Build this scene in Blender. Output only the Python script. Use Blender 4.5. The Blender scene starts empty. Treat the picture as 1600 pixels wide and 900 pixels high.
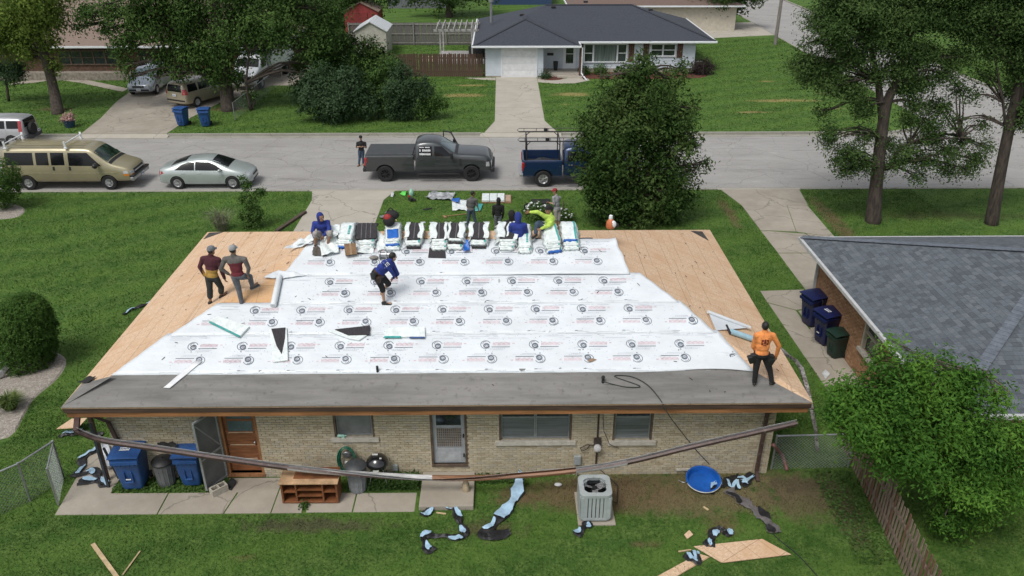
import bpy, bmesh, math, random
import numpy as np
from mathutils import Vector, Matrix
from mathutils.bvhtree import BVHTree
random.seed(7); RNG = np.random.default_rng(7)
SC = bpy.context.scene; COL = SC.collection
PI = math.pi; R_ = math.radians

# ------------------------------------------------------------------ camera
FPX, PITCH, YAW, CAMH = 1269.28, 0.4647, 0.0116, 13.518
_cp, _sp, _cy, _sy = math.cos(PITCH), math.sin(PITCH), math.cos(YAW), math.sin(YAW)
CF = Vector((_sy*_cp, _cy*_cp, -_sp)); CR = Vector((_cy, -_sy, 0)); CU = CR.cross(CF); CC = Vector((0, 0, CAMH))
cam = bpy.data.objects.new('camera', bpy.data.cameras.new('camera')); COL.objects.link(cam)
cam.matrix_world = Matrix(((CR.x, CU.x, -CF.x, CC.x), (CR.y, CU.y, -CF.y, CC.y), (CR.z, CU.z, -CF.z, CC.z), (0, 0, 0, 1)))
cam.data.sensor_width = 36; cam.data.lens = FPX/1600*36; cam.data.clip_end = 3000; cam.data.clip_start = .3
SC.camera = cam
# ------------------------------------------------------------------ light
SUN_EL, SUN_AZ = R_(58), R_(215)
w = bpy.data.worlds.new('World'); SC.world = w; w.use_nodes = True
nt = w.node_tree; nt.nodes.clear()
sky = nt.nodes.new('ShaderNodeTexSky'); sky.sky_type = 'NISHITA'; sky.sun_disc = False
sky.sun_elevation = SUN_EL; sky.sun_rotation = SUN_AZ; sky.air_density = 1.0; sky.dust_density = 3.0; sky.ozone_density = 1.0
hsv = nt.nodes.new('ShaderNodeHueSaturation'); hsv.inputs['Saturation'].default_value = .3
bg = nt.nodes.new('ShaderNodeBackground'); bg.inputs['Strength'].default_value = .105
wo = nt.nodes.new('ShaderNodeOutputWorld')
nt.links.new(sky.outputs[0], hsv.inputs['Color']); nt.links.new(hsv.outputs[0], bg.inputs[0]); nt.links.new(bg.outputs[0], wo.inputs[0])
sl = bpy.data.lights.new('sun', 'SUN'); sl.energy = 1.45; sl.angle = R_(22); sl.color = (1, .96, .9)
so = bpy.data.objects.new('sun', sl); COL.objects.link(so)
_d = Vector((math.sin(SUN_AZ)*math.cos(SUN_EL), math.cos(SUN_AZ)*math.cos(SUN_EL), math.sin(SUN_EL)))
so.rotation_euler = _d.to_track_quat('Z', 'Y').to_euler()
SC.view_settings.view_transform = 'Standard'; SC.view_settings.look = 'None'; SC.view_settings.gamma = 1; SC.view_settings.exposure = 0.42

# ------------------------------------------------------------------ measuring helpers (a sight line of the surveyed camera meets a real plane)
def ray(px, py): return CF + CR*((px-800)/FPX) - CU*((py-450)/FPX)
def at(px, py, h=0.0):
    r = ray(px, py); t = (h-CC.z)/r.z; return CC + r*t
def atY(px, py, Y):
    r = ray(px, py); t = (Y-CC.y)/r.y; return CC + r*t
def onp(px, py, p0, n):
    r = ray(px, py); t = (Vector(p0)-CC).dot(n)/r.dot(n); return CC + r*t

# ------------------------------------------------------------------ materials
MATS = {}
def _n(nt, t, **k):
    n = nt.nodes.new(t)
    for a, b in k.items(): setattr(n, a, b)
    return n
def mixc(nt, fac, a, b, mode='MIX'):
    m = _n(nt, 'ShaderNodeMix', data_type='RGBA', blend_type=mode)
    for i, v in ((0, fac), (6, a), (7, b)):
        if hasattr(v, 'links') or hasattr(v, 'is_output'): nt.links.new(v, m.inputs[i])
        else: m.inputs[i].default_value = v if i == 0 else (*v[:3], 1)
    return m.outputs[2]
def noise(nt, vec, scale, detail=4, rough=.6, stretch=None, lo=.35, hi=.65):
    if stretch:
        mp = _n(nt, 'ShaderNodeMapping'); mp.inputs['Scale'].default_value = stretch; nt.links.new(vec, mp.inputs[0]); vec = mp.outputs[0]
    n = _n(nt, 'ShaderNodeTexNoise'); n.inputs['Scale'].default_value = scale; n.inputs['Detail'].default_value = detail; n.inputs['Roughness'].default_value = rough
    nt.links.new(vec, n.inputs['Vector'])
    m = _n(nt, 'ShaderNodeMapRange'); m.inputs[1].default_value = lo; m.inputs[2].default_value = hi
    nt.links.new(n.outputs[0], m.inputs[0]); return m.outputs[0]
def new_mat(name):
    m = bpy.data.materials.new(name); m.use_nodes = True; nt = m.node_tree; b = nt.nodes['Principled BSDF']; MATS[name] = m
    tc = _n(nt, 'ShaderNodeTexCoord'); return m, nt, b, tc
def bump(nt, b, h, strength=.3, dist=.01):
    bp = _n(nt, 'ShaderNodeBump'); bp.inputs['Strength'].default_value = strength; bp.inputs['Distance'].default_value = dist
    nt.links.new(h, bp.inputs['Height']); nt.links.new(bp.outputs[0], b.inputs['Normal'])
def mat(name, col, rough=.8, var=.15, scale=6, bmp=0, metal=0, col2=None, coat=0, stretch=None, bdist=.01, f2=None, sss=0, spec=None):
    if name in MATS: return MATS[name]
    m, nt, b, tc = new_mat(name); v = tc.outputs['Object']
    f = noise(nt, v, scale, 6, .65, stretch)
    c2 = col2 or tuple(max(0, c*(1-var*1.6)) for c in col); c1 = tuple(min(1, c*(1+var*.6)) for c in col) if not col2 else col
    c = mixc(nt, f, c1, c2)
    if f2:
        c = mixc(nt, noise(nt, v, f2[0], 5, .7, None, f2[1], f2[2]), c, f2[3])
    nt.links.new(c, b.inputs['Base Color'])
    b.inputs['Roughness'].default_value = rough; b.inputs['Metallic'].default_value = metal; b.inputs['Coat Weight'].default_value = coat
    if spec is not None: b.inputs['Specular IOR Level'].default_value = spec
    if bmp: bump(nt, b, noise(nt, v, scale*4, 5, .6, stretch, 0, 1), bmp, bdist)
    return m
def emis_off(m): return m

# ------------------------------------------------------------------ mesh builder
class MB:
    def __init__(s): s.v = []; s.f = []; s.m = []; s.uv = None
    def add(s, vs, fs, mi=0):
        o = len(s.v); s.v += [tuple(v) for v in vs]; s.f += [tuple(i+o for i in f) for f in fs]; s.m += [mi]*len(fs); return s
    def box(s, c, d, rot=None, mi=0, taper=1):
        x, y, z = d[0]/2, d[1]/2, d[2]/2
        vs = [Vector((a*x*(taper if e < 0 else 1), b*y*(taper if e < 0 else 1), e*z)) for e in (-1, 1) for b in (-1, 1) for a in (-1, 1)]
        if rot is not None:
            vs = [rot @ v for v in vs]
        vs = [v+Vector(c) for v in vs]
        return s.add(vs, [(0, 2, 3, 1), (4, 5, 7, 6), (0, 1, 5, 4), (2, 6, 7, 3), (0, 4, 6, 2), (1, 3, 7, 5)], mi)
    def bb(s, x0, x1, y0, y1, z0, z1, mi=0): return s.box(((x0+x1)/2, (y0+y1)/2, (z0+z1)/2), (x1-x0, y1-y0, z1-z0), None, mi)
    def bar(s, p, q, w, t, mi=0, up=(0, 0, 1)):
        p, q = Vector(p), Vector(q); d = q-p; L = d.length; d.normalize(); u = Vector(up)
        if abs(d.dot(u)) > .98: u = Vector((0, 1, 0))
        a = d.cross(u).normalized(); b = a.cross(d)
        return s.box((p+q)/2, (L, w, t), Matrix((d, a, b)).transposed(), mi)
    def tube(s, pts, r, n=8, mi=0, cap=True):
        pts = [Vector(p) for p in pts]; rr = r if isinstance(r, (list, tuple)) else [r]*len(pts); vs = []; k = len(pts)
        prev = None
        for i, p in enumerate(pts):
            d = (pts[min(i+1, k-1)]-pts[max(i-1, 0)]); d = d.normalized() if d.length > 1e-9 else Vector((0, 0, 1))
            if prev is None: a = d.orthogonal().normalized()
            else:
                a = prev-d*prev.dot(d); a = a.normalized() if a.length > 1e-6 else d.orthogonal().normalized()
            prev = a; b = d.cross(a)
            vs += [p+(a*math.cos(t*2*PI/n)+b*math.sin(t*2*PI/n))*rr[i] for t in range(n)]
        fs = [(i*n+j, i*n+(j+1) % n, (i+1)*n+(j+1) % n, (i+1)*n+j) for i in range(k-1) for j in range(n)]
        if cap: fs += [tuple(range(n-1, -1, -1)), tuple((k-1)*n+j for j in range(n))]
        return s.add(vs, fs, mi)
    def lathe(s, prof, c=(0, 0, 0), n=20, mi=0, M=None, ex=1, ey=1):
        c = Vector(c); vs = []
        for r, z in prof:
            for j in range(n):
                v = Vector((r*math.cos(j*2*PI/n)*ex, r*math.sin(j*2*PI/n)*ey, z))
                vs.append((M @ v if M is not None else v)+c)
        k = len(prof); fs = [(i*n+j, i*n+(j+1) % n, (i+1)*n+(j+1) % n, (i+1)*n+j) for i in range(k-1) for j in range(n)]
        fs += [tuple(range(n-1, -1, -1)), tuple((k-1)*n+j for j in range(n))]
        return s.add(vs, fs, mi)
    def ell(s, c, r, n=12, mi=0, M=None):
        r = r if isinstance(r, (tuple, list)) else (r, r, r)
        k = max(4, n//2); prof = [(math.sin(PI*i/k), -math.cos(PI*i/k)) for i in range(1, k)]
        vs = []; c = Vector(c)
        for a, z in prof:
            for j in range(n):
                v = Vector((a*math.cos(j*2*PI/n)*r[0], a*math.sin(j*2*PI/n)*r[1], z*r[2])); vs.append((M @ v if M is not None else v)+c)
        for z in (-1, 1):
            v = Vector((0, 0, z*r[2])); vs.append((M @ v if M is not None else v)+c)
        q = len(prof); fs = [(i*n+j, i*n+(j+1) % n, (i+1)*n+(j+1) % n, (i+1)*n+j) for i in range(q-1) for j in range(n)]
        b0, b1 = q*n, q*n+1
        fs += [((j+1) % n, j, b0) for j in range(n)]+[((q-1)*n+j, (q-1)*n+(j+1) % n, b1) for j in range(n)]
        return s.add(vs, fs, mi)
    def cone2(s, p, q, r1, r2, n=12, mi=0):
        p, q = Vector(p), Vector(q); d = q-p; L = d.length
        if L < 1e-6: return s.ell(p, r1, n, mi)
        d.normalize(); pts = []; rr = []
        for k in (0, 1, 2, 3): a = k*PI/6*.98; pts.append(p-d*r1*math.cos(a)); rr.append(r1*math.sin(a)+.0008)
        pts.append(p); rr.append(r1); pts.append(q); rr.append(r2)
        for k in (3, 2, 1, 0): a = k*PI/6*.98; pts.append(q+d*r2*math.cos(a)); rr.append(r2*math.sin(a)+.0008)
        return s.tube(pts, rr, n, mi)
    def slab(s, pts, th, mi=0, n=None):
        """polygon in space, thickened below"""
        pts = [Vector(p) for p in pts]; k = len(pts)
        if n is None:
            n = Vector((0, 0, 0))
            for i in range(k): n += (pts[i]-pts[0]).cross(pts[(i+1) % k]-pts[0])
            n.normalize()
            if n.z < 0: n = -n; pts = pts[::-1]
        lo = [p-n*th for p in pts]
        return s.add(pts+lo, [tuple(range(k)), tuple(range(2*k-1, k-1, -1))]+[(i, i+k, (i+1) % k+k, (i+1) % k) for i in range(k)], mi)
    def grid(s, P, closed=False, mi=0):
        h = len(P); wd = len(P[0]); vs = [p for r in P for p in r]
        fs = [(i*wd+j, i*wd+(j+1) % wd, (i+1)*wd+(j+1) % wd, (i+1)*wd+j) for i in range(h-1) for j in range(wd if closed else wd-1)]
        return s.add(vs, fs, mi)
    def thick(s, P, th, mi=0, mi2=None):
        """grid sheet with two sides and rim; P grid of points; th offset along -z approx normal"""
        h = len(P); wd = len(P[0]); N = [[None]*wd for _ in range(h)]
        for i in range(h):
            for j in range(wd):
                a = Vector(P[min(i+1, h-1)][j])-Vector(P[max(i-1, 0)][j]); b = Vector(P[i][min(j+1, wd-1)])-Vector(P[i][max(j-1, 0)][0:] if False else P[i][max(j-1, 0)])
                c = a.cross(b); c = c.normalized() if c.length > 1e-9 else Vector((0, 0, 1)); N[i][j] = c
        Q = [[Vector(P[i][j])-N[i][j]*th for j in range(wd)] for i in range(h)]
        s.grid(P, mi=mi); o = len(s.v)
        vs = [q for r in Q for q in r]
        s.add(vs, [(i*wd+j, (i+1)*wd+j, (i+1)*wd+j+1, i*wd+j+1) for i in range(h-1) for j in range(wd-1)], mi if mi2 is None else mi2)
        a = o-h*wd
        rim = [(0, j) for j in range(wd)]+[(i, wd-1) for i in range(1, h)]+[(h-1, j) for j in range(wd-2, -1, -1)]+[(i, 0) for i in range(h-2, 0, -1)]
        k = len(rim)
        for i in range(k):
            r1, r2 = rim[i], rim[(i+1) % k]
            s.f.append((a+r1[0]*wd+r1[1], o+r1[0]*wd+r1[1], o+r2[0]*wd+r2[1], a+r2[0]*wd+r2[1])); s.m.append(mi)
        return s
    def mesh(s, name, mats):
        me = bpy.data.meshes.new(name); me.from_pydata(s.v, [], s.f)
        mats = mats if isinstance(mats, (list, tuple)) else [mats]
        for m in mats: me.materials.append(m)
        if len(mats) > 1: me.polygons.foreach_set('material_index', s.m)
        return me
ZERO = set()
def fixn(me):
    bm = bmesh.new(); bm.from_mesh(me); bmesh.ops.recalc_face_normals(bm, faces=bm.faces); bm.to_mesh(me); bm.free()
def link(name, me, parent=None):
    o = bpy.data.objects.new(name, me); COL.objects.link(o)
    if parent is not None:
        o.parent = parent
        if parent.parent is None and parent.name not in ZERO: o.matrix_parent_inverse = parent.matrix_basis.inverted()
    return o
def obj(name, mb, mats, parent=None, smooth=False, bev=0, fix=True, stuff=False, label=None, sub=0):
    me = mb.mesh(name, mats)
    if fix: fixn(me)
    if smooth:
        me.polygons.foreach_set('use_smooth', [True]*len(me.polygons))
        if smooth != 'all':
            try: me.set_sharp_from_angle(angle=R_(40))
            except Exception: pass
    o = link(name, me, parent)
    if bev:
        b = o.modifiers.new('bevel', 'BEVEL'); b.width = bev; b.segments = 2; b.limit_method = 'ANGLE'
    if sub:
        b = o.modifiers.new('sub', 'SUBSURF'); b.levels = b.render_levels = sub
    if stuff: o['kind'] = 'stuff'
    if label: o['label'] = label
    return o
def tag(o, label, cat, group=None):
    o['label'] = label; o['category'] = cat
    if group: o['group'] = group
    return o
def thing(name, label, cat, loc=(0, 0, 0), group=None, rz=0):
    o = bpy.data.objects.new(name, None); COL.objects.link(o); o.empty_display_size = .2
    o.location = loc; o.rotation_euler = (0, 0, rz); o['label'] = label; o['category'] = cat
    o.matrix_basis = Matrix.Translation(loc) @ Matrix.Rotation(rz, 4, 'Z')
    if group: o['group'] = group
    return o
def struct(name, mb, m, parent=None, **k):
    o = obj(name, mb, m, parent, **k)
    if parent is None: o['kind'] = 'structure'
    return o
KIDS = {}
def dup(root, loc=None, rz=None, label=None):
    kids = list(root.children)
    r = root.copy(); COL.objects.link(r)
    if loc is not None: r.location = loc
    if rz is not None: r.rotation_euler = (0, 0, rz)
    if label: r['label'] = label
    for ch in kids:
        c = ch.copy(); COL.objects.link(c); c.parent = r
        for g in ch.children:
            d = g.copy(); COL.objects.link(d); d.parent = c
    return r
def bake(o):
    dg = bpy.context.evaluated_depsgraph_get(); dg.update()
    me = bpy.data.meshes.new_from_object(o.evaluated_get(dg)); o.modifiers.clear(); o.data = me; return o
def cut(o, cutter_mb):
    me = cutter_mb.mesh('cutter', []) if False else cutter_mb.mesh('cutter', [o.data.materials[0]]); fixn(me)
    c = bpy.data.objects.new('cutter', me); COL.objects.link(c)
    b = o.modifiers.new('b', 'BOOLEAN'); b.operation = 'DIFFERENCE'; b.solver = 'EXACT'; b.object = c
    bake(o); bpy.data.objects.remove(c)
def bvh_of(*os):
    bm = bmesh.new()
    for o in os: bm.from_mesh(o.data)
    t = BVHTree.FromBMesh(bm); bm.free(); return t
AX = {'-y': (Vector((0, 1, 0)), lambda a, b: Vector((a, -20, b))), '+y': (Vector((0, -1, 0)), lambda a, b: Vector((a, 20, b))),
      '+x': (Vector((-1, 0, 0)), lambda a, b: Vector((20, a, b))), '-x': (Vector((1, 0, 0)), lambda a, b: Vector((-20, a, b))),
      '+z': (Vector((0, 0, -1)), lambda a, b: Vector((a, b, 20)))}
def patch(name, bvh, poly, ax, off, m, parent, step=.12, label=None, skirt=True, smooth=True):
    """a skin piece (window, door, lamp) laid on the shell: outline in two coordinates, dropped onto the surface along an axis"""
    d, org = AX[ax]
    bm = bmesh.new(); vs = [bm.verts.new((a, b, 0)) for a, b in poly]; bm.faces.new(vs)
    xs = [p[0] for p in poly]; ys = [p[1] for p in poly]
    for k, (lo, hi) in enumerate(((min(xs), max(xs)), (min(ys), max(ys)))):
        n = int((hi-lo)/step)
        for i in range(1, n+1):
            co = [0, 0, 0]; co[k] = lo+(hi-lo)*i/(n+1); no = [0, 0, 0]; no[k] = 1
            bmesh.ops.bisect_plane(bm, geom=bm.verts[:]+bm.edges[:]+bm.faces[:], plane_co=co, plane_no=no)
    bad = []
    last = None
    for v in bm.verts:
        o = org(v.co.x, v.co.y); h = bvh.ray_cast(o, d)
        if h[0] is None: bad.append(v); continue
        v.co = h[0]-d*off
    bmesh.ops.delete(bm, geom=bad, context='VERTS')
    if skirt and bm.faces:
        be = [e for e in bm.edges if e.is_boundary]
        r = bmesh.ops.extrude_edge_only(bm, edges=be)
        for g in r['geom']:
            if isinstance(g, bmesh.types.BMVert): g.co += d*(off+.02)
    bmesh.ops.recalc_face_normals(bm, faces=bm.faces)
    me = bpy.data.meshes.new(name); bm.to_mesh(me); bm.free(); me.materials.append(m)
    if smooth:
        me.polygons.foreach_set('use_smooth', [True]*len(me.polygons))
        try: me.set_sharp_from_angle(angle=R_(35))
        except Exception: pass
    o = link(name, me, parent)
    if label: o['label'] = label
    return o
def clip_poly(poly, a, b, side=1):
    """clip 2D polygon by line a->b keep left"""
    out = []; n = len(poly)
    def s(p): return ((b[0]-a[0])*(p[1]-a[1])-(b[1]-a[1])*(p[0]-a[0]))*side
    for i in range(n):
        p, q = poly[i], poly[(i+1) % n]; sp, sq = s(p), s(q)
        if sp >= 0: out.append(p)
        if (sp > 0 and sq < 0) or (sp < 0 and sq > 0):
            t = sp/(sp-sq); out.append((p[0]+(q[0]-p[0])*t, p[1]+(q[1]-p[1])*t))
    return out
def clip_convex(poly, conv):
    for i in range(len(conv)):
        poly = clip_poly(poly, conv[i], conv[(i+1) % len(conv)])
        if len(poly) < 3: return []
    return poly
def area(p): return .5*sum(p[i][0]*p[(i+1) % len(p)][1]-p[(i+1) % len(p)][0]*p[i][1] for i in range(len(p)))
def smooth_pts(pts, n=6):
    pts = [Vector(p) for p in pts]; out = []
    for i in range(len(pts)-1):
        p0, p1, p2, p3 = pts[max(i-1, 0)], pts[i], pts[i+1], pts[min(i+2, len(pts)-1)]
        for k in range(n):
            t = k/n; out.append(.5*((2*p1)+(p2-p0)*t+(2*p0-5*p1+4*p2-p3)*t*t+(3*p1-p0-3*p2+p3)*t**3))
    out.append(pts[-1]); return out
# ================================================================== MATERIALS
def grass_mat():
    m, nt, b, tc = new_mat('lawn_grass'); g = _n(nt, 'ShaderNodeNewGeometry'); v = g.outputs['Position']
    c = mixc(nt, noise(nt, v, .35, 5, .6), (.078, .155, .03), (.05, .112, .02))
    c = mixc(nt, noise(nt, v, 2.2, 5, .7, None, .44, .58), c, (.115, .19, .045))
    c = mixc(nt, noise(nt, v, 14, 4, .7, None, .42, .68), c, (.028, .068, .012))
    # mowing stripes on the side lawn
    wv = _n(nt, 'ShaderNodeTexWave'); wv.inputs['Scale'].default_value = .16; wv.inputs['Distortion'].default_value = 1.2; wv.inputs['Detail'].default_value = 2; mp_ = _n(nt, 'ShaderNodeMapping'); mp_.inputs['Rotation'].default_value = (0, 0, 1.15); nt.links.new(v, mp_.inputs[0]); nt.links.new(mp_.outputs[0], wv.inputs['Vector'])
    ms = _n(nt, 'ShaderNodeMath', operation='MULTIPLY'); nt.links.new(wv.outputs['Fac'], ms.inputs[0]); ms.inputs[1].default_value = .45; c = mixc(nt, ms.outputs[0], c, (.105, .19, .035))
    # worn, straw coloured and earthy spots, each a real spot on the ground
    def spot(x, y, rx, ry, col, thr=.5, sc=1.6):
        nonlocal c
        mp = _n(nt, 'ShaderNodeMapping'); mp.inputs['Location'].default_value = (-x/rx, -y/ry, 0); mp.inputs['Scale'].default_value = (1/rx, 1/ry, 0)
        nt.links.new(v, mp.inputs[0]); l = _n(nt, 'ShaderNodeVectorMath', operation='LENGTH'); nt.links.new(mp.outputs[0], l.inputs[0])
        n = _n(nt, 'ShaderNodeTexNoise'); n.inputs['Scale'].default_value = sc; n.inputs['Detail'].default_value = 7; n.inputs['Roughness'].default_value = .75; nt.links.new(v, n.inputs['Vector'])
        a = _n(nt, 'ShaderNodeMath', operation='MULTIPLY_ADD'); nt.links.new(n.outputs[0], a.inputs[0]); a.inputs[1].default_value = 2.2; nt.links.new(l.outputs['Value'], a.inputs[2])
        mr = _n(nt, 'ShaderNodeMapRange'); mr.inputs[1].default_value = 1.15+thr; mr.inputs[2].default_value = 1.15+thr+.55; mr.inputs[3].default_value = .75; mr.inputs[4].default_value = 0
        nt.links.new(a.outputs[0], mr.inputs[0]); c = mixc(nt, mr.outputs[0], c, col)
    earth, straw = (.15, .105, .06), (.3, .24, .1)
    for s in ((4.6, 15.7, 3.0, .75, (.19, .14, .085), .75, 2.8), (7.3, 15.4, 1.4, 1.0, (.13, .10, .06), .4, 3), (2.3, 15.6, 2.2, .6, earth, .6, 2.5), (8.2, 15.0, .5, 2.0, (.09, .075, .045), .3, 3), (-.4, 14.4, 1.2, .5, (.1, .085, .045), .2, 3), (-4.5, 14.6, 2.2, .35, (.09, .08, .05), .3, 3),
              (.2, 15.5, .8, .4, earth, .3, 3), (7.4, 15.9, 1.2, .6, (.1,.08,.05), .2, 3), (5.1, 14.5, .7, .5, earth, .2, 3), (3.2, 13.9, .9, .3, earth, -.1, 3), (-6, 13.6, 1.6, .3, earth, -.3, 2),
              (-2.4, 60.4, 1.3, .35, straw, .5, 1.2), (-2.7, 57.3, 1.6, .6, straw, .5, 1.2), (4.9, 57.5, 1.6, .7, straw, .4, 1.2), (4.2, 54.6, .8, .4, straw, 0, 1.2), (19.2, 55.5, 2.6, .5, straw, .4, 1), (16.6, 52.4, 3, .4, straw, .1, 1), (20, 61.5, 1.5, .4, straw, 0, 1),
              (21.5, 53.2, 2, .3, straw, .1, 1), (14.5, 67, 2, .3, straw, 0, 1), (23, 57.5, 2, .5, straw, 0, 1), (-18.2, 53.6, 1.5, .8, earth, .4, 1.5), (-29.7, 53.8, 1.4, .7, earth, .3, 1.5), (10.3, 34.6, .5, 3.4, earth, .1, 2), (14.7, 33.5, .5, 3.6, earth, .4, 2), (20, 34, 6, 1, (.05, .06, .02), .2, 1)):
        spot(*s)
    c = mixc(nt, noise(nt, v, 5.5, 6, .85, None, .6, .72), c, (.14, .15, .05)); c = mixc(nt, noise(nt, v, .8, 7, .8, None, .56, .68), c, (.04, .10, .02))
    nt.links.new(c, b.inputs['Base Color']); b.inputs['Roughness'].default_value = .8; b.inputs['Specular IOR Level'].default_value = .15
    bump(nt, b, noise(nt, v, 60, 4, .7, None, 0, 1), .8, .03); return m
GRASS = grass_mat()
def cracks(nt, v, c, sc, wd, amt, col=(.08, .075, .06)):
    vo = _n(nt, 'ShaderNodeTexVoronoi', feature='DISTANCE_TO_EDGE'); vo.inputs['Scale'].default_value = sc
    nn = _n(nt, 'ShaderNodeTexNoise'); nn.inputs['Scale'].default_value = 1.1; nn.inputs['Detail'].default_value = 7; nt.links.new(v, nn.inputs['Vector'])
    ad = _n(nt, 'ShaderNodeMixRGB'); ad.blend_type = 'ADD'; ad.inputs[0].default_value = 1.4; nt.links.new(v, ad.inputs[1]); nt.links.new(nn.outputs['Color'], ad.inputs[2]); nt.links.new(ad.outputs[0], vo.inputs['Vector'])
    mr = _n(nt, 'ShaderNodeMapRange'); mr.inputs[1].default_value = 0; mr.inputs[2].default_value = wd; mr.inputs[3].default_value = amt; mr.inputs[4].default_value = 0; nt.links.new(vo.outputs['Distance'], mr.inputs[0])
    return mixc(nt, mr.outputs[0], c, col)
def conc(name, c1, c2, sp=(.12, .1, .08)):
    m, nt, b, tc = new_mat(name); v = _n(nt, 'ShaderNodeNewGeometry').outputs['Position']
    c = mixc(nt, noise(nt, v, .8, 6, .7, None, .35, .68), c1, c2)
    c = mixc(nt, noise(nt, v, 45, 3, .7, None, .5, .8), c, tuple(x*.78 for x in c1))
    c = mixc(nt, noise(nt, v, 5, 6, .8, None, .6, .78), c, tuple(x*.7+.3*y for x, y in zip(c2, sp)))
    c = cracks(nt, v, c, .34, .010, .6)
    nt.links.new(c, b.inputs['Base Color']); b.inputs['Roughness'].default_value = .9; bump(nt, b, noise(nt, v, 90, 4, .7, None, 0, 1), .35, .006); return m
CONC = conc('old_concrete', (.37, .335, .28), (.27, .24, .195)); CONC2 = conc('pale_concrete', (.43, .4, .345), (.36, .33, .28)); KERBM = conc('kerb_concrete', (.34, .33, .29), (.24, .235, .2))
def road_mat():
    m, nt, b, tc = new_mat('road_concrete'); v = _n(nt, 'ShaderNodeNewGeometry').outputs['Position']
    c = mixc(nt, noise(nt, v, .25, 6, .7, (1, 3, 1), .35, .65), (.36, .352, .34), (.29, .283, .272))
    c = mixc(nt, noise(nt, v, 30, 4, .8, None, .45, .8), c, (.22, .215, .205))
    c = mixc(nt, noise(nt, v, .7, 8, .75, (.25, 2.5, 1), .56, .66), c, (.22, .21, .205))
    c = mixc(nt, noise(nt, v, 6, 6, .8, None, .66, .74), c, (.12, .115, .11))
    # thin wandering cracks
    vo = _n(nt, 'ShaderNodeTexVoronoi', feature='DISTANCE_TO_EDGE'); vo.inputs['Scale'].default_value = .22
    nn = _n(nt, 'ShaderNodeTexNoise'); nn.inputs['Scale'].default_value = .8; nn.inputs['Detail'].default_value = 6; nt.links.new(v, nn.inputs['Vector'])
    ad = _n(nt, 'ShaderNodeMixRGB'); ad.blend_type = 'ADD'; ad.inputs[0].default_value = 1.6; nt.links.new(v, ad.inputs[1]); nt.links.new(nn.outputs['Color'], ad.inputs[2]); nt.links.new(ad.outputs[0], vo.inputs['Vector'])
    mr = _n(nt, 'ShaderNodeMapRange'); mr.inputs[1].default_value = 0; mr.inputs[2].default_value = .006; mr.inputs[3].default_value = .55; mr.inputs[4].default_value = 0; nt.links.new(vo.outputs['Distance'], mr.inputs[0])
    c = mixc(nt, mr.outputs[0], c, (.11, .1, .095))
    c = cracks(nt, v, c, .5, .012, .35, (.13, .125, .12)); c = mixc(nt, noise(nt, v, .45, 7, .8, (1, 2, 1), .6, .7), c, (.43, .42, .4))
    nt.links.new(c, b.inputs['Base Color']); b.inputs['Roughness'].default_value = .88; bump(nt, b, noise(nt, v, 70, 4, .7, None, 0, 1), .3, .006); return m
ROAD = road_mat()
M_ = mat
WHITEP = M_('white_paint', (.72, .74, .76), .5, .08, 3)
BLACKP = M_('black_plastic', (.02, .02, .022), .5, .3, 5)
BLACKR = M_('black_rubber', (.014, .014, .015), .8, .2, 20)
STEEL = M_('galvanised_steel', (.42, .43, .45), .4, .15, 9, 0, .7)
CHROME = M_('bright_alloy', (.6, .61, .63), .3, .1, 9, 0, .8)
DGLASS = M_('tinted_glass', (.008, .009, .011), .12, .2, 2, spec=.35)
GLASSM = M_('window_glass', (.035, .045, .05), .08, .4, 1.5, spec=.9)
SOIL = M_('soil', (.13, .09, .055), .95, .4, 5, .8)

# ================================================================== GROUND
def poly_obj(name, polys, z0, z1, m, parent=None, kind=None):
    mb = MB()
    for p in polys:
        if area(p) < 0: p = p[::-1]
        k = len(p); mb.add([(x, y, z1) for x, y in p]+[(x, y, z0) for x, y in p], [tuple(range(k)), tuple(range(2*k-1, k-1, -1))]+[(i, i+k, (i+1) % k+k, (i+1) % k) for i in range(k)])
    o = obj(name, mb, m, parent); 
    if kind: o['kind'] = kind
    return o
YN, YF, XL, XR = 37.75, 47.6, 26.8, 35.8
mb = MB(); mb.bb(-900, 900, -300, 1500, -.3, -.12); struct('road', mb, ROAD)
def arc(cx, cy, r, a0, a1, n=8): return [(cx+r*math.cos(R_(a0+(a1-a0)*i/n)), cy+r*math.sin(R_(a0+(a1-a0)*i/n))) for i in range(n+1)]
lawns = [[(-900, -300), (900, -300), (900, YN-.17), (-900, YN-.17)],
         [(-900, YF+.17), *arc(XL-4.2, YF+4.2, 4.03, 270, 360), (XL-.17, 1500), (-900, 1500)],
         [(XR+.17, 1500), *arc(XR+4.2, YF+4.2, 4.03, 180, 270), (900, YF+.17), (900, 1500)]]
for p in lawns: poly_obj('lawn', [p], -.29, 0, GRASS, None, 'structure')
kb = MB()
def kerb(x0, y0, x1, y1, z=.02):
    kb.bar((x0, y0, -.06+z/2), (x1, y1, -.06+z/2), .16, .13+z)
gapsN = [(-9.5, -5.2), (10.5, 14.6)]; gapsF = [(-25.3, -20.0), (-1.3, 3.5)]
for Y, gaps, lo, hi in ((YN-.085, gapsN, -120, 160), (YF+.085, gapsF, -120, XL-4.2), (YF+.085, [], XR+4.2, 160)):
    x = lo
    for a, b in gaps+[(hi, hi)]:
        while x < a-.01:
            x2 = min(a, x+3.05); kerb(x+.006, Y, x2-.006, Y); x = x2
        x = b
for cx, a0, a1 in ((XL-4.2, 270, 360), (XR+4.2, 180, 270)):
    q = arc(cx, YF+4.2, 4.115, a0, a1)
    for i in range(8): kerb(*q[i], *q[i+1])
for x in (XL-.085, XR+.085):
    y = YF+4.2
    while y < 200: kerb(x, y+.006, x, y+3); y += 3.05
o = struct('kerb', kb, KERBM)
gt = MB()
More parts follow.
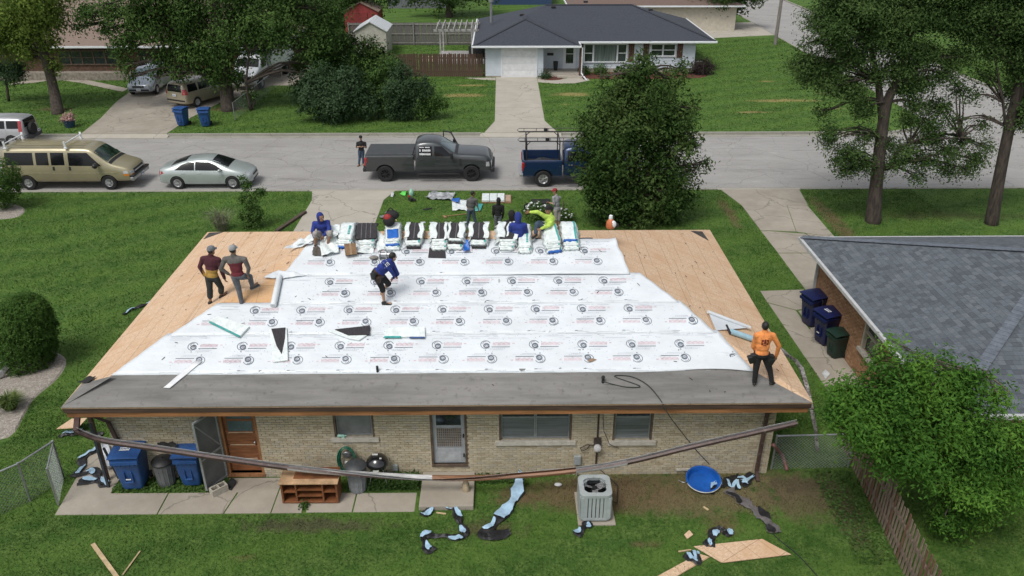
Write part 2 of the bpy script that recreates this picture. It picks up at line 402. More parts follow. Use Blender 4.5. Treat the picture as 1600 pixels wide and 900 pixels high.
for Y, s in ((YN, 1), (YF, -1)):
    for i in range(60):
        gt.bb(-80+i*3.05+.01, -80+(i+1)*3.05-.01, min(Y, Y+s*.45), max(Y, Y+s*.45), -.2, -.112) if not (Y == YF and 23 < -80+i*3.05 < 40) else None
struct('gutter_pan', gt, KERBM)
DRIVE_POLYS = []
def slabs(name, quads, m, z=.015, jit=.006, kind='structure', ramp=None):
    root = bpy.data.objects.new(name, None); COL.objects.link(root); root['kind'] = 'structure'
    for q in quads:
        q = [(p[0], p[1]) for p in q]; DRIVE_POLYS.append([(c_[0]+(p[0]-c_[0])*(1+.04/max(.3, abs(p[0]-c_[0]))), c_[1]+(p[1]-c_[1])*(1+.04/max(.3, abs(p[1]-c_[1])))) for c_ in [(sum(k[0] for k in q)/len(q), sum(k[1] for k in q)/len(q))] for p in q])
        c = (sum(p[0] for p in q)/len(q), sum(p[1] for p in q)/len(q)); sh = .006
        q2 = []
        for p in q:
            d = Vector((p[0]-c[0], p[1]-c[1])); d = d*(1-sh*1.6/max(d.length, .1)); q2.append((c[0]+d.x, c[1]+d.y))
        zz = z+random.uniform(-jit, jit); mb = MB(); k = len(q2)
        if area(q2) < 0: q2 = q2[::-1]
        zt = [(-.105 if (ramp and ramp(x, y)) else zz) for x, y in q2]
        mb.add([(x, y, zt[i]) for i, (x, y) in enumerate(q2)]+[(x, y, -.22) for x, y in q2], [tuple(range(k)), tuple(range(2*k-1, k-1, -1))]+[(i, i+k, (i+1) % k+k, (i+1) % k) for i in range(k)])
        obj('concrete_slab', mb, m, root)
    return root
def lerp(a, b, t): return a+(b-a)*t
def cols(xl0, xl1, y0, xr0, xr1, y1, n, nx=1):
    r = []
    for i in range(n):
        a, b = i/n, (i+1)/n
        for j in range(nx):
            u, v = j/nx, (j+1)/nx
            L0, L1, R0, R1 = lerp(xl0, xl1, a), lerp(xl0, xl1, b), lerp(xr0, xr1, a), lerp(xr0, xr1, b)
            ya, yb = lerp(y0, y1, a), lerp(y0, y1, b)
            r.append([(lerp(L0, R0, u), ya), (lerp(L0, R0, v), ya), (lerp(L1, R1, v), yb), (lerp(L1, R1, u), yb)])
    return r
rampN = lambda x, y: y > YN-.1
slabs('driveway', cols(-9.05, -9.05, 24.5, -5.65, -5.65, 36.3, 4)+[[(-9.05, 36.3), (-5.65, 36.3), (-5.25, YN-.18), (-9.3, YN-.18)]], CONC2)
slabs('driveway', [[(-.5, 63.3), (2.65, 63.3), (2.65, 60.2), (-.5, 60.2)], [(-.5, 60.2), (2.65, 60.2), (2.65, 57), (-.5, 57)], [(-.5, 57), (2.65, 57), (2.65, 53.8), (-.5, 53.8)], [(-.5, 53.8), (2.65, 53.8), (2.65, 50.4), (-.5, 50.4)], [(-.5, 50.4), (2.65, 50.4), (3.3, YF+.18), (-1.1, YF+.18)]], CONC2)
slabs('driveway', [[(-25.2, YF+.18), (-20.1, YF+.18), (-19.9, 51.4), (-25.6, 51.4)], [(-25.6, 51.4), (-22.7, 51.4), (-22.7, 55.6), (-26.4, 55.6)], [(-22.7, 51.4), (-19.9, 51.4), (-19.2, 55.6), (-22.7, 55.6)], [(-26.4, 55.6), (-22.7, 55.6), (-22.7, 60.5), (-26.8, 60.5)], [(-22.7, 55.6), (-19.2, 55.6), (-17, 60.5), (-22.7, 60.5)], [(-22.7, 60.5), (-15, 60.5), (-15, 68), (-22.7, 68)]], CONC)
ap = MB()
for x0, x1, ya, yb in ((-9.45, -5.1, YN-.18, YN+.35), (10.5, 14.65, YN-.18, YN+.35), (-1.35, 3.5, YF+.18, YF-.35), (-25.4, -19.9, YF+.18, YF-.35)):
    ap.add([(x0, ya, .0), (x1, ya, .0), (x1, yb, -.104), (x0, yb, -.104), (x0, ya, -.3), (x1, ya, -.3), (x1, yb, -.3), (x0, yb, -.3)], [(0, 1, 2, 3), (4, 7, 6, 5), (0, 4, 5, 1), (1, 5, 6, 2), (2, 6, 7, 3), (3, 7, 4, 0)])
struct('driveway_apron', ap, CONC2)
P2 = lambda *a: [at(x, y)[:2] for x, y in a]
slabs('driveway', [[(11.1, 35.4), (14.2, 35.4), (14.5, YN-.18), (10.65, YN-.18)],
                   [(11.12, 32.4), (12.6, 32.2), (13.2, 35.38), (11.1, 35.38)], [(12.62, 32.2), (14.05, 31.6), (14.15, 35.38), (13.22, 35.38)],
                   [(11.15, 30.0), (13.6, 30.0), (12.9, 32.0), (11.12, 32.36)], [(13.62, 30.0), (14.0, 30), (14.05, 31.56), (12.95, 31.98)],
                   [(11.15, 27.4), (14.0, 27.4), (14, 29.97), (11.15, 29.97)], [(11.15, 25.0), (14, 25), (14, 27.37), (11.15, 27.37)]], CONC, jit=.012)
slabs('side_path', [[(9.45, 26.6), (11.1, 26.7), (11.1, 25.3), (10.3, 25.1), (9.45, 25.7)], [(9.47, 25.65), (10.28, 25.08), (10.3, 23.6), (9.5, 24.1)], [(10.35, 25.05), (11.05, 25.2), (11.05, 23.6), (10.35, 23.6)],
                    [(9.5, 24.05), (10.75, 23.55), (10.75, 21.9), (9.55, 21.9)], [(9.55, 21.87), (10.75, 21.87), (10.75, 19.6), (9.6, 19.6)], [(9.6, 19.57), (10.75, 19.57), (10.75, 17.6), (9.6, 17.6)]], CONC, jit=.012)
slabs('back_patio', [[(-10.72, 15.0), (-8.3, 15.0), (-8.3, 15.74), (-9.72, 15.74), (-9.72, 17.7), (-10.95, 17.7)], [(-8.28, 15.0), (-6.72, 15.0), (-6.6, 15.76), (-8.28, 15.74)], [(-6.7, 15.0), (-5.6, 15.0), (-5.6, 16.3), (-6.95, 16.3), (-6.95, 15.76), (-6.58, 15.76)], [(-5.58, 15.0), (-4.86, 15.0), (-4.9, 15.72), (-5.2, 15.74), (-5.2, 16.3), (-5.58, 16.3)],
                     [(-4.76, 15.02), (-3.66, 15.02), (-3.66, 15.72), (-4.8, 15.72)], [(-3.64, 15.02), (-2.16, 15.02), (-2.16, 15.7), (-3.64, 15.7)]], CONC, jit=.01)
mb = MB(); mb.bb(-2.06, -.75, 15.07, 16.34, -.2, .13); struct('stoop', mb, CONC, bev=.015); DRIVE_POLYS.append([(-2.06, 15.07), (-.75, 15.07), (-.75, 16.34), (-2.06, 16.34)])
mb = MB(); mb.bb(1.72, 2.6, 14.5, 15.65, -.1, .03); struct('ac_pad', mb, CONC); DRIVE_POLYS.append([(1.72, 14.5), (2.6, 14.5), (2.6, 15.65), (1.72, 15.65)])
# garden walks across the street
walk = [at(*p)[:2] for p in ((20, 130), (60, 127), (92, 122), (130, 127), (196, 141))]
WQ = []
for i in range(4):
    a, b = walk[i], walk[i+1]; WQ.append([(a[0], a[1]-.5), (b[0], b[1]-.5), (b[0], b[1]+.5), (a[0], a[1]+.5)])
slabs('garden_walk', WQ, CONC)
slabs('front_walk', [[(2.66, 62.5), (2.66, 61.4), (4.0, 60.9), (5.4, 61.0), (6.6, 61.9), (6.4, 64.7), (4.9, 64.7), (4.9, 62.6), (4.3, 62.2), (3.5, 62.4), (3.2, 63.0), (2.66, 63.0)]], CONC2)
slabs('side_slab', [[(-2.9, 62.95), (-.52, 62.95), (-.52, 62.1), (-1.6, 62.3)]], CONC2)
# far streets' driveways seen behind the white house
slabs('far_driveway', [[(13, 78.5), (XL, 82), (XL, 90), (13, 88)]], CONC2)
def bed(name, pts, m, h=.05, parent=None):
    P = smooth_pts(pts+[pts[0]], 4)[:-1]; c = Vector((sum(p.x for p in P)/len(P), sum(p.y for p in P)/len(P), h))
    mb = MB(); n = len(P); mb.add([(p.x, p.y, -.05) for p in P]+[(lerp(p.x, c.x, .12), lerp(p.y, c.y, .12), h) for p in P]+[c], [(i, (i+1) % n, n+(i+1) % n, n+i) for i in range(n)]+[(n+i, n+(i+1) % n, 2*n) for i in range(n)])
    DRIVE_POLYS.append([(p.x, p.y) for p in P]); return struct(name, mb, m)
STONE = M_('pale_pebbles', (.40, .375, .33), .9, .3, 14, 1, f2=(40, .45, .6, (.2, .16, .13)))
MULCH = M_('red_mulch', (.12, .04, .025), .95, .4, 20, 1)
bed('stone_bed', [(*at(-60, 700)[:2], 0), (*at(-60, 560)[:2], 0), (*at(20, 500)[:2], 0), (*at(80, 540)[:2], 0), (*at(108, 560)[:2], 0), (*at(95, 590)[:2], 0), (*at(55, 625)[:2], 0), (*at(40, 650)[:2], 0), (*at(12, 690)[:2], 0)], STONE, .04)
bed('stone_bed', [(*at(-60, 345)[:2], 0), (*at(-20, 318)[:2], 0), (*at(20, 318)[:2], 0), (*at(42, 328)[:2], 0), (*at(20, 342)[:2], 0)], STONE, .04)
bed('mulch_bed', [(5.5, 62.6, 0), (7.6, 62.4, 0), (15.4, 62.7, 0), (15.9, 64.9, 0), (15, 64.7, 0), (6.7, 64.7, 0)], MULCH)
bed('mulch_bed', [(2.9, 62.3, 0), (3.6, 61.9, 0), (4.5, 62.2, 0), (4.6, 63, 0), (3.6, 63.4, 0), (3.0, 63, 0)], MULCH)
# ================================================================== THE BRICK HOUSE
EX0, EX1, EY0, EY1, EZ = -10.28, 7.23, 15.70, 26.24, 2.60
K = 5/12; HW = (EY1-EY0)/2; RZ = EZ+HW*K; RX0, RX1, RY = EX0+HW, EX1-HW, EY0+HW
CA, SA = math.cos(math.atan(K)), math.sin(math.atan(K))
BN = Vector((0, -SA, CA)); LN = Vector((-SA, 0, CA)); RN = Vector((SA, 0, CA)); FN = Vector((0, SA, CA))
def back(x, v, off=0): return Vector((x, EY0+v*CA, EZ+v*SA))+BN*off          # v metres up the back slope
def onback(px, py, off=0):
    p = onp(px, py, (0, EY0, EZ)+Vector((0, 0, 0)) if False else Vector((0, EY0, EZ))+BN*off, BN); return p
def uv_back(px, py): p = onback(px, py); return p.x, (p.y-EY0)/CA
def onleft(px, py, off=0): return onp(px, py, Vector((EX0, 0, EZ))+LN*off, LN)
def onright(px, py, off=0): return onp(px, py, Vector((EX1, 0, EZ))+RN*off, RN)
def osb_mat(name, c1, c2):
    m, nt, b, tc = new_mat(name); v = tc.outputs['UV']
    c = mixc(nt, noise(nt, v, 9, 6, .75, (1, 3.2, 1), .38, .62), c1, c2)
    c = mixc(nt, noise(nt, v, 17, 3, .8, (3.5, .8, 1), .5, .66), c, tuple(x*.72 for x in c1))
    c = mixc(nt, noise(nt, v, 1.1, 3, .6, None, .45, .7), c, tuple(x*1.08 for x in c2))
    c = mixc(nt, noise(nt, v, 4, 7, .8, (3, .5, 1),   .6, .7), c, (.22, .14, .08))
    sp = _n(nt, 'ShaderNodeSeparateXYZ'); nt.links.new(v, sp.inputs[0])
    for ax, sc in (('X', 1/.4064), ('Y', 1/.61)):
        mu = _n(nt, 'ShaderNodeMath', operation='MULTIPLY'); nt.links.new(sp.outputs[ax], mu.inputs[0]); mu.inputs[1].default_value = sc
        fr = _n(nt, 'ShaderNodeMath', operation='PINGPONG'); nt.links.new(mu.outputs[0], fr.inputs[0]); fr.inputs[1].default_value = .5
        lt = _n(nt, 'ShaderNodeMath', operation='LESS_THAN'); nt.links.new(fr.outputs[0], lt.inputs[0]); lt.inputs[1].default_value = .014
        ml = _n(nt, 'ShaderNodeMath', operation='MULTIPLY'); nt.links.new(lt.outputs[0], ml.inputs[0]); ml.inputs[1].default_value = .55
        c = mixc(nt, ml.outputs[0], c, (.2, .11, .06))
    nt.links.new(c, b.inputs['Base Color']); b.inputs['Roughness'].default_value = .75; bump(nt, b, noise(nt, v, 30, 4, .7, (1, 3, 1), 0, 1), .4, .004); return m
OSB = osb_mat('strand_board', (.74, .555, .39), (.52, .335, .20))
OSB2 = osb_mat('fresh_strand_board', (.66, .43, .24), (.56, .33, .16))
WALLY = 16.35; WX0, WX1 = -9.68, 6.68
house = thing('brick_house', 'tan brick ranch house with its hip roof stripped to boards and white underlayment', 'house', (-1.5, 21, 0))
BRW = M_('mortar', (.44, .39, .30), .95, .2, 12, .4)
def brick_mat(name, c): return M_(name, c, .85, .25, 9, .5, col2=tuple(x*.82 for x in c))
BRK = [brick_mat('tan_brick', (.47, .405, .285)), brick_mat('buff_brick', (.52, .455, .335)), brick_mat('brown_brick', (.40, .335, .23)), brick_mat('grey_brick', (.44, .395, .31))]
# openings in the back wall: x0,x1,z0,z1
OPN = dict(wood=(-6.98, -6.06, .12, 2.15), w1=(-4.19, -3.2, 1.22, 2.2), storm=(-1.83, -.92, .36, 2.2), w2=(-.13, 1.67, 1.08, 2.2), w3=(2.68, 3.67, 1.06, 2.2))
mb = MB(); WT = 2.4
xs = sorted([WX0, WX1]+[v for o in OPN.values() for v in o[:2]])
for a, b in zip(xs[:-1], xs[1:]):
    o = [q for q in OPN.values() if q[0] <= a+1e-6 and q[1] >= b-1e-6]
    if o:
        if o[0][2] > 0: mb.bb(a, b, WALLY+.02, WALLY+.25, -.1, o[0][2])
        mb.bb(a, b, WALLY+.02, WALLY+.25, o[0][3], WT)
    else: mb.bb(a, b, WALLY+.02, WALLY+.25, -.1, WT)
FWY = EY1-.65
mb.bb(WX0, WX0+.23, WALLY+.25, FWY-.23, -.1, WT); mb.bb(WX1-.23, WX1, WALLY+.25, FWY-.23, -.1, WT); mb.bb(WX0, WX1, FWY-.23, FWY, -.1, WT)
obj('wall', mb, BRW, house)
# bricks: running bond on the back wall, short courses on the ends
BL, BH, J = .20, .060, .0105
bricks = []
z = .0; row = 0
while z+BH < WT:
    x = WX0-(0 if row % 2 else BL/2)
    while x < WX1-.02:
        a, b = max(x, WX0), min(x+BL-J, WX1)
        segs = [(a, b)]
        for o in OPN.values():
            if z+BH > o[2]+.005 and z < o[3]:
                ns = []
                for s0, s1 in segs:
                    if s1 <= o[0] or s0 >= o[1]: ns.append((s0, s1)); continue
                    if s0 < o[0]: ns.append((s0, o[0]))
                    if s1 > o[1]: ns.append((o[1], s1))
                segs = ns
        for s0, s1 in segs:
            if s1-s0 > .03: bricks.append((s0, s1, z))
        x += BL
    z += BH+J; row += 1
full = [b for b in bricks if b[1]-b[0] > .185 and b[2] < 1.85]; rest = [b for b in bricks if not (b[1]-b[0] > .185 and b[2] < 1.85)]
full.sort(key=lambda b: abs(b[0]-.6)+abs(b[2]-.9)*.5); single = full[:300]; rest += full[300:]
bm_ = []
for m in BRK:
    mb = MB(); mb.box((0, 0, 0), (BL-J, .04, BH)); me = mb.mesh('brick', m); fixn(me); bm_.append(me)
def pick(): return random.choices((0, 1, 2, 3), (5, 4, 1.2, 2))[0]
for s0, s1, z in single:
    o = link('brick', bm_[pick()], house); o.location = ((s0+s1)/2, WALLY+.015+random.uniform(-.004, .003), z+BH/2); o.matrix_parent_inverse = house.matrix_basis.inverted()
mb = MB()
for s0, s1, z in rest:
    d = random.uniform(-.004, .003); mb.bb(s0, s1, WALLY-.005+d, WALLY+.03+d, z, z+BH, pick())
z = 0; row = 0
while z+BH < WT:
    y = WALLY+.03-(0 if row % 2 else BL/2)
    while y < FWY:
        a, b = max(y, WALLY+.035), min(y+BL-J, FWY)
        if b-a > .03:
            mb.bb(WX1-.02, WX1+.006, a, b, z, z+BH, pick()); mb.bb(WX0-.006, WX0+.02, a, b, z, z+BH, pick())
        y += BL
    z += BH+J; row += 1
obj('brickwork', mb, BRK, house, stuff=True)
# window sills
LIME = M_('limestone', (.5, .47, .41), .85, .15, 6, .3)
FRM = M_('grey_aluminium', (.30, .32, .33), .45, .12, 8, 0, .35); FRD = M_('weathered_frame', (.12, .085, .06), .7, .3, 8)
def win(o, lights, label=None, curtain=None):
    x0, x1, z0, z1 = o; y = WALLY+.1
    mb = MB(); mb.bb(x0, x0+.05, WALLY+.012, y+.06, z0, z1); mb.bb(x1-.05, x1, WALLY+.012, y+.06, z0, z1); mb.bb(x0+.05, x1-.05, WALLY+.012, y+.06, z1-.05, z1)
    f = obj('window', mb, FRD, house, label=label)
    n = len(lights); ww = (x1-x0-.1)/n
    for i, l in enumerate(lights):
        a, b = x0+.05+i*ww, x0+.05+(i+1)*ww
        mb = MB(); t = .035
        mb.bb(a+.003, a+t, y-.02, y+.03, z0+.01, z1-.052); mb.bb(b-t, b-.003, y-.02, y+.03, z0+.01, z1-.052); mb.bb(a+t, b-t, y-.02, y+.03, z0+.01, z0+.05)
        zm = z0+(z1-z0)*(.58 if l else .74)
        if l: mb.bb(a+t, b-t, y-.03, y+.02, zm-.02, zm+.02)
        obj('sash', mb, FRM, f)
        mb = MB(); mb.bb(a+t, b-t, y+.0, y+.008, z0+.05, zm); obj('pane', mb, M_('blind_glass', (.15, .17, .175), .2, .25, 1, stretch=(.5, .5, 14), spec=.7) if l else M_('dull_glass', (.19, .2, .2), .25, .2, 2), f)
        mb = MB(); mb.bb(a+t, b-t, y+.0, y+.008, zm+.0 if l else zm, z1-.055); obj('pane', mb, GLASSM, f)
        if l:
            mb = MB(); mb.bb(a+t, b-t, y+.05, y+.06, z0+.03, zm); obj('curtain', mb, M_('net_curtain', (.3, .31, .3), .9, .2, 3, stretch=(12, 1, 1)), f)
    mb = MB(); mb.bb(x0-.1, x1+.1, WALLY-.06, WALLY+.1, z0-.12, z0-.002); obj('window_sill', mb, LIME, f, bev=.006)
    return f
win(OPN['w1'], [0], 'small single window with dull pane and a green bottle on its sill')
win(OPN['w2'], [1, 1]); win(OPN['w3'], [1])
# wooden back door
WOOD = M_('orange_brown_door_wood', (.22, .085, .035), .5, .25, 3, .15, stretch=(1, 1, 6)); WOODT = M_('door_trim_wood', (.3, .14, .06), .6, .25, 3, stretch=(6, 6, 1))
x0, x1, z0, z1 = OPN['wood']; y = WALLY+.08
mb = MB(); mb.bb(x0, x0+.07, WALLY+.0, y+.08, z0, z1); mb.bb(x1-.07, x1, WALLY+.0, y+.08, z0, z1); mb.bb(x0, x1, WALLY, y+.08, z1-.06, z1); mb.bb(x0, x1, WALLY-.05, y+.08, z0-.08, z0)
dr = obj('door', mb, WOODT, house, label='orange brown wooden door with two lights over four panels')
zz = [z0+.01, .52, .95, 1.33, 1.70, z1-.07]
for i in range(5):
    mb = MB(); a, b = zz[i], zz[i+1]
    if i < 3:
        mb.bb(x0+.08, x1-.08, y, y+.04, a+.012, b-.012); obj('panel', mb, WOOD, dr, bev=.012)
        mb = MB(); mb.bb(x0+.15, x1-.15, y-.004, y+.01, b-.012, b+.012); obj('pale_ledge', mb, M_('worn_ledge', (.5, .36, .24), .7), dr)
    else:
        mb.bb(x0+.16, x1-.14, y+.01, y+.02, a+.03, b-.03); obj('pane', mb, M_('teal_glass', (.09, .13, .14), .2, .2, 3), dr)
        mb = MB(); mb.bb(x0+.08, x0+.16, y, y+.04, a, b); mb.bb(x1-.14, x1-.08, y, y+.04, a, b); mb.bb(x0+.16, x1-.14, y, y+.04, b-.03, b+.001); mb.bb(x0+.16, x1-.14, y, y+.04, a, a+.03); obj('rail', mb, WOOD, dr)
mb = MB(); mb.ell((x1-.14, y-.04, 1.05), .03, 10); obj('handle', mb, CHROME, dr, smooth=True)
# storm door
x0, x1, z0, z1 = OPN['storm']; y = WALLY+.05
mb = MB(); mb.bb(x0, x0+.06, WALLY-.01, y+.06, z0, z1); mb.bb(x1-.06, x1, WALLY-.01, y+.06, z0, z1); mb.bb(x0, x1, WALLY-.04, y+.06, z0-.06, z0)
sd = obj('storm_door', mb, FRD, house, label='grey metal storm door with a mesh grille over its lower light')
mb = MB(); SDM = M_('grey_door_paint', (.33, .35, .37), .45, .1, 5)
for a, b in ((x0+.06, x0+.15), (x1-.15, x1-.06)): mb.bb(a, b, y, y+.03, z0+.01, z1)
mb.bb(x0+.15, x1-.15, y, y+.03, z0+.01, z0+.52); mb.bb(x0+.15, x1-.15, y, y+.03, 1.44, 1.52); mb.bb(x0+.15, x1-.15, y, y+.03, z1-.06, z1)
obj('door_frame', mb, SDM, sd)
mb = MB(); mb.bb(x0+.17, x1-.17, y-.004, y+.01, z0+.06, z0+.47); obj('kick_plate', mb, M_('pale_grey_paint', (.4, .42, .44), .4), sd, bev=.01)
mb = MB(); a, b = x0+.15, x1-.15
for i in range(13): xx = a+(b-a)*i/12; mb.bb(xx-.004, xx+.004, y-.012, y-.004, z0+.52, 1.44)
for i in range(12): q = z0+.52+(1.44-z0-.52)*i/11; mb.bb(a, b, y-.02, y-.012, q-.004, q+.004)
obj('mesh_grille', mb, CHROME, sd)
mb = MB(); mb.bb(a, b, y+.008, y+.014, z0+.52, 1.44); obj('pane', mb, M_('brown_interior_glass', (.17, .12, .08), .4, .3, 3), sd)
mb = MB(); mb.bb(a, b, y+.008, y+.014, 1.52, z1-.06); obj('pane', mb, GLASSM, sd)
for zq in (1.22, .62):
    mb = MB(); mb.box((x1-.1, y-.03, zq), (.03, .05, .09)); obj('handle', mb, BLACKP, sd, bev=.008)
# rotten brown corner posts & downspouts
BRN = M_('brown_gutter_paint', (.085, .05, .045), .5, .3, 5, f2=(7, .58, .72, (.2, .17, .16)))
def pipe(name, pts, w, m, parent, label=None):
    mb = MB()
    for p, q in zip(pts[:-1], pts[1:]): mb.bar(p, q, w, w*.75)
    return obj(name, mb, m, parent, bev=.008, label=label)
pipe('downspout', [(6.62, 15.95, 2.3), (6.40, 16.22, 1.95), (6.40, 16.28, .12), (6.36, 16.0, .03)], .09, BRN, house)
pipe('downspout', [(-9.85, 15.9, 2.3), (-9.6, 16.25, 1.8), (-9.3, 16.27, .1)], .09, BRN, house)
mb = MB(); mb.bar((-10.0, 16.25, 2.35), (-10.0, 16.25, .0), .09, .09); obj('corner_post', mb, BRN, house)
# soffit, fascia
FAS = M_('dark_brown_fascia', (.075, .045, .035), .6, .3, 4, stretch=(.3, 1, 4)); TRM = M_('orange_brown_trim', (.30, .135, .055), .6, .3, 3, stretch=(.3, 1, 3)); SOF = M_('soffit_board', (.25, .2, .15), .8)
f = MB(); f.bb(EX0+.02, EX1-.02, EY0+.02, EY0+.05, EZ-.165, EZ-.02); f.bb(EX0+.02, EX1-.02, EY1-.05, EY1-.02, EZ-.165, EZ-.02); f.bb(EX0+.02, EX0+.05, EY0+.052, EY1-.052, EZ-.165, EZ-.02); f.bb(EX1-.05, EX1-.02, EY0+.052, EY1-.052, EZ-.165, EZ-.02)
obj('fascia', f, FAS, house)
f = MB(); f.bb(EX0+.07, EX1-.07, EY0+.045, EY0+.09, EZ-.30, EZ-.167); f.bb(EX0+.07, EX0+.11, EY0+.092, EY1-.1, EZ-.30, EZ-.167); f.bb(EX1-.11, EX1-.07, EY0+.092, EY1-.1, EZ-.30, EZ-.167)
obj('fascia_trim', f, TRM, house)
f = MB(); f.bb(EX0+.112, EX1-.112, EY0+.092, EY1-.1, EZ-.26, EZ-.24); obj('soffit', f, SOF, house)
# roof frame under the boards
mb = MB(); h = -.035
mb.add([(EX0, EY0, EZ+h), (EX1, EY0, EZ+h), (EX1, EY1, EZ+h), (EX0, EY1, EZ+h), (RX0, RY, RZ+h), (RX1, RY, RZ+h)], [(0, 1, 5, 4), (1, 2, 5), (2, 3, 4, 5), (3, 0, 4), (0, 3, 2, 1)])
obj('roof_frame', mb, M_('rafter_wood', (.2, .14, .09), .9), house)
# strand board sheets on the four planes
SL = HW/CA
planes = {'back': (Vector((EX0, EY0, EZ)), Vector((1, 0, 0)), Vector((0, CA, SA)), BN, [(0, 0), (EX1-EX0, 0), (RX1-EX0, SL), (RX0-EX0, SL)]),
          'left': (Vector((EX0, EY1, EZ)), Vector((0, -1, 0)), Vector((CA, 0, SA)), LN, [(0, 0), (2*HW, 0), (HW, SL)]),
          'right': (Vector((EX1, EY0, EZ)), Vector((0, 1, 0)), Vector((-CA, 0, SA)), RN, [(0, 0), (2*HW, 0), (HW, SL)]),
          'front': (Vector((EX1, EY1, EZ)), Vector((-1, 0, 0)), Vector((0, -CA, SA)), FN, [(0, 0), (EX1-EX0, 0), (EX1-RX0, SL), (EX1-RX1, SL)])}
def sheet_obj(name, O, U, V, N, poly, z0, z1, m, parent, uvoff=(0, 0)):
    k = len(poly); mb = MB()
    top = [O+U*u+V*v+N*z1 for u, v in poly]; lo = [O+U*u+V*v+N*z0 for u, v in poly]
    mb.add(top+lo, [tuple(range(k)), tuple(range(2*k-1, k-1, -1))]+[(i, i+k, (i+1) % k+k, (i+1) % k) for i in range(k)])
    me = mb.mesh(name, m); fixn(me); uv = me.uv_layers.new(name='UVMap')
    for l in me.loops:
        vi = l.vertex_index % k; uv.data[l.index].uv = (poly[vi][0]+uvoff[0], poly[vi][1]+uvoff[1])
    return link(name, me, parent)
for nm, (O, U, V, N, tri) in planes.items():
    W = tri[1][0]; r = 0; v = 0
    while v < SL:
        u = -1.22*(r % 2)
        while u < W:
            p = clip_convex([(u+.004, v+.004), (u+2.436, v+.004), (u+2.436, v+1.216), (u+.004, v+1.216)], tri)
            if len(p) > 2 and abs(area(p)) > .02:
                sheet_obj('sheathing_panel', O, U, V, N, p, -.03, random.uniform(-.0015, .0015), OSB, house, (random.uniform(0, 50), random.uniform(0, 50)))
            u += 2.44
        v += 1.22; r += 1
# dark felt corners wrapped round the hips
ICE = M_('grey_ice_shield', (.20, .195, .185), .9, .2, 1.2, .3, stretch=(.35, 2.5, 2.5), f2=(6, .56, .7, (.13, .125, .12)))
FELT = M_('black_felt', (.06, .058, .056), .9, .3, 6)
def wavy(poly, O, U, V, N, th, off, m, name, parent, label=None): return sheet_obj(name, O, U, V, N, poly, off, off+th, m, parent)
bo = planes['back']
icp = [(0.0, .0), (EX1-EX0-.01, 0), (EX1-EX0-.55, .40), (EX1-EX0-1.25, .93)]
e = [uv_back(px, py) for px, py in ((1165, 580), (1135, 584), (1100, 579), (1060, 577))]
icp += [(EX1-EX0-1.35, 1.02), (1.05, 1.02), (.55, .6)]
ice = sheet_obj('ice_shield', bo[0], bo[1], bo[2], bo[3], icp, .004, .008, ICE, house)
lo = planes['left']
cl = [onleft(*p) for p in ((97, 636), (112, 612), (172, 590), (180, 586))]
def to_plane(pl, p): d = p-pl[0]; return d.dot(pl[1]), d.dot(pl[2])
tri_l = [to_plane(lo, p) for p in [onleft(99, 633), onleft(128, 600), onleft(178, 587)]]+[(2*HW-.98, .98), (2*HW-.03, .02)]
sheet_obj('ice_shield', lo[0], lo[1], lo[2], lo[3], [tri_l[4], tri_l[0], tri_l[1], tri_l[2]], .003, .007, ICE, house)
for pts, pl in ((((318, 374), (327, 364), (349, 362.8)), onleft), (((1107, 376), (1097, 362), (1079, 361)), onright)):
    q = planes['left' if pl is onleft else 'right']; poly = [to_plane(q, pl(*p)) for p in pts]
    if area(poly) < 0: poly = poly[::-1]
    sheet_obj('felt_corner', q[0], q[1], q[2], q[3], poly, .003, .012, FELT, house)
# drip line of bare board at the eave
# ------------------------------------------------ white underlayment in courses
WU = M_('white_underlayment', (.66, .705, .74), .42, .05, 1.1, .7, bdist=.02, stretch=(1, 1.8, 1), f2=(9, .6, .75, (.55, .6, .65)))
INK = M_('charcoal_print', (.13, .15, .19), .6); INKR = M_('pink_print', (.62, .36, .40), .6); INKG = M_('pale_grey_print', (.42, .46, .51), .6)
Lb = [(175, 590), (200, 575), (250, 541), (262, 524), (290, 513), (330, 480), (345, 473)]
course = [   # v range, left and right end (pixels measured on the slope at its two corners)
    (.90, 2.16, [(172, 590), (262, 524)], [(1176, 575), (1122, 522)]),
    (2.06, 3.13, [(262, 527), (341, 473)], [(1120, 524), (1062, 470)]),
    (3.05, 4.10, [(433, 476), (441, 430)], [(1062, 474), (1000, 427)]),
    (4.02, 5.36, [(440, 432), (486, 376)], [(984, 428), (961, 371)])]
def bpt(u, v, off): return bo[0]+bo[1]*u+bo[2]*v+bo[3]*off
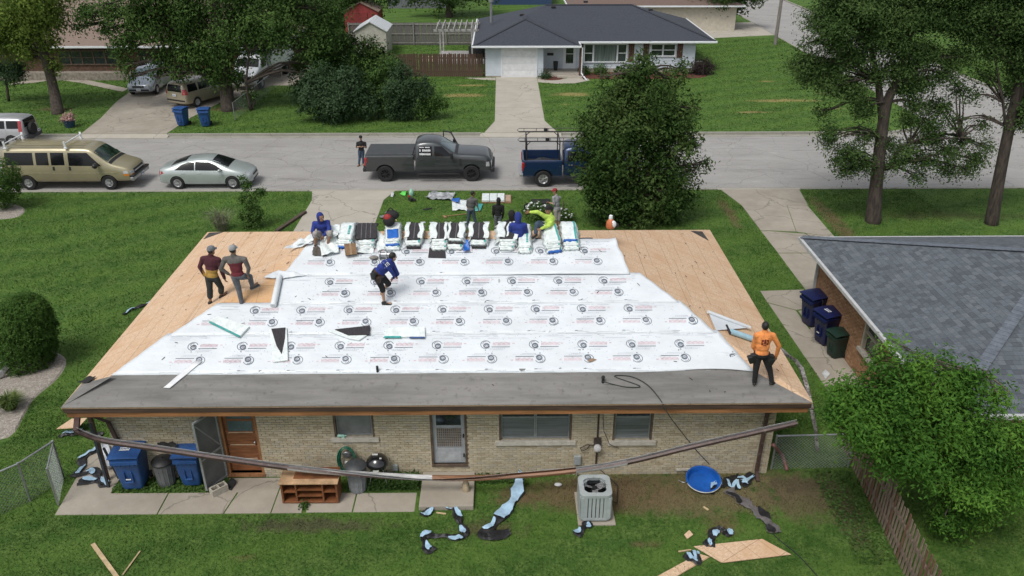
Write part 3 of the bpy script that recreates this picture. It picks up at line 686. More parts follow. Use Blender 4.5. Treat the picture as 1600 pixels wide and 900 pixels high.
for ci, (v0, v1, le, ri) in enumerate(course):
    nu, nv = 120, 9; P = []
    ul = [uv_back(*p)[0]-EX0 for p in le]; ur = [uv_back(*p)[0]-EX0 for p in ri]
    for j in range(nv+1):
        t = j/nv; row = []
        a = lerp(ul[0], ul[1], t)+.012*math.sin(j*2.1+ci); b = lerp(ur[0], ur[1], t)+.012*math.sin(j*1.7+ci*2)
        for i in range(nu+1):
            s = i/nu; u = lerp(a, b, s); v = lerp(v0, v1, t)
            if ci == 0 and j == 0: v += .05*math.exp(-((u-15.2)/.8)**2)*1.2-.05*math.exp(-((u-16.6)/.5)**2)
            off = .010+ci*.003+.0035*math.sin(u*1.9+ci)*math.sin(v*3+1)+.0022*math.sin(u*7+v*5)+.0016*math.sin(u*13-v*9)
            if ci == 3: off += .07*math.exp(-((v-4.12)/.06)**2)*math.exp(-((u-11.8)/1.9)**2)      # the fold along the lap
            if ci == 3 and j == 0: off += .05*math.exp(-((u-11.8)/2.0)**2)
            if ci == 3: off += .05*max(0, (s-.975)/.025)**2*abs(math.sin(t*4))
            if ci == 0: off += .03*math.exp(-((u-15.6)/1.2)**2)*(1-t)**4
            row.append(bpt(u, v, off))
        P.append(row)
    mb = MB(); mb.thick(P, .003); cs = obj('underlayment_course', mb, WU, house, smooth='all', fix=False)
    # printed emblems and lines (flat print, on the sheet)
    pk = MB(); pr = MB(); pg = MB()
    def q2(mbx, u0, v0_, u1, v1_, sk=0): mbx.add([bpt(u0, v0_, PO), bpt(u1, v0_, PO), bpt(u1+sk, v1_, PO), bpt(u0+sk, v1_, PO)], [(0, 1, 2, 3)])
    def ring(mbx, cu, cv, r0, r1, a0=0, a1=360, n=16, o=None):
        vs = []
        for k in range(n+1):
            a = R_(a0+(a1-a0)*k/n); vs += [bpt(cu+r0*math.cos(a), cv+r0*math.sin(a)*1.0, PO), bpt(cu+r1*math.cos(a), cv+r1*math.sin(a), PO)]
        mbx.add(vs, [(2*k, 2*k+1, 2*k+3, 2*k+2) for k in range(n)])
    PO = .019+ci*.003
    def emblem(cu, cv, s):
        ring(pk, cu, cv, .112, .128, 20 if s > 0 else 200, 330 if s > 0 else 510, 18)
        ring(pk, cu+.02*s, cv-.03*s, .045, .078, 0, 360, 14); ring(pk, cu+.02*s, cv-.02*s, .018, .034, 0, 360, 8)
        ring(pk, cu-.01*s, cv+.035*s, .05, .062, 60 if s > 0 else 240, 200 if s > 0 else 380, 8)
        for k in range(7):      # outline letters
            a = cu+s*(.20+k*.062); h = .05; c0 = cv+s*.02; w_ = .042; th = .009
            q2(pr, a-w_/2, c0-h, a-w_/2+th, c0+h, .01*s); q2(pr, a+w_/2-th, c0-h, a+w_/2, c0+h, .01*s)
            if k % 2: q2(pr, a-w_/2, c0+h-th, a+w_/2, c0+h)
            else: q2(pr, a-w_/2, c0-.004, a+w_/2, c0+.006)
        q2(pr, min(cu+s*.66, cu+s*.72), cv+s*.035-.008, max(cu+s*.66, cu+s*.72), cv+s*.035+.008)
        q2(pk, min(cu+s*.15, cu+s*.6), cv-s*.072-.009, max(cu+s*.15, cu+s*.6), cv-s*.072+.009)
        for rr, (a_, b_) in enumerate(((.06, .5), (.1, .44))):
            for k in range(9):
                u_ = cu+s*(a_+(b_-a_)*k/9); q2(pg, min(u_, u_+s*.032), cv-s*(.125+rr*.035)-.004, max(u_, u_+s*.032), cv-s*(.125+rr*.035)+.004)
        ring(pk, cu-s*.0, cv-s*.17, .006, .018, 0, 360, 6)
    rows = [((540, 607, 76), (563, 541, 76)), ((484, 618, 73), (504, 646, 73)), ((440, 658, 71.3), (459, 682, 71.3)), ((393, 635, 69.5), (411, 656, 69.5))][ci]
    for ri_, ((py, px, dx), s) in enumerate(zip(rows, (1, -1))):
        uu, vv = uv_back(px, py); uu -= EX0; du = uv_back(px+dx, py)[0]-EX0-uu
        for n in range(-8, 12):
            cu = uu+n*du+RNG.uniform(-.01, .01); t = (vv-v0)/(v1-v0); a = lerp(ul[0], ul[1], t); b = lerp(ur[0], ur[1], t)
            if cu-(.15 if s > 0 else .75) > a and cu+(.75 if s > 0 else .15) < b: emblem(cu, vv, s)
    for vv in (v0+.03, v1-.12, v1-.16, v1-.22, v0+.07):
        a = max(ul[0], ul[1])+.1; b = min(ur)-.15; u = a
        while u < b:
            L = random.choice((.05, .12, .3, .5)); L = min(L, b-u)
            if random.random() < .7: q2(pg, u, vv-.0035, u+L, vv+.0035)
            u += L+random.choice((.04, .1, .2, .5))
    u = ul[0]+.6
    while u < min(ur)-.5:
        if u > max(ul)+.1: q2(pk, u, v0+.105-.01, u+.07, v0+.105+.01, .02); q2(pg, u+.08, v0+.1, u+.2, v0+.11)
        u += 1.19
    for _ in range(260):
        u = random.uniform(max(ul)+.1, min(ur)-.2); v = random.uniform(v0+.05, v1-.08); ring(pg, u, v, .001, .012, 0, 360, 5)
    for mbx, m, nm in ((pk, INK, 'printed_emblem'), (pr, INKR, 'printed_lettering'), (pg, INKG, 'printed_line')): obj(nm, mbx, m, cs, fix=False, stuff=True)
# dark line and strip near the ridge
mb = MB()
for a, b in ((622, 632), (660, 668), (742, 752), (832, 845), (880, 926)):
    u0, v0 = uv_back(a, 373.5); u1, _ = uv_back(b, 373.5); mb.slab([back(u0, 5.37, .024), back(u1, 5.37, .024), back(u1, 5.40, .024), back(u0, 5.40, .024)], .012)
obj('ridge_slot', mb, FELT, house)
# vent pipe stub and wire mast
mb = MB(); p = onback(590, 581); mb.tube([p-Vector((0, 0, .1)), p+Vector((0, 0, .16))], .03, 10); obj('vent_pipe', mb, BLACKP, house, smooth=True)
mb = MB(); p = onback(942, 598); mb.tube([p, p+Vector((0, 0, .14))], .035, 8); mb.ell(p+Vector((0, 0, .15)), .05, 8); obj('wire_mast', mb, BLACKP, house, smooth=True)
# bare patch of framing boards by the roll of membrane
q = [uv_back(*p) for p in ((345, 473), (428, 473), (437, 431), (400, 448))]
poly = [(a-EX0, b) for a, b in q]
if area(poly) < 0: poly = poly[::-1]
sheet_obj('bare_board_patch', bo[0], bo[1], bo[2], bo[3], poly, .004, .009, OSB2, house, (3, 3))
# front and end windows of the brick house (facing the street and neighbours)
for x0, x1 in ((-8.4, -6.6), (1.2, 3.6), (4.6, 5.8)):
    mb = MB(); mb.bb(x0, x1, FWY-.01, FWY+.03, .95, 2.1); wf = obj('window', mb, FRM, house)
    mb = MB(); mb.bb(x0+.06, x1-.06, FWY+.02, FWY+.036, 1.0, 2.05); obj('pane', mb, GLASSM, wf)
for y in (18.5, 21.5):
    mb = MB(); mb.bb(WX1-.01, WX1+.03, y, y+1.2, 1.0, 2.05); wf = obj('window', mb, FRM, house); mb = MB(); mb.bb(WX1+.02, WX1+.036, y+.06, y+1.14, 1.05, 2.0); obj('pane', mb, GLASSM, wf)
mb = MB(); mb.bb(-1.2, -.25, FWY-.01, FWY+.05, 0, 2.05); obj('front_door', mb, WOOD, house)
# power meter, conduit and cable on the back wall
mb = MB(); X, Y = 2.31, WALLY-.03; mb.tube([(X, Y, 2.3), (X, Y, .2)], .022, 8); mb.box((X, Y-.02, 1.05), (.17, .07, .24)); mb.tube([(X-.05, Y-.02, .95), (X-.25, Y-.03, .98), (X-.42, Y-.03, .88), (X-.38, Y-.03, .78), (X-.25, Y-.03, .85), (X-.18, Y-.03, .97)], .012, 6); mb.tube([(X+.1, Y, 1.9), (X+.14, Y-.03, 1.4), (X+.3, Y-.04, 1.0), (X+.55, Y-.02, .85)], .008, 5)
mt = obj('conduit', mb, M_('rusty_black_pipe', (.05, .035, .03), .7, .4, 9), house)
mb = MB(); mb.lathe([(.05, 0), (.09, .01), (.1, .06), (.085, .11), (.05, .13)], (X, Y-.05, .93), 14, M=Matrix.Rotation(R_(90), 3, 'X')); obj('meter_dial', mb, M_('meter_grey', (.5, .5, .5), .3, .1, 5), mt, smooth=True)
mb = MB(); mb.box((1.83, WALLY-.05, .5), (.17, .09, .26)); mb.tube([(1.83, WALLY-.05, .38), (1.83, WALLY-.05, .0)], .015, 6); mb.tube([(.9, WALLY-.04, .2), (1.75, WALLY-.04, .22)], .008, 5); obj('switch_box', mb, M_('grey_box_paint', (.33, .36, .37), .5), house, bev=.01)
mb = MB(); mb.box((-2.75, WALLY-.04, .3), (.12, .07, .16)); mb.tube([(-3.3, WALLY-.1, .35), (-3.3, WALLY-.1, -.02)], .012, 6); obj('outlet_box', mb, M_('grey_box_paint', (.33, .36, .37), .5), house, bev=.008)
for x in (4.6,): mb = MB(); mb.box((x, WALLY-.05, .17), (.5, .05, .05)); obj('wall_pipe', mb, LIME, house)
# fallen gutter hanging across the wall
def ghang(px, py, Y): return atY(px, py, Y)
gp = [(119, 673, 15.35), (160, 688, 15.45), (240, 700, 15.5), (360, 718, 15.5), (480, 734, 15.5), (600, 743, 15.5), (700, 747, 15.5), (800, 744, 15.55), (900, 735, 15.6), (980, 722, 15.6), (1080, 698, 15.6), (1160, 680, 15.65), (1245, 661, 15.7)]
gpts = smooth_pts([ghang(*g) for g in gp], 4)
P = []; n = len(gpts)
sec = [(.0, .065), (-.05, .055), (-.062, .0), (-.052, -.05), (.04, -.055), (.055, -.03), (.058, .06)]
for i, p in enumerate(gpts):
    t = i/(n-1); tw = R_(25) + R_(100)*max(0, 1-abs(t-.47)/.12)**.7*(1 if t > .3 else 0); c, s = math.cos(tw), math.sin(tw)
    P.append([p+Vector((0, a*c-b*s, a*s+b*c)) for a, b in sec])
mb = MB(); mb.thick(P, .004, 0, 1)
gut = obj('hanging_gutter', mb, [M_('gutter_white_inside', (.52, .52, .52), .45, .25, 5, stretch=(.6, 6, 6)), BRN, M_('gutter_rust_orange', (.24, .12, .065), .5, .2, 4, stretch=(.4, 4, 4))], None, fix=False)
ncol = len(sec)-1; mi_ = []
for f_ in range(len(gut.data.polygons)):
    i_ = (f_//ncol) % (n-1); j_ = f_ % ncol; tt = i_/(n-1)
    if f_ >= 2*ncol*(n-1): mi_.append(0); continue
    if tt < .30 or tt > .74: mi_.append(0 if j_ in (3, 5) else 1)
    elif tt < .46 or tt > .66: mi_.append(0 if j_ > 0 else 1)
    else: mi_.append(2)
gut.data.polygons.foreach_set('material_index', mi_)
tag(gut, 'long torn-off brown gutter sagging across the back wall from corner to corner', 'gutter')
mb = MB(); a0, b0 = atY(119, 674, 15.35), Vector((EX0-.03, 16.6, 2.38)); mb.bar(a0, b0, .12, .11); mb.bar(b0, (EX0-.02, 18.2, 2.45), .12, .11); g2 = obj('side_gutter', mb, BRN, None, bev=.01); tag(g2, 'short brown gutter end dangling at the left back corner of the roof', 'gutter')
mb = MB(); mb.bar(atY(141, 662, 15.9), at(170, 762), .06, .045); mb.bar(atY(162, 700, 16.0), at(186, 748), .05, .04); o = obj('leaning_bar', mb, M_('dark_blue_steel', (.035, .045, .06), .5, .3, 5), None); tag(o, 'dark steel bars leaning at the left back corner beside the blue bin', 'metal bar')
# right-hand gutter hanging beside the right roof edge
gp = [(1214, 541, 7.55, 2.35), (1232, 556, 7.6, 2.1), (1243, 563, 7.62, 1.9), (1252, 575, 7.6, 1.7), (1262, 610, 7.6, 1.5), (1268, 640, 7.55, 1.3), (1274, 668, 7.55, .8), (1277, 703, 7.6, .1)]
pts = [at(a, b, z) for a, b, X, z in gp]; mb = MB()
for p, q in zip(pts[:-1], pts[1:]): mb.bar(p, q, .11, .08)
o = obj('side_gutter', mb, M_('grey_worn_gutter', (.28, .27, .26), .5, .5, 6, f2=(8, .5, .6, (.1, .07, .06))), None, bev=.01); tag(o, 'bent grey-brown gutter hanging down beside the right edge of the roof', 'gutter')
# ================================================================== OTHER BUILDINGS
def roof_part(root, faces, m, name='roof', th=.14):
    mb = MB()
    for f in faces: mb.slab(f, th)
    return obj(name, mb, m, root)
def shingle_mat(name, c, c2, sc=7):
    m, nt, b, tc = new_mat(name); v = _n(nt, 'ShaderNodeNewGeometry').outputs['Position']
    c_ = mixc(nt, noise(nt, v, sc, 3, .8, (1, 1.6, 3), .42, .58), c, c2)
    c_ = mixc(nt, noise(nt, v, .6, 4, .6, None, .4, .7), c_, tuple(x*.85 for x in c))
    nt.links.new(c_, b.inputs['Base Color']); b.inputs['Roughness'].default_value = .92; bump(nt, b, noise(nt, v, sc*6, 3, .8, None, 0, 1), .5, .01); return m
SHD = shingle_mat('charcoal_shingle', (.052, .06, .078), (.032, .037, .05), 6); SHB = shingle_mat('tan_shingle', (.24, .18, .145), (.18, .135, .11)); SHT = shingle_mat('brown_shingle', (.17, .12, .10), (.12, .085, .07)); SHG = shingle_mat('grey_shingle', (.14, .145, .16), (.1, .105, .115))
SID = M_('white_siding', (.56, .62, .68), .5, .06, 2); TRW = M_('white_trim', (.72, .75, .78), .45, .05, 2)
# ---------------- white house
wh = thing('white_house', 'white sided ranch house with charcoal hip roof and white garage door', 'house', (6, 66, 0))
E0, k = 2.45, .335
gx0, gx1, gy, my, by, mx1 = -2.2, 5.85, 62.6, 64.4, 76.0, 16.5
def zr(d): return E0+d*k
hg = (gx1-gx0)/2; hm = (by-my)/2
A = (gx0+hg, gy+hg, zr(hg)); B = (gx0+hg, my+hg, zr(hg)); Cc = (gx0+hm, my+hm, zr(hm)); D = (mx1-hm, my+hm, zr(hm))
roof_part(wh, [[(gx0, gy, E0), (gx1, gy, E0), A], [(gx1, gy, E0), (gx1, my, E0), B, A], [(gx0, gy, E0), A, B, Cc, (gx0, by, E0)][::-1], [(gx1, my, E0), (mx1, my, E0), D, Cc, B], [(mx1, my, E0), (mx1, by, E0), D], [(mx1, by, E0), (gx0, by, E0), Cc, D]], SHD)
mb = MB()
def ridgecap(mb, p, q): mb.bar(Vector(p)+Vector((0, 0, .015)), Vector(q)+Vector((0, 0, .015)), .28, .03)
for p, q in (((gx0, gy, E0), A), ((gx1, gy, E0), A), (A, B), ((mx1, my, E0), D), (Cc, D)): ridgecap(mb, p, q)
obj('ridge_cap', mb, M_('ridge_shingle', (.04, .045, .058), .9, .2, 9), wh)
mb = MB()
for p, q in (((gx0-.05, gy-.06), (gx1+.1, gy-.06)), ((gx1+.06, gy+.02), (gx1+.06, my-.12)), ((gx1+.0, my-.06), (mx1+.1, my-.06)), ((gx0-.06, gy), (gx0-.06, by)), ((mx1+.06, my), (mx1+.06, by))):
    mb.bar((*p, E0-.07), (*q, E0-.07), .11, .15)
obj('gutter', mb, TRW, wh, bev=.02)
wy, wmy, wx0, wxg, wx1 = 63.1, 64.9, -1.28, 3.12, 15.1
mb = MB(); mb.bb(wx0, wxg, wy+.05, wy+.2, 0, E0); mb.bb(wx0+.02, wx0+.2, wy+.2, by-.7, 0, E0); mb.bb(wxg-.2, wxg, wy+.2, wmy, 0, E0); mb.bb(wxg, 15.05, wmy+.05, wmy+.2, 0, E0); mb.bb(14.9, 15.05, wmy+.2, by-.7, 0, E0); mb.bb(wx0, 15.05, by-.7, by-.5, 0, E0)
obj('wall', mb, SID, wh)
# openings on the front: garage door, entry, windows ; lap boards round them
FO = {'g': (.0, 2.56, 0, 2.12), 'd': (4.75, 5.75, .3, 2.35), 'bow': (6.35, 9.75, .75, 2.2), 'tw': (11.55, 13.55, 1.2, 2.2)}
def boards(x0, x1, y, z0, z1, ops, parent, step=.19, ax='x', side=0):
    z = z0
    while z < z1-.02:
        segs = [(x0, x1)]
        for o in ops:
            if z+step > o[2]+.01 and z < o[3]-.01:
                ns = []
                for a, b in segs:
                    if b <= o[0] or a >= o[1]: ns.append((a, b)); continue
                    if a < o[0]: ns.append((a, o[0]))
                    if b > o[1]: ns.append((o[1], b))
                segs = ns
        zt = min(z+step, z1)
        for a, b in segs:
            if b-a < .05: continue
            mb = MB()
            if ax == 'x': mb.add([(a, y-.03, z), (b, y-.03, z), (b, y-.008, zt), (a, y-.008, zt), (a, y+.04, z), (b, y+.04, z), (b, y+.04, zt), (a, y+.04, zt)], [(0, 1, 2, 3), (4, 7, 6, 5), (0, 4, 5, 1), (3, 2, 6, 7), (0, 3, 7, 4), (1, 5, 6, 2)])
            else: mb.add([(y+.03*side, a, z), (y+.03*side, b, z), (y+.008*side, b, zt), (y+.008*side, a, zt), (y-.04*side, a, z), (y-.04*side, b, z), (y-.04*side, b, zt), (y-.04*side, a, zt)], [(0, 1, 2, 3), (4, 7, 6, 5), (0, 4, 5, 1), (3, 2, 6, 7), (0, 3, 7, 4), (1, 5, 6, 2)])
            obj('siding_board', mb, SID, parent)
        z += step
boards(wx0, wxg, wy+.05, .12, 2.3, [FO['g']], wh); boards(wxg, 15.1, wmy+.05, .3, 2.3, [FO['d'], FO['bow'], FO['tw']], wh)
boards(wy+.05, 70, wx0, .12, 2.3, [], wh, ax='y', side=-1)
mb = MB(); mb.bb(wx0-.01, wxg+.01, wy+.03, wy+.2, -.05, .12); mb.bb(wxg+.02, 15.1, wmy+.03, wmy+.2, -.05, .3); obj('foundation', mb, CONC, wh)
g = FO['g']; mb = MB()
mb.bb(g[0]-.11, g[0], wy-.03, wy+.07, 0, g[3]+.11); mb.bb(g[1], g[1]+.11, wy-.03, wy+.07, 0, g[3]+.11); mb.bb(g[0], g[1], wy-.03, wy+.07, g[3], g[3]+.11)
gd = obj('garage_door', mb, TRW, wh)
for i in range(4):
    mb = MB(); mb.bb(g[0], g[1], wy+.02, wy+.06, i*.53+.006, i*.53+.522)
    for j in range(6):
        for kk in range(1): x = g[0]+.07+j*.42; mb.bb(x, x+.34, wy+.012, wy+.03, i*.53+.08, i*.53+.45)
    obj('door_panel', mb, WHITEP, gd, bev=.006)
d = FO['d']; mb = MB(); mb.bb(d[0], d[1], wmy-.0, wmy+.06, d[2], d[3]); dd = obj('front_door', mb, TRW, wh)
mb = MB(); mb.bb(d[0]+.22, d[1]-.2, wmy-.012, wmy+.0, 1.45, 2.2); mb.bb(d[0]+.22, d[1]-.2, wmy-.012, wmy+.0, .7, 1.4); obj('pane', mb, GLASSM, dd)
def win2(o, y, root, nm='window', split=(1,), shutters=False, curtain=None, dark=False):
    TRW = FRD if dark else MATS['white_trim']
    x0, x1, z0, z1 = o; tot = sum(split); x = x0; fr = MB(); t = .09
    fr.bb(x0, x1, y-.07, y+.04, z1-t, z1); fr.bb(x0, x1, y-.09, y+.04, z0, z0+t)
    edges = [x0]
    for s in split: x += (x1-x0)*s/tot; edges.append(x)
    for i, e in enumerate(edges): fr.bb(e-(0 if i == 0 else t/2), e+(0 if i == len(edges)-1 else t/2), y-.068, y+.04, z0+t, z1-t) if 0 < i < len(edges)-1 else fr.bb(e if i == 0 else e-t, e+t if i == 0 else e, y-.068, y+.04, z0+t, z1-t)
    f = obj(nm, fr, TRW, root)
    for i, s in enumerate(split):
        a, b = edges[i]+t/2+.03, edges[i+1]-t/2-.03
        mb = MB(); mb.bb(a, b, y-.02, y-.01, z0+t, z1-t); obj('pane', mb, GLASSM if s < 1.5 else M_('curtained_glass', (.16, .2, .19), .15, .35, 1.2, stretch=(6, 1, .3)), f)
        if s < 1.5:
            mb = MB(); zm = (z0+z1)/2; mb.bb(a, b, y-.05, y-.021, zm-.03, zm+.03); obj('meeting_rail', mb, TRW, f)
    return f
win2(FO['bow'], wmy+.03, wh, split=(1, 2.5, 1)); win2(FO['tw'], wmy+.03, wh, split=(1, 1))
SHUT = M_('brown_shutter_wood', (.11, .05, .035), .7, .3, 4, stretch=(8, 8, 1))
for x0, x1, z0, z1 in ((6.1, 6.3, .8, 2.2), (9.85, 10.3, .8, 2.25), (11.0, 11.45, 1.1, 2.25), (13.65, 14.1, 1.1, 2.25)):
    mb = MB()
    for i in range(3): a = x0+(x1-x0)*i/3; mb.bb(a+.008, a+(x1-x0)/3-.008, wmy-.02, wmy+.02, z0, z1)
    for z in (z0+.2, z1-.2): mb.bb(x0, x1, wmy-.035, wmy-.02, z-.05, z+.05)
    obj('shutter', mb, SHUT, wh)
mb = MB(); mb.bb(5.85, 6.0, wy-.2, wy-.05, .2, 2.4); obj('porch_post', mb, SHUT, wh)
mb = MB(); mb.bb(wxg+.02, 6.2, wy+.0, wmy, -.05, .28); mb.bb(4.2, 6.1, wy-.4, wy, -.05, .14); obj('porch_step', mb, CONC2, wh)
mb = MB(); mb.bb(3.5, 4.0, wmy-.02, wmy+.02, 1.3, 1.5); obj('mail_slot', mb, BLACKP, wh)
mb = MB(); mb.bar((6.03, wy-.5, 2.3), (6.03, wy-.3, .35), .08, .07); mb.bar((6.03, wy-.3, .35), (6.35, wy-1.4, .06), .08, .07); obj('downspout', mb, TRW, wh)
mb = MB(); mb.tube([(-.9, 69.5, 3.1), (-.9, 69.5, 4.7)], .11, 10); mb.lathe([(.11, 4.65), (.2, 4.7), (.2, 4.9), (.1, 4.95)], (-.9, 69.5, 0), 10); obj('flue_pipe', mb, STEEL, wh, smooth=True)
for x, y in ((1.6, 68.9), (4.2, 69.7), (12.1, 69.2), (7, 71.5)):
    mb = MB(); z = E0+min(y-my if x > 2 else x-gx0, hm)*k; mb.box((x, y, z+.08), (.35, .35, .16)); obj('roof_vent', mb, BLACKP, wh, bev=.03)
mb = MB(); mb.bar((15.1, 66, .6), (16.0, 66, .6), .06, .06); mb.bar((15.2, 70.5, 1.5), (16.2, 70.5, 1.5), .08, .06); obj('side_pipe', mb, TRW, wh)
pot = thing('planter', 'tall black planter on the porch of the white house', 'planter', (4.15, 64.5, .28)); mb = MB(); mb.lathe([(.14, .28), (.2, .95), (.16, .94), (.15, .85)], (4.15, 64.4, 0), 12); obj('pot', mb, BLACKP, pot)
# ---------------- neighbour house on the right
nh = thing('neighbour_house', 'orange brick house with a large blue grey shingled hip roof at right', 'house', (15, 20, 0))
NX0, NX1, NY0, NY1, NZ, NK = 10.2, 28.0, 15.2, 25.5, 2.6, 1/3
hn = (NY1-NY0)/2; na = (NX0+hn, NY0+hn, NZ+hn*NK); nb = (NX1-hn, NY0+hn, NZ+hn*NK)
SHN = shingle_mat('blue_grey_shingle', (.12, .14, .17), (.085, .1, .125), 5)
mb = MB()
for f in ([(NX0, NY0, NZ), (NX1, NY0, NZ), nb, na], [(NX0, NY1, NZ), (NX0, NY0, NZ), na], [(NX1, NY1, NZ), (NX0, NY1, NZ), na, nb], [(NX1, NY0, NZ), (NX1, NY1, NZ), nb]): mb.slab(f, .12)
obj('roof', mb, SHN, nh)
nca, nsa = math.cos(math.atan(NK)), math.sin(math.atan(NK)); NSL = hn/nca
np_ = {'L': (Vector((NX0, NY1, NZ)), Vector((0, -1, 0)), Vector((nca, 0, nsa)), Vector((-nsa, 0, nca)), [(0, 0), (2*hn, 0), (hn, NSL)]),
       'B': (Vector((NX0, NY0, NZ)), Vector((1, 0, 0)), Vector((0, nca, nsa)), Vector((0, -nsa, nca)), [(0, 0), (8, 0), (8, NSL), (hn, NSL)]),
       'F': (Vector((NX0+9, NY1, NZ)), Vector((-1, 0, 0)), Vector((0, -nca, nsa)), Vector((0, nsa, nca)), [(0, 0), (9, 0), (9-hn, NSL), (0, NSL)])}
TAB = [shingle_mat('shingle_tone_%s' % n, c, tuple(x*.8 for x in c), 9) for n, c in (('slate', (.115, .135, .155)), ('dark', (.082, .096, .112)), ('mid', (.10, .118, .136)), ('light', (.132, .152, .172)))]
tabs = []
for nm, (O, U, V, N, poly) in np_.items():
    v = 0; r = 0
    while v < NSL:
        u = -.3*random.random()
        while u < poly[1][0]:
            w_ = random.choice((.14, .18, .25))
            p = clip_convex([(u+.004, v-.01), (u+w_, v-.01), (u+w_, v+.15), (u+.004, v+.15)], poly)
            if len(p) > 2 and abs(area(p)) > .004: tabs.append((nm, p, v, len(p) == 4 and abs(area(p)) > .02, random.choices((0, 1, 2, 3), (4, 3, 4, 2))[0]))
            u += w_
        v += .145; r += 1
def tabgeo(mb, nm, p, v, mi):
    O, U, V, N, _ = np_[nm]; k = len(p); top = [O+U*a+V*b+N*(.014-(b-v)*.05) for a, b in p]; lo_ = [O+U*a+V*b+N*.001 for a, b in p]
    mb.add(top+lo_, [tuple(range(k))]+[(i, i+k, (i+1) % k+k, (i+1) % k) for i in range(k)], mi)
cand = [t for t in tabs if t[0] == 'L' and t[3]]
def tc_(t): O, U, V, N, _ = np_[t[0]]; a, b = t[1][0]; return (O+U*a+V*b-CC).length
cand.sort(key=lambda t: abs(tc_(t)-15.5)); ind = set(id(t) for t in cand[:300])
mb = MB()
for t in tabs:
    if id(t) in ind:
        m1 = MB(); tabgeo(m1, t[0], t[1], t[2], 0); obj('shingle', m1, TAB[t[4]], nh)
    else: tabgeo(mb, t[0], t[1], t[2], t[4])
obj('shingle_courses', mb, TAB, nh, stuff=True)
mb = MB()
for p, q in (((NX0, NY1, NZ), na), ((NX0, NY0, NZ), na), (na, nb)):
    p, q = Vector(p), Vector(q); n = int((q-p).length/.16)
    for i in range(n): a, b = p.lerp(q, i/n), p.lerp(q, (i+1.1)/n); mb.bar(a+Vector((0, 0, .04)), b+Vector((0, 0, .03)), .28, .012, mi=0)
obj('hip_cap', mb, M_('hip_cap_shingle', (.13, .15, .18), .9, .2, 5), nh)
mb = MB()
for p, q in (((NX0-.04, NY0-.05), (NX0-.04, NY1+.06)), ((NX0, NY1+.04), (NX1, NY1+.04)), ((NX0, NY0-.04), (NX1, NY0-.04))): mb.bar((*p, NZ-.05), (*q, NZ-.05), .1, .13)
obj('gutter', mb, M_('grey_white_gutter', (.5, .51, .52), .45, .1, 4), nh, bev=.02)
NB = [M_('orange_brick', (.40, .22, .12), .85, .3, 9, .4, col2=(.30, .16, .08)), M_('brown_orange_brick', (.33, .19, .10), .85, .3, 9, .4), M_('light_orange_brick', (.46, .27, .15), .85, .3, 9, .4)]
NWX, NWY0, NWY1 = 10.75, 15.75, 25.0
nw = (21.3, 22.7, 1.0, 2.1); NWIN = (20.3-.4, 21.3-.4, 1.0, 2.15)
mb = MB(); a, b, c, d = NWIN
for y0, y1, z0, z1 in ((NWY0, a, -.1, 2.5), (b, NWY1, -.1, 2.5), (a, b, -.1, c), (a, b, d, 2.5)): mb.bb(NWX+.015, NWX+.25, y0, y1, z0, z1)
mb.bb(NWX+.25, 27.4, NWY0, NWY0+.2, -.1, 2.5); mb.bb(NWX+.25, 27.4, NWY1-.2, NWY1, -.1, 2.5); mb.bb(27.2, 27.4, NWY0+.2, NWY1-.2, -.1, 2.5)
obj('wall', mb, M_('orange_mortar', (.30, .2, .13), .95), nh)
nbm = []
for m in NB: q = MB(); q.box((0, 0, 0), (.04, .19, .06)); me = q.mesh('brick', m); fixn(me); nbm.append(me)
z = 0; r = 0; allb = []
while z < 2.44:
    y = NWY0-(.1 if r % 2 else 0)
    while y < NWY1:
        y0, y1 = max(y, NWY0), min(y+.19, NWY1)
        if y1-y0 > .05 and not (y1 > a and y0 < b and z+.06 > c-.1 and z < d): allb.append((y0, y1, z))
        y += .2
    z += .071; r += 1
allb.sort(key=lambda q: abs((q[0]-22.5)*.6)+abs(q[2]-1.3)+(10 if q[1]-q[0] < .18 else 0)); mb = MB()
for i, (y0, y1, z) in enumerate(allb):
    if i < 300:
        o = link('brick', nbm[random.choice((0, 0, 1, 2))], nh); o.location = (NWX+.02+random.uniform(-.003, .003), (y0+y1)/2, z+.03); o.matrix_parent_inverse = nh.matrix_basis.inverted()
    else: mb.bb(NWX, NWX+.03, y0, y1, z, z+.06, random.choice((0, 0, 1, 2)))
z = 0; r = 0
while z < 2.44:
    x = NWX-(.1 if r % 2 else 0)
    while x < 19:
        if x > NWX-.01: mb.bb(x, x+.19, NWY0-.02, NWY0+.012, z, z+.06, random.choice((0, 0, 1, 2)))
        x += .2
    z += .071; r += 1
obj('brickwork', mb, NB, nh, stuff=True)
mb = MB(); mb.bb(NWX-.05, NWX+.16, a, a+.09, c, d); mb.bb(NWX-.05, NWX+.16, b-.09, b, c, d); mb.bb(NWX-.05, NWX+.16, a, b, d-.08, d); mb.bb(NWX-.02, NWX+.14, a+.09, b-.09, (c+d)/2-.03, (c+d)/2+.03)
f = obj('window', mb, M_('almond_frame', (.42, .38, .30), .6, .1, 4), nh)
mb = MB(); mb.bb(NWX+.06, NWX+.075, a+.09, b-.09, c, (c+d)/2-.03); mb.bb(NWX+.06, NWX+.075, a+.09, b-.09, (c+d)/2+.03, d-.08); obj('pane', mb, GLASSM, f)
mb = MB(); mb.bb(NWX-.12, NWX+.1, a-.08, b+.08, c-.1, c-.002); obj('window_sill', mb, LIME, f)
mb = MB(); mb.bar((NWX-.06, NWY1-.1, 2.4), (NWX-.06, NWY1-.1, .0), .09, .07); obj('downspout', mb, M_('grey_white_gutter', (.5, .51, .52)), nh)
p = Vector((15.0, 21.9, 3.95)); mb = MB(); mb.box(at(1594, 404, 3.85), (.5, .5, .22)); obj('roof_vent', mb, BLACKP, nh, bev=.04)
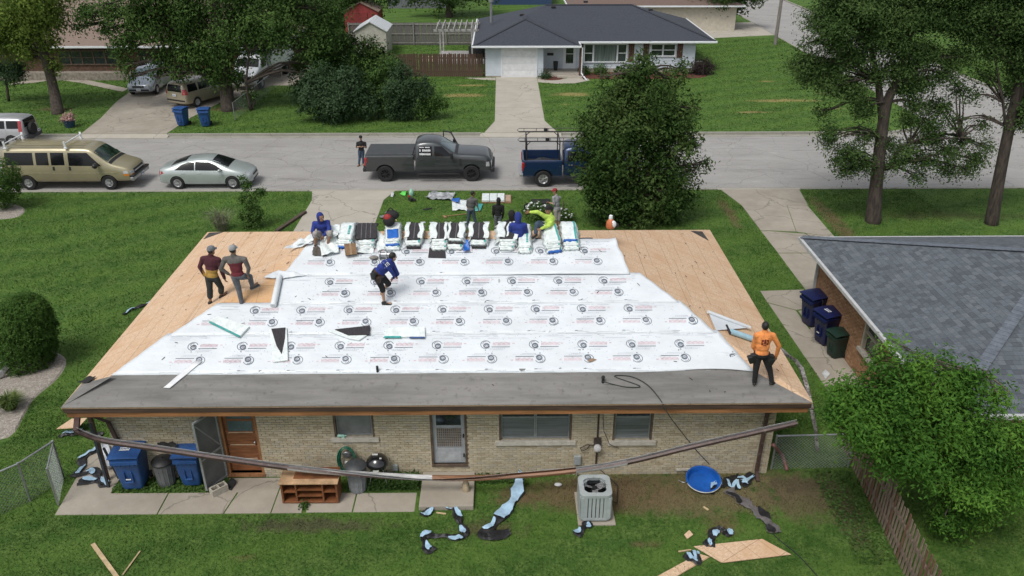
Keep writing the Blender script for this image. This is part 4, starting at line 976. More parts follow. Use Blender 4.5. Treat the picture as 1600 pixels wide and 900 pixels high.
# ---------------- left far house
def simple_house(label, x0, x1, y0, y1, rm, wm, wins=(), name='house', k=.36, eave=2.5, wallh=2.4, stone=None):
    h = thing(name, label, 'house', ((x0+x1)/2, (y0+y1)/2, 0)); hh = (y1-y0)/2
    a, b = (x0+hh, y0+hh, eave+hh*k), (x1-hh, y0+hh, eave+hh*k)
    roof_part(h, [[(x0, y0, eave), (x1, y0, eave), b, a], [(x1, y0, eave), (x1, y1, eave), b], [(x1, y1, eave), (x0, y1, eave), a, b], [(x0, y1, eave), (x0, y0, eave), a]], rm)
    mb = MB(); mb.bb(x0+.6, x1-.6, y0+.6, y1-.6, 0, wallh); obj('wall', mb, wm, h)
    mb = MB(); mb.bar((x0, y0-.05, eave-.07), (x1, y0-.05, eave-.07), .1, .14); mb.bar((x0-.05, y0, eave-.07), (x0-.05, y1, eave-.07), .1, .14); mb.bar((x1+.05, y0, eave-.07), (x1+.05, y1, eave-.07), .1, .14); obj('gutter', mb, TRW, h)
    for (a, b, c, d) in wins:
        n = max(1, round((b-a)/.9)); win2((a, b, c, d), y0+.6, h, split=tuple([1]*n), dark=True)
    return h
BRD = M_('dark_red_brown_brick', (.12, .07, .045), .9, .3, 7, .5)
lh = simple_house('brown brick ranch house with tan roof behind the big left trees', -52, -16.5, 62.6, 76, SHB, BRD, [(-33.6, -29.2, 1.0, 2.1), (-27.6, -26.2, 1.1, 2.1), (-42, -39, 1, 2.1)])
mb = MB(); mb.bb(-38, -22, 62.4, 63.18, 0, .55); obj('stone_base', mb, M_('ledge_stone', (.27, .24, .2), .9, .3, 5, 1), lh)
def gable_house(label, x0, x1, y0, y1, rm, wm, eave, rise, ax='x', name='house', cat='house', op=None):
    h = thing(name, label, cat, ((x0+x1)/2, (y0+y1)/2, 0)); mb = MB(); o = .15
    if ax == 'x':
        m_ = (y0+y1)/2; faces = [[(x0-o, y0-o, eave), (x1+o, y0-o, eave), (x1+o, m_, eave+rise), (x0-o, m_, eave+rise)], [(x1+o, y1+o, eave), (x0-o, y1+o, eave), (x0-o, m_, eave+rise), (x1+o, m_, eave+rise)]]
        mb.add([(x0, y0, 0), (x1, y0, 0), (x1, y1, 0), (x0, y1, 0), (x0, y0, eave-.02), (x1, y0, eave-.02), (x1, y1, eave-.02), (x0, y1, eave-.02), (x0, m_, eave+rise-.1), (x1, m_, eave+rise-.1)], [(0, 1, 5, 4), (2, 3, 7, 6), (1, 2, 6, 9, 5), (3, 0, 4, 8, 7), (4, 5, 9, 8), (6, 7, 8, 9)])
    else:
        m_ = (x0+x1)/2; faces = [[(x0-o, y1+o, eave), (x0-o, y0-o, eave), (m_, y0-o, eave+rise), (m_, y1+o, eave+rise)], [(x1+o, y0-o, eave), (x1+o, y1+o, eave), (m_, y1+o, eave+rise), (m_, y0-o, eave+rise)]]
        mb.add([(x0, y0, 0), (x1, y0, 0), (x1, y1, 0), (x0, y1, 0), (x0, y0, eave-.02), (x1, y0, eave-.02), (x1, y1, eave-.02), (x0, y1, eave-.02), (m_, y0, eave+rise-.1), (m_, y1, eave+rise-.1)], [(0, 1, 5, 8, 4), (2, 3, 7, 9, 6), (1, 2, 6, 5), (3, 0, 4, 7), (4, 8, 9, 7), (5, 6, 9, 8)])
    obj('wall', mb, wm, h); roof_part(h, faces, rm, th=.06); return h
# sheds
p = at(560, 52); rs = gable_house('red barn shed with a tan shingle roof beyond the grey fence', -15.6, -12.3, 84, 87.6, SHB, M_('barn_red', (.28, .04, .04), .7, .2, 3), 2.0, .9, 'y', 'garden_shed', 'shed')
mb = MB(); mb.bb(-14.6, -13.3, 83.93, 84.0, 0.05, 1.9); obj('door', mb, M_('barn_red_door', (.24, .035, .035), .7), rs)
ws = gable_house('small white metal shed in front of the grey fence', -12.5, -9.9, 71.6, 75.2, M_('white_ribbed_metal', (.55, .58, .6), .4, .1, 3, stretch=(9, 1, 1)), M_('almond_metal', (.45, .43, .38), .6, .1, 4), 2.1, .8, 'y', 'garden_shed', 'shed')
mb = MB()
for i in range(9):
    x = -12.6+i*.15; mb.bar((x, 71.5, 2.12+(x+12.5)*.61), (x, 75.3, 2.12+(x+12.5)*.61), .03, .03); x = -9.8-i*.15; mb.bar((x, 71.5, 2.12+(-9.9-x)*.61), (x, 75.3, 2.12+(-9.9-x)*.61), .03, .03)
obj('roof_rib', mb, WHITEP, ws, stuff=True)
# houses at the top edge
gh = gable_house('grey sided house behind the back lawns at the top edge', -13.5, -6.3, 101, 110, SHG, M_('grey_siding', (.16, .17, .19), .7, .15, 2, stretch=(.3, .3, 12)), 3.0, 2, 'x')
mb = MB(); mb.bb(-6.45, -6.2, 100.9, 101.1, 0, 3); obj('corner_board', mb, TRW, gh)
th_ = simple_house('house with a brown shingled roof right behind the white house', 6.5, 24, 84, 97, SHT, M_('cream_siding', (.5, .46, .38), .7, .1, 3), [], k=.33)
mb = MB(); mb.tube([(15.4, 87.5, 3.4), (15.4, 87.5, 4.9)], .12, 8); obj('flue_pipe', mb, BLACKP, th_)
bt = thing('blue_playhouse', 'blue clad low building seen above the white house flue', 'shed', (2, 105, 0)); mb = MB(); mb.bb(-1.5, 6, 104, 108, 0, 2.2); obj('wall', mb, M_('blue_siding', (.03, .06, .14), .6), bt); mb = MB(); mb.slab([(-1.8, 103.8, 2.2), (6.3, 103.8, 2.2), (6.3, 108.2, 2.6), (-1.8, 108.2, 2.6)], .1); obj('roof', mb, SHG, bt)
for i, x in enumerate((-38, -4, 44, 60)):
    y = 124+i*6; simple_house(['tan roofed far house beyond the left trees', 'grey roofed far house beyond the back lawns', 'grey roofed house across the side street', 'brown roofed house farthest right across the side street'][i], x, x+18, y, y+12, (SHB, SHG, SHG, SHT)[i], (BRD, SID, SID, BRD)[i])
# ---------------- fences
FGR = M_('weathered_grey_wood', (.16, .15, .145), .9, .3, 6, stretch=(3, 3, .6)); FBR = M_('dark_brown_picket', (.115, .07, .05), .9, .35, 6, stretch=(3, 3, .5)); FRL = M_('fence_rail_wood', (.27, .26, .24), .9, .2, 5)
FPK = M_('grey_brown_picket', (.22, .165, .125), .9, .35, 5, stretch=(3, 3, .5)); FPR = M_('reddish_picket', (.17, .09, .06), .9, .3, 5, stretch=(3, 3, .5))
def fence(label, a, b, h, pw, gap, m, post=None, rails=(.3, 1.5), railside=-1, m2=None, frac=0, top='flat', railm=None, jit=.02, lean=0):
    a, b = Vector((*a, 0)), Vector((*b, 0)); d = (b-a); L = d.length; d.normalize(); nrm = Vector((-d.y, d.x, 0))
    f = thing('wooden_fence', label, 'fence', tuple(a)); n = int(L/(pw+gap))
    meshes = {}
    for k, mm in enumerate((m, m2 or m)):
        q = MB(); w2 = pw/2
        if top == 'dog': pts = [(-w2, 0), (w2, 0), (w2, h-.05), (w2*.45, h), (-w2*.45, h), (-w2, h-.05)]
        else: pts = [(-w2, 0), (w2, 0), (w2, h), (-w2, h)]
        kk = len(pts); q.add([(x, -.009, z) for x, z in pts]+[(x, .009, z) for x, z in pts], [tuple(range(kk)), tuple(range(2*kk-1, kk-1, -1))]+[(i, (i+1) % kk, (i+1) % kk+kk, i+kk) for i in range(kk)])
        me = q.mesh('picket', mm); fixn(me); meshes[k] = me
    ang = math.atan2(d.y, d.x)
    for i in range(n):
        o = link('picket', meshes[1 if random.random() < frac else 0], f); o.matrix_parent_inverse = f.matrix_basis.inverted()
        c = a+d*((i+.5)*(pw+gap)); o.location = (c.x, c.y, random.uniform(-jit, jit)-.02); o.rotation_euler = (random.gauss(0, .008)+lean, random.gauss(0, .012), ang)
    for z in rails:
        mb = MB(); mb.bar(a+nrm*.035*railside+Vector((0, 0, z)), b+nrm*.035*railside+Vector((0, 0, z)), .04, .09); obj('rail', mb, railm or m, f)
    k = int(L/2.4)
    for i in range(k+1):
        p = a+d*(L*i/k)+nrm*.1*railside; mb = MB(); mb.bb(p.x-.045, p.x+.045, p.y-.045, p.y+.045, -.1, h+.03); obj('post', mb, railm or m, f)
    return f
fence('weathered grey board fence running behind the pergola', (-14, 77.0), (-2.2, 76.9), 2.0, .14, .012, FGR, rails=(.2, 1.0, 1.85), railside=-1, railm=FRL)
fence('dark brown picket fence beside the white garage', (-9.5, 63.5), (-1.35, 63.4), 1.75, .14, .014, FBR, rails=(.4, 1.4), railside=1, top='dog')
fpts = [at(1312, 745), at(1350, 800), at(1380, 850), at(1420, 905)]
fence('leaning grey brown picket fence along the right side yard', (8.55, 11.0), (9.06, 17.9), 1.3, .07, .075, FPK, m2=FPR, frac=.22, rails=(.3, .85), railside=-1, lean=.02, jit=.03)
# chain link fences
def chain(label, pts, h, name='chain_link_fence', cell=.09, sagtop=0):
    f = thing(name, label, 'fence', tuple(pts[0])); GA = M_('galvanised_fence', (.33, .35, .36), .5, .2, 9, 0, .5)
    mb = MB()
    for p, q in zip(pts[:-1], pts[1:]):
        p, q = Vector(p), Vector(q); d = q-p; L = d.length; n = int((L+h)/cell); d.normalize()
        for s in (0, 1):
            for i in range(n):
                u = i*cell; u0, u1 = u-h, u; z0, z1 = (0, h) if not s else (h, 0)
                if u0 < 0: t = -u0/h; z0 = z0+(z1-z0)*t; u0 = 0
                if u1 > L: t = (u1-L)/h; z1 = z1-(z1-z0)*((u1-L)/(u1-u0)) if u1 > u0 else z1; u1 = L
                if u1-u0 > .01:
                    a_, b_ = p+d*u0+Vector((0, 0, z0)), p+d*u1+Vector((0, 0, z1)); mb.tube([a_, b_], .0032, 3, cap=False)
    obj('wire_mesh', mb, GA, f, fix=False, stuff=True)
    for p, q in zip(pts[:-1], pts[1:]):
        mb = MB(); mb.tube([Vector(p)+Vector((0, 0, h)), Vector(q)+Vector((0, 0, h))], .022, 8); obj('top_rail', mb, STEEL, f, smooth=True)
    for p in pts: mb = MB(); mb.tube([Vector(p)-Vector((0, 0, .1)), Vector(p)+Vector((0, 0, h+.03))], .028, 8); obj('post', mb, STEEL, f, smooth=True)
    return f
chain('chain link fence with a gate frame beside the right back corner of the brick house', [(6.85, 16.5, 0), (8.85, 16.55, 0)], 1.05)
chain('chain link fence entering at the lower left edge', [(-15.5, 11.5, 0), (-13.4, 13.6, 0), (-11.55, 15.5, 0), (-11.15, 16.35, 0)], 1.15)
g1 = at(85, 790); chain('open chain link gate leaf swung out at the left end of the patio', [(-11.15, 16.35, 0), (-10.8, 15.35, 0)], 1.1, 'chain_link_gate')
chain('chain link fence beside the dark bushes across the street', [(-16.9, 50.8, 0), (-16.6, 62, 0)], 1.1, cell=.16)
# pergola and deck
pg = thing('pergola', 'white slatted garden pergola behind the brown fence', 'pergola', (-3.3, 70, 0))
WW = M_('greyed_white_wood', (.4, .39, .38), .8, .2, 4)
for x, y in ((-5.1, 68.8), (-5.1, 72.4), (-2.5, 68.8), (-2.5, 72.4)): mb = MB(); mb.bb(x-.06, x+.06, y-.06, y+.06, 0, 2.5); obj('post', mb, WW, pg)
for y in (68.8, 72.4): mb = MB(); mb.bb(-5.6, -1.9, y-.04, y+.04, 2.5, 2.68); obj('beam', mb, WW, pg)
for i in range(8): x = -5.35+i*.47; mb = MB(); mb.bb(x-.03, x+.03, 68.3, 72.9, 2.68, 2.84); obj('rafter', mb, WW, pg)
dk = thing('deck', 'low grey plank deck under the pergola', 'deck', (-3.4, 70, 0))
for i in range(30): x = -5.4+i*.14; mb = MB(); mb.bb(x, x+.125, 68.2, 72.6, 0, .28); obj('plank', mb, WW, dk)
sb = thing('sandbox', 'small wooden sandbox on the grass behind the brown fence', 'sandbox', (-8.6, 72, 0)); mb = MB()
p = at(497, 82); X, Y = -6.9, 69.3
for a_, b_ in (((X, Y), (X+1.3, Y)), ((X+1.3, Y), (X+1.3, Y+1.2)), ((X+1.3, Y+1.2), (X, Y+1.2)), ((X, Y+1.2), (X, Y))): mb.bar((*a_, .1), (*b_, .1), .08, .22)
obj('frame', mb, M_('pale_plank', (.5, .4, .28), .8), sb); mb = MB(); mb.bb(X+.03, X+1.27, Y+.03, Y+1.17, .0, .12); obj('sand', mb, M_('brown_sand', (.3, .2, .12), .9), sb)
gc = thing('covered_grill', 'covered black barbecue on the deck by the white house wall', 'barbecue', (-2, 71, .28)); mb = MB(); mb.lathe([(.45, .28), (.5, .9), (.48, 1.1), (.3, 1.35), (.1, 1.42)], (-2.15, 69.8, 0), 8, ex=1.4, ey=.8); obj('cover', mb, BLACKP, gc)
# utility pole
up = thing('utility_pole', 'grey wooden utility pole beside the side street kerb', 'utility pole', tuple(at(1211, 70))); p = at(1211, 70); mb = MB(); mb.tube([p, p+Vector((.0, 0, 10))], [.16, .12], 12); obj('pole', mb, M_('pole_wood', (.22, .2, .18), .9, .3, 4, stretch=(4, 4, .4)), up, smooth=True)
mb = MB(); mb.bar(p+Vector((-1, 0, 9)), p+Vector((1, 0, 9)), .1, .12); obj('cross_arm', mb, FGR, up)
# ================================================================== VEGETATION
def leaf_mat(name, c1, c2, c3=None, rough=.6, big=.9):
    m, nt, b, tc = new_mat(name); v = _n(nt, 'ShaderNodeNewGeometry').outputs['Position']
    at_ = _n(nt, 'ShaderNodeAttribute'); at_.attribute_name = 'rnd'
    c = mixc(nt, at_.outputs['Fac'], c1, c2)
    c = mixc(nt, noise(nt, v, big, 3, .6, None, .45, .7), c, c3 or tuple(x*1.35 for x in c2))
    nt.links.new(c, b.inputs['Base Color']); b.inputs['Roughness'].default_value = .7; b.inputs['Specular IOR Level'].default_value = .12
    tr = _n(nt, 'ShaderNodeBsdfTranslucent'); hs = _n(nt, 'ShaderNodeHueSaturation'); hs.inputs['Value'].default_value = 1.3; nt.links.new(c, hs.inputs['Color']); nt.links.new(hs.outputs[0], tr.inputs['Color'])
    mx = _n(nt, 'ShaderNodeMixShader'); mx.inputs[0].default_value = .22; nt.links.new(b.outputs[0], mx.inputs[1]); nt.links.new(tr.outputs[0], mx.inputs[2]); nt.links.new(mx.outputs[0], nt.nodes['Material Output'].inputs['Surface']); return m
def leaves(name, C, Dn, size, m, parent, aspect=.45, droop=0, stuff=False, fold=.25):
    """C centres (n,3), Dn preferred normals (n,3)"""
    n = len(C); rng = RNG
    N = Dn+rng.normal(0, .55, (n, 3)); N /= np.linalg.norm(N, axis=1)[:, None]+1e-9
    T = rng.normal(0, 1, (n, 3)); T[:, 2] -= droop; T -= N*(T*N).sum(1)[:, None]; T /= np.linalg.norm(T, axis=1)[:, None]+1e-9
    B = np.cross(N, T); s = size*rng.uniform(.6, 1.35, (n, 1))
    V = np.stack([C-T*s*.5, C+B*s*aspect*.5-N*s*fold*.3, C+T*s*.5, C-B*s*aspect*.5-N*s*fold*.3], 1).reshape(-1, 3)
    me = bpy.data.meshes.new(name); me.vertices.add(4*n); me.vertices.foreach_set('co', V.astype(np.float32).ravel())
    me.loops.add(4*n); me.loops.foreach_set('vertex_index', np.arange(4*n, dtype=np.int32)); me.polygons.add(n); me.polygons.foreach_set('loop_start', np.arange(0, 4*n, 4, dtype=np.int32)); me.polygons.foreach_set('loop_total', np.full(n, 4, np.int32))
    me.update(calc_edges=True); me.materials.append(m); a = me.attributes.new('rnd', 'FLOAT', 'FACE'); kk = max(1, n//12); cl = np.repeat(rng.random(kk+2), 12)[:n]; a.data.foreach_set('value', np.clip(cl*.6+rng.random(n)*.5-.05, 0, 1).astype(np.float32))
    o = link(name, me, parent)
    if stuff: o['kind'] = 'stuff'
    return o
def blob_points(blobs, n, shell=.45, clump=.22, per=7, gap=.0, spray=.16):
    vol = np.array([b[1][0]*b[1][1]*b[1][2] for b in blobs])**.75; pr = vol/vol.sum(); rng = RNG
    k = max(1, n//per); idx = rng.choice(len(blobs), k, p=pr)
    c = np.array([tuple(b[0]) for b in blobs])[idx]; r = np.array([b[1] for b in blobs])[idx]
    d = rng.normal(0, 1, (k, 3)); d /= np.linalg.norm(d, axis=1)[:, None]; u = rng.random((k, 1))**shell
    lump = 1+.24*np.sin(d[:, :1]*5+c[:, :1]*3)*np.sin(d[:, 1:2]*6+c[:, 1:2])+.16*np.sin(d[:, 2:]*9+c[:, 2:]*2)+rng.exponential(.07, (k, 1))
    if spray == 0: lump = 1+(lump-1)*.12
    sp = rng.random(k) < spray
    if sp.any():
        ns = max(6, int(k*spray/9)); sd = rng.normal(0, 1, (ns, 3)); sd[:, 2] += .25; sd /= np.linalg.norm(sd, axis=1)[:, None]; si = rng.choice(len(blobs), ns, p=pr); j = rng.integers(0, ns, sp.sum())
        d[sp] = sd[j]; c[sp] = np.array([tuple(b[0]) for b in blobs])[si[j]]; r[sp] = np.array([b[1] for b in blobs])[si[j]]; u[sp, 0] = rng.uniform(.7, 1.32, sp.sum()); lump[sp] = 1
    P = c+d*r*u*lump; P = np.repeat(P, per, 0)+rng.normal(0, clump, (k*per, 3)); N = np.repeat(d, per, 0)+np.array([0, 0, .6]); return P, N
BARK = M_('grey_brown_bark', (.15, .125, .10), .95, .4, 3, 1, stretch=(4, 4, .7)); BARKD = M_('dark_bark', (.07, .055, .045), .95, .4, 3, 1, stretch=(4, 4, .7))
def pxb(Y, lst, depth=.9, rep=2):
    out = []
    for q in lst:
        px, py, r = q[:3]; dy = q[3] if len(q) > 3 else 0; p = atY(px, py, Y+dy); d = (p-CC).dot(CF); R = r*d/FPX
        out.append((p, (R, R*depth, R*.92)))
        for _ in range(rep-1):
            out.append((p+Vector((random.uniform(-.5, .5)*R, random.uniform(-.9, .9)*R*depth, random.uniform(-.4, .3)*R)), (R*.75, R*.75, R*.7)))
    return out
def feather(bl, k=1.3, f=.62): return [(c, (r[0]*k, r[1]*k, r[2]*f)) for c, r in bl]
def tree(label, base, trunk, blobs, n, size, m, bark=BARK, clump=.22, per=7, shell=.45, name='tree', cat='tree', group=None, limbs=True, droop=0, aspect=.45, limbr=.06, arch=.15):
    base = Vector(base); t = thing(name, label, cat, tuple(base), group); mb = MB()
    for pts in trunk:
        P = smooth_pts([p[0] for p in pts], 3); rr = []
        for i in range(len(P)): q = i/(len(P)-1)*(len(pts)-1); a = int(min(q, len(pts)-2)); rr.append(lerp(pts[a][1], pts[a+1][1], q-a))
        mb.tube(P, rr, 10)
    obj('trunk', mb, bark, t, smooth='all')
    if limbs:
        allp = [Vector(p[0]) for pts in trunk for p in pts[max(0, len(pts)//2-1):]]
        mb = MB()
        for c, r in blobs:
            c = Vector(c); s = min(allp, key=lambda q: (q-c).length+(5 if q.z > c.z+.5 else 0)); m_ = s.lerp(c, .5)+Vector((random.uniform(-.3, .3), random.uniform(-.3, .3), arch*(c-s).length))
            if (c-s).length < .3: continue
            mb.tube(smooth_pts([s, m_, c], 3), [limbr*(1.2-.16*i) if i < 6 else limbr*.15 for i in range(7)], 5)
            for _ in range(3):
                e = c+Vector((random.uniform(-1, 1)*r[0]*.8, random.uniform(-1, 1)*r[1]*.8, random.uniform(-.6, .8)*r[2])); mb.tube([m_.lerp(c, .6), (c+e)/2+Vector((0, 0, .05)), e], [limbr*.35, limbr*.22, limbr*.1], 4)
        obj('limbs', mb, bark, t, stuff=True, smooth='all')
    P, N = blob_points(blobs, n, shell, clump, per, spray=0 if m is LFC else .16); leaves('crown', P, N, size, m, t, aspect, droop, stuff=False)
    return t
LF1 = leaf_mat('dark_maple_leaf', (.018, .045, .010), (.05, .10, .022), (.09, .14, .04)); LF2 = leaf_mat('locust_leaf', (.03, .066, .018), (.07, .125, .034), (.09, .15, .045)); LF3 = leaf_mat('bright_leaf', (.03, .088, .014), (.072, .175, .025), (.12, .25, .036))
LF4 = leaf_mat('elm_leaf', (.03, .068, .016), (.07, .135, .032), (.10, .175, .045)); LF5 = leaf_mat('yellow_green_leaf', (.075, .13, .022), (.14, .20, .04), (.18, .25, .05)); LF6 = leaf_mat('dull_green_leaf', (.022, .05, .02), (.05, .09, .04), (.065, .11, .055)); LFC = leaf_mat('cedar_leaf', (.026, .066, .012), (.06, .125, .022), (.075, .145, .03), big=2)
TP = lambda px, py, Y, r: (atY(px, py, Y), r)
# 1 dark street tree
Y = 33.2; B = at(985, 352)
tree('dense dark green maple on the front lawn half hiding the blue pickup', B, [[(B-Vector((0, 0, .3)), .2), (atY(990, 300, Y), .15), (atY(995, 200, Y), .09), (atY(1000, 120, Y), .03)]],
     pxb(Y, [(1000, 112, 26), (975, 120, 18), (1050, 125, 18), (1030, 140, 30), (960, 155, 36), (1045, 180, 40), (990, 180, 50), (935, 190, 26), (925, 235, 32), (975, 235, 50), (1035, 235, 50), (1070, 215, 24), (925, 285, 28), (965, 300, 45), (1015, 295, 50), (1062, 285, 30), (1085, 262, 14), (1102, 254, 8), (1000, 335, 34), (945, 325, 28), (1050, 325, 26), (912, 215, 12), (1085, 170, 10), (898, 262, 9), (1008, 92, 11), (1064, 108, 8), (940, 120, 10), (1078, 312, 11)]), 48000, .165, LF1, BARKD, clump=.17, per=15, shell=.4, aspect=.42)
# 2 locust with forked trunk
Y = 33.4; B = at(1365, 347)
tree('tall feathery locust tree with forked trunk beside the cracked driveway', B, [[(B-Vector((0, 0, .3)), .36), (atY(1369, 290, Y), .27), (atY(1377, 215, Y), .24), (atY(1386, 160, Y), .2), (atY(1404, 120, Y), .14), (atY(1418, 60, Y), .1), (atY(1430, -40, Y), .07)], [(atY(1380, 200, Y), .18), (atY(1372, 130, Y), .13), (atY(1358, 60, Y), .09), (atY(1345, -40, Y), .06)], [(atY(1385, 265, Y), .08), (atY(1420, 225, Y), .06), (atY(1500, 215, Y-.5), .03)]],
     feather(pxb(Y, [(1310, 60, 26), (1360, 60, 26), (1410, 110, 20), (1265, 120, 12), (1350, 170, 16), (1420, 140, 18), (1455, 190, 14), (1500, 140, 12), (1495, 85, 18), (1540, 20, 20), (1290, 175, 8), (1385, 225, 12), (1375, 270, 10), (1440, 250, 14), (1480, 265, 12), (1540, 230, 10), (1310, 250, 10), (1290, 30, 30), (1330, 10, 36), (1380, 20, 36), (1430, 20, 38), (1480, 25, 34), (1520, 45, 26), (1270, 95, 16), (1300, 110, 24), (1340, 90, 26), (1260, 70, 8), (1245, 100, 12), (1330, 140, 22), (1290, 135, 13), (1400, 70, 26), (1450, 85, 24), (1370, 115, 18), (1440, 130, 16), (1480, 110, 16), (1430, 165, 13), (1470, 165, 14), (1300, 210, 13), (1320, 235, 15), (1290, 225, 8), (1345, 255, 16), (1325, 265, 11), (1400, 250, 15), (1420, 235, 14), (1450, 215, 17), (1480, 235, 15), (1505, 220, 12), (1525, 250, 13), (1510, 265, 11), (1350, 210, 13), (1415, 190, 12), (1535, 195, 9), (1430, 275, 10), (1345, -45, 45), (1430, -50, 50), (1500, -30, 40), (1290, -40, 35)], rep=3)), 150000, .125, LF2, BARKD, clump=.2, per=9, shell=.7, aspect=.38, limbr=.04)
Y = 33.0; B = at(1550, 350)
tree('dark leaning trunked tree at the far right by the kerb', B, [[(B-Vector((0, 0, .3)), .3), (atY(1560, 285, Y), .24), (atY(1577, 200, Y), .21), (atY(1596, 120, Y), .19), (atY(1625, -20, Y), .15)], [(atY(1572, 215, Y), .07), (atY(1567, 160, Y-.2), .05), (atY(1548, 60, Y-.3), .03)], [(atY(1590, 150, Y), .12), (atY(1660, 60, Y), .07)]],
     feather(pxb(Y, [(1570, 15, 34), (1610, 60, 34), (1555, 80, 14), (1530, 15, 20), (1600, 110, 20), (1590, 190, 14), (1620, 160, 30), (1545, 120, 9), (1525, 110, 8), (1640, 0, 50), (1580, -50, 50), (1520, 150, 9), (1495, 190, 8), (1560, 40, 22), (1590, 80, 24), (1530, 60, 14)], rep=3)), 70000, .13, LF2, BARKD, clump=.2, per=9, shell=.7, aspect=.4, limbr=.04)
# 3 bright tree by the neighbour's back corner
Y = 14.0; B = Vector((10.2, 14.3, 0))
tree('bright green leafy small tree growing over the picket fence at lower right', B, [[(B-Vector((0, 0, .2)), .11), (B+Vector((.1, 0, 1.2)), .09), (B+Vector((.1, .1, 2.8)), .05), (B+Vector((0, .1, 4.2)), .02)]],
     pxb(Y, [(1405, 610, 45), (1350, 640, 50), (1470, 640, 60), (1410, 690, 70), (1530, 690, 60), (1350, 668, 30), (1495, 740, 48), (1445, 725, 30), (1560, 740, 45), (1480, 800, 24), (1320, 620, 25), (1380, 560, 16), (1430, 570, 22), (1395, 540, 9), (1560, 620, 20), (1530, 795, 28), (1590, 690, 28), (1300, 650, 16), (1500, 600, 24), (1500, 830, 12), (1340, 610, 20), (1310, 625, 14), (1540, 592, 9), (1500, 578, 8), (1470, 570, 9)], depth=1.0), 56000, .11, LF3, BARK, clump=.13, per=14, shell=.45, aspect=.36, limbr=.022, arch=-.03)
# 4 big tree over the left driveway
Y = 53.7; B = at(357, 173)
tree('big drooping shade tree over the minivans across the street', B, [[(B-Vector((0, 0, .3)), .5), (atY(352, 130, Y), .4), (atY(345, 70, Y), .34), (atY(335, 0, Y), .25)], [(atY(350, 90, Y), .2), (atY(420, 30, Y), .12)], [(atY(392, 172, 53.2), .1), (atY(385, 130, 53.2), .07), (atY(390, 80, 53), .04)]],
     pxb(Y, [(250, 40, 34), (310, 20, 44), (380, 30, 46), (450, 30, 44), (500, 60, 30), (300, 75, 34), (350, 80, 34), (405, 62, 28), (485, 80, 22), (256, 90, 20), (285, 112, 16), (335, 112, 22), (370, 122, 14), (165, 45, 14), (180, 85, 10), (205, 60, 18), (215, 20, 26), (175, 15, 20), (135, 20, 16), (120, 45, 10), (190, 70, 12), (200, 100, 14), (520, 20, 26), (500, 100, 14), (240, 118, 9), (392, 150, 9), (205, 118, 7), (350, -40, 60), (450, -40, 50), (250, -40, 50), (490, 120, 8)], rep=3), 80000, .20, LF4, BARKD, clump=.25, per=9, shell=.45, droop=1.2, limbr=.09)
B = at(90, 178); Y = 53.5
tree('yellow green tree with a leaning trunk on the lawn at far left', B, [[(B-Vector((0, 0, .3)), .42), (atY(84, 140, Y), .32), (atY(72, 95, Y), .28), (atY(55, 40, Y), .2), (atY(50, -20, Y), .12)]],
     pxb(Y, [(20, 20, 40), (55, 25, 34), (75, 65, 18), (40, 60, 30), (0, 55, 36), (85, 20, 16), (45, 90, 8), (88, 105, 8), (30, -30, 60), (-30, 30, 40), (82, 95, 9)], rep=3), 30000, .2, LF5, BARKD, clump=.25, per=9, shell=.45, droop=.6, limbr=.08)
B = at(14, 158); Y = B.y
tree('small dark ornamental tree at the far left walk', B, [[(B, .1), (atY(10, 130, Y), .08), (atY(8, 110, Y), .05)]], pxb(Y, [(15, 112, 16), (-5, 108, 14), (30, 105, 12)], rep=2), 5000, .15, LF6, BARKD, limbr=.04)
# bushes
def bush(label, B, blobs, n, size, m, group=None, clump=.12, shell=.25, per=6, cat='bush', name='bush', droop=0, aspect=.5):
    B = Vector(B); return tree(label, B, [[(B, .06), (B+Vector((0, 0, .5)), .04), (B+Vector((0, .05, .9)), .02)]], blobs, n, size, m, BARKD, clump, per, shell, name, cat, group, limbs=False, droop=droop, aspect=aspect)
bush('widest dark lilac bush left of the bush clump across the street', at(520, 188), pxb(50.6, [(520, 140, 38), (490, 150, 28), (555, 150, 30), (520, 170, 26), (575, 165, 18), (500, 120, 22), (545, 120, 20)]), 15000, .17, LF6)
bush('dark round bush in the middle of the clump by the lawn', at(632, 186), pxb(50.8, [(632, 130, 26), (625, 155, 26), (655, 140, 20), (625, 110, 16), (620, 172, 18)]), 9000, .16, LF6)
bush('small green bush at the right end of the bush clump', at(672, 184), pxb(50.9, [(675, 158, 16), (668, 170, 14), (690, 162, 9)]), 3500, .14, LF4)
bush('tall loose bush in front of the white shed', at(560, 150), pxb(56, [(560, 105, 34), (520, 95, 30), (600, 100, 26), (480, 105, 24), (580, 80, 20), (500, 75, 22), (470, 135, 16), (490, 60, 14), (545, 65, 14)]), 15000, .19, LF1)
bush('thin olive bush between the two dark bushes', at(592, 186), pxb(51.5, [(592, 120, 20), (590, 145, 18), (610, 100, 16), (598, 165, 12)]), 4500, .15, LF4, shell=.5)
bush('left round foundation shrub by the white house window', at(912, 124), pxb(64.0, [(912, 112, 9.5)], rep=1), 1500, .1, LFC); bush('right round foundation shrub by the white house window', at(938, 124), pxb(64.0, [(938, 110, 10.5)], rep=1), 1600, .1, LFC)
bush('dark purple rounded shrub at the right corner of the white house', at(1098, 118), pxb(64.0, [(1098, 107, 14), (1088, 108, 11), (1108, 108, 10)], rep=1), 3000, .12, leaf_mat('purple_leaf', (.028, .02, .022), (.05, .035, .035)))
bush('spiky shrub in the small mulch bed by the garage', at(852, 124), pxb(62.6, [(852, 119, 8)], rep=1), 600, .2, LF6, aspect=.2)
bush('clipped cedar ball on the pebble bed at left', at(42, 580), pxb(21.8, [(38, 520, 48), (38, 545, 46), (36, 500, 44), (45, 485, 30)], depth=1, rep=1), 34000, .10, LFC, clump=.035, shell=.12, aspect=.25, per=5)
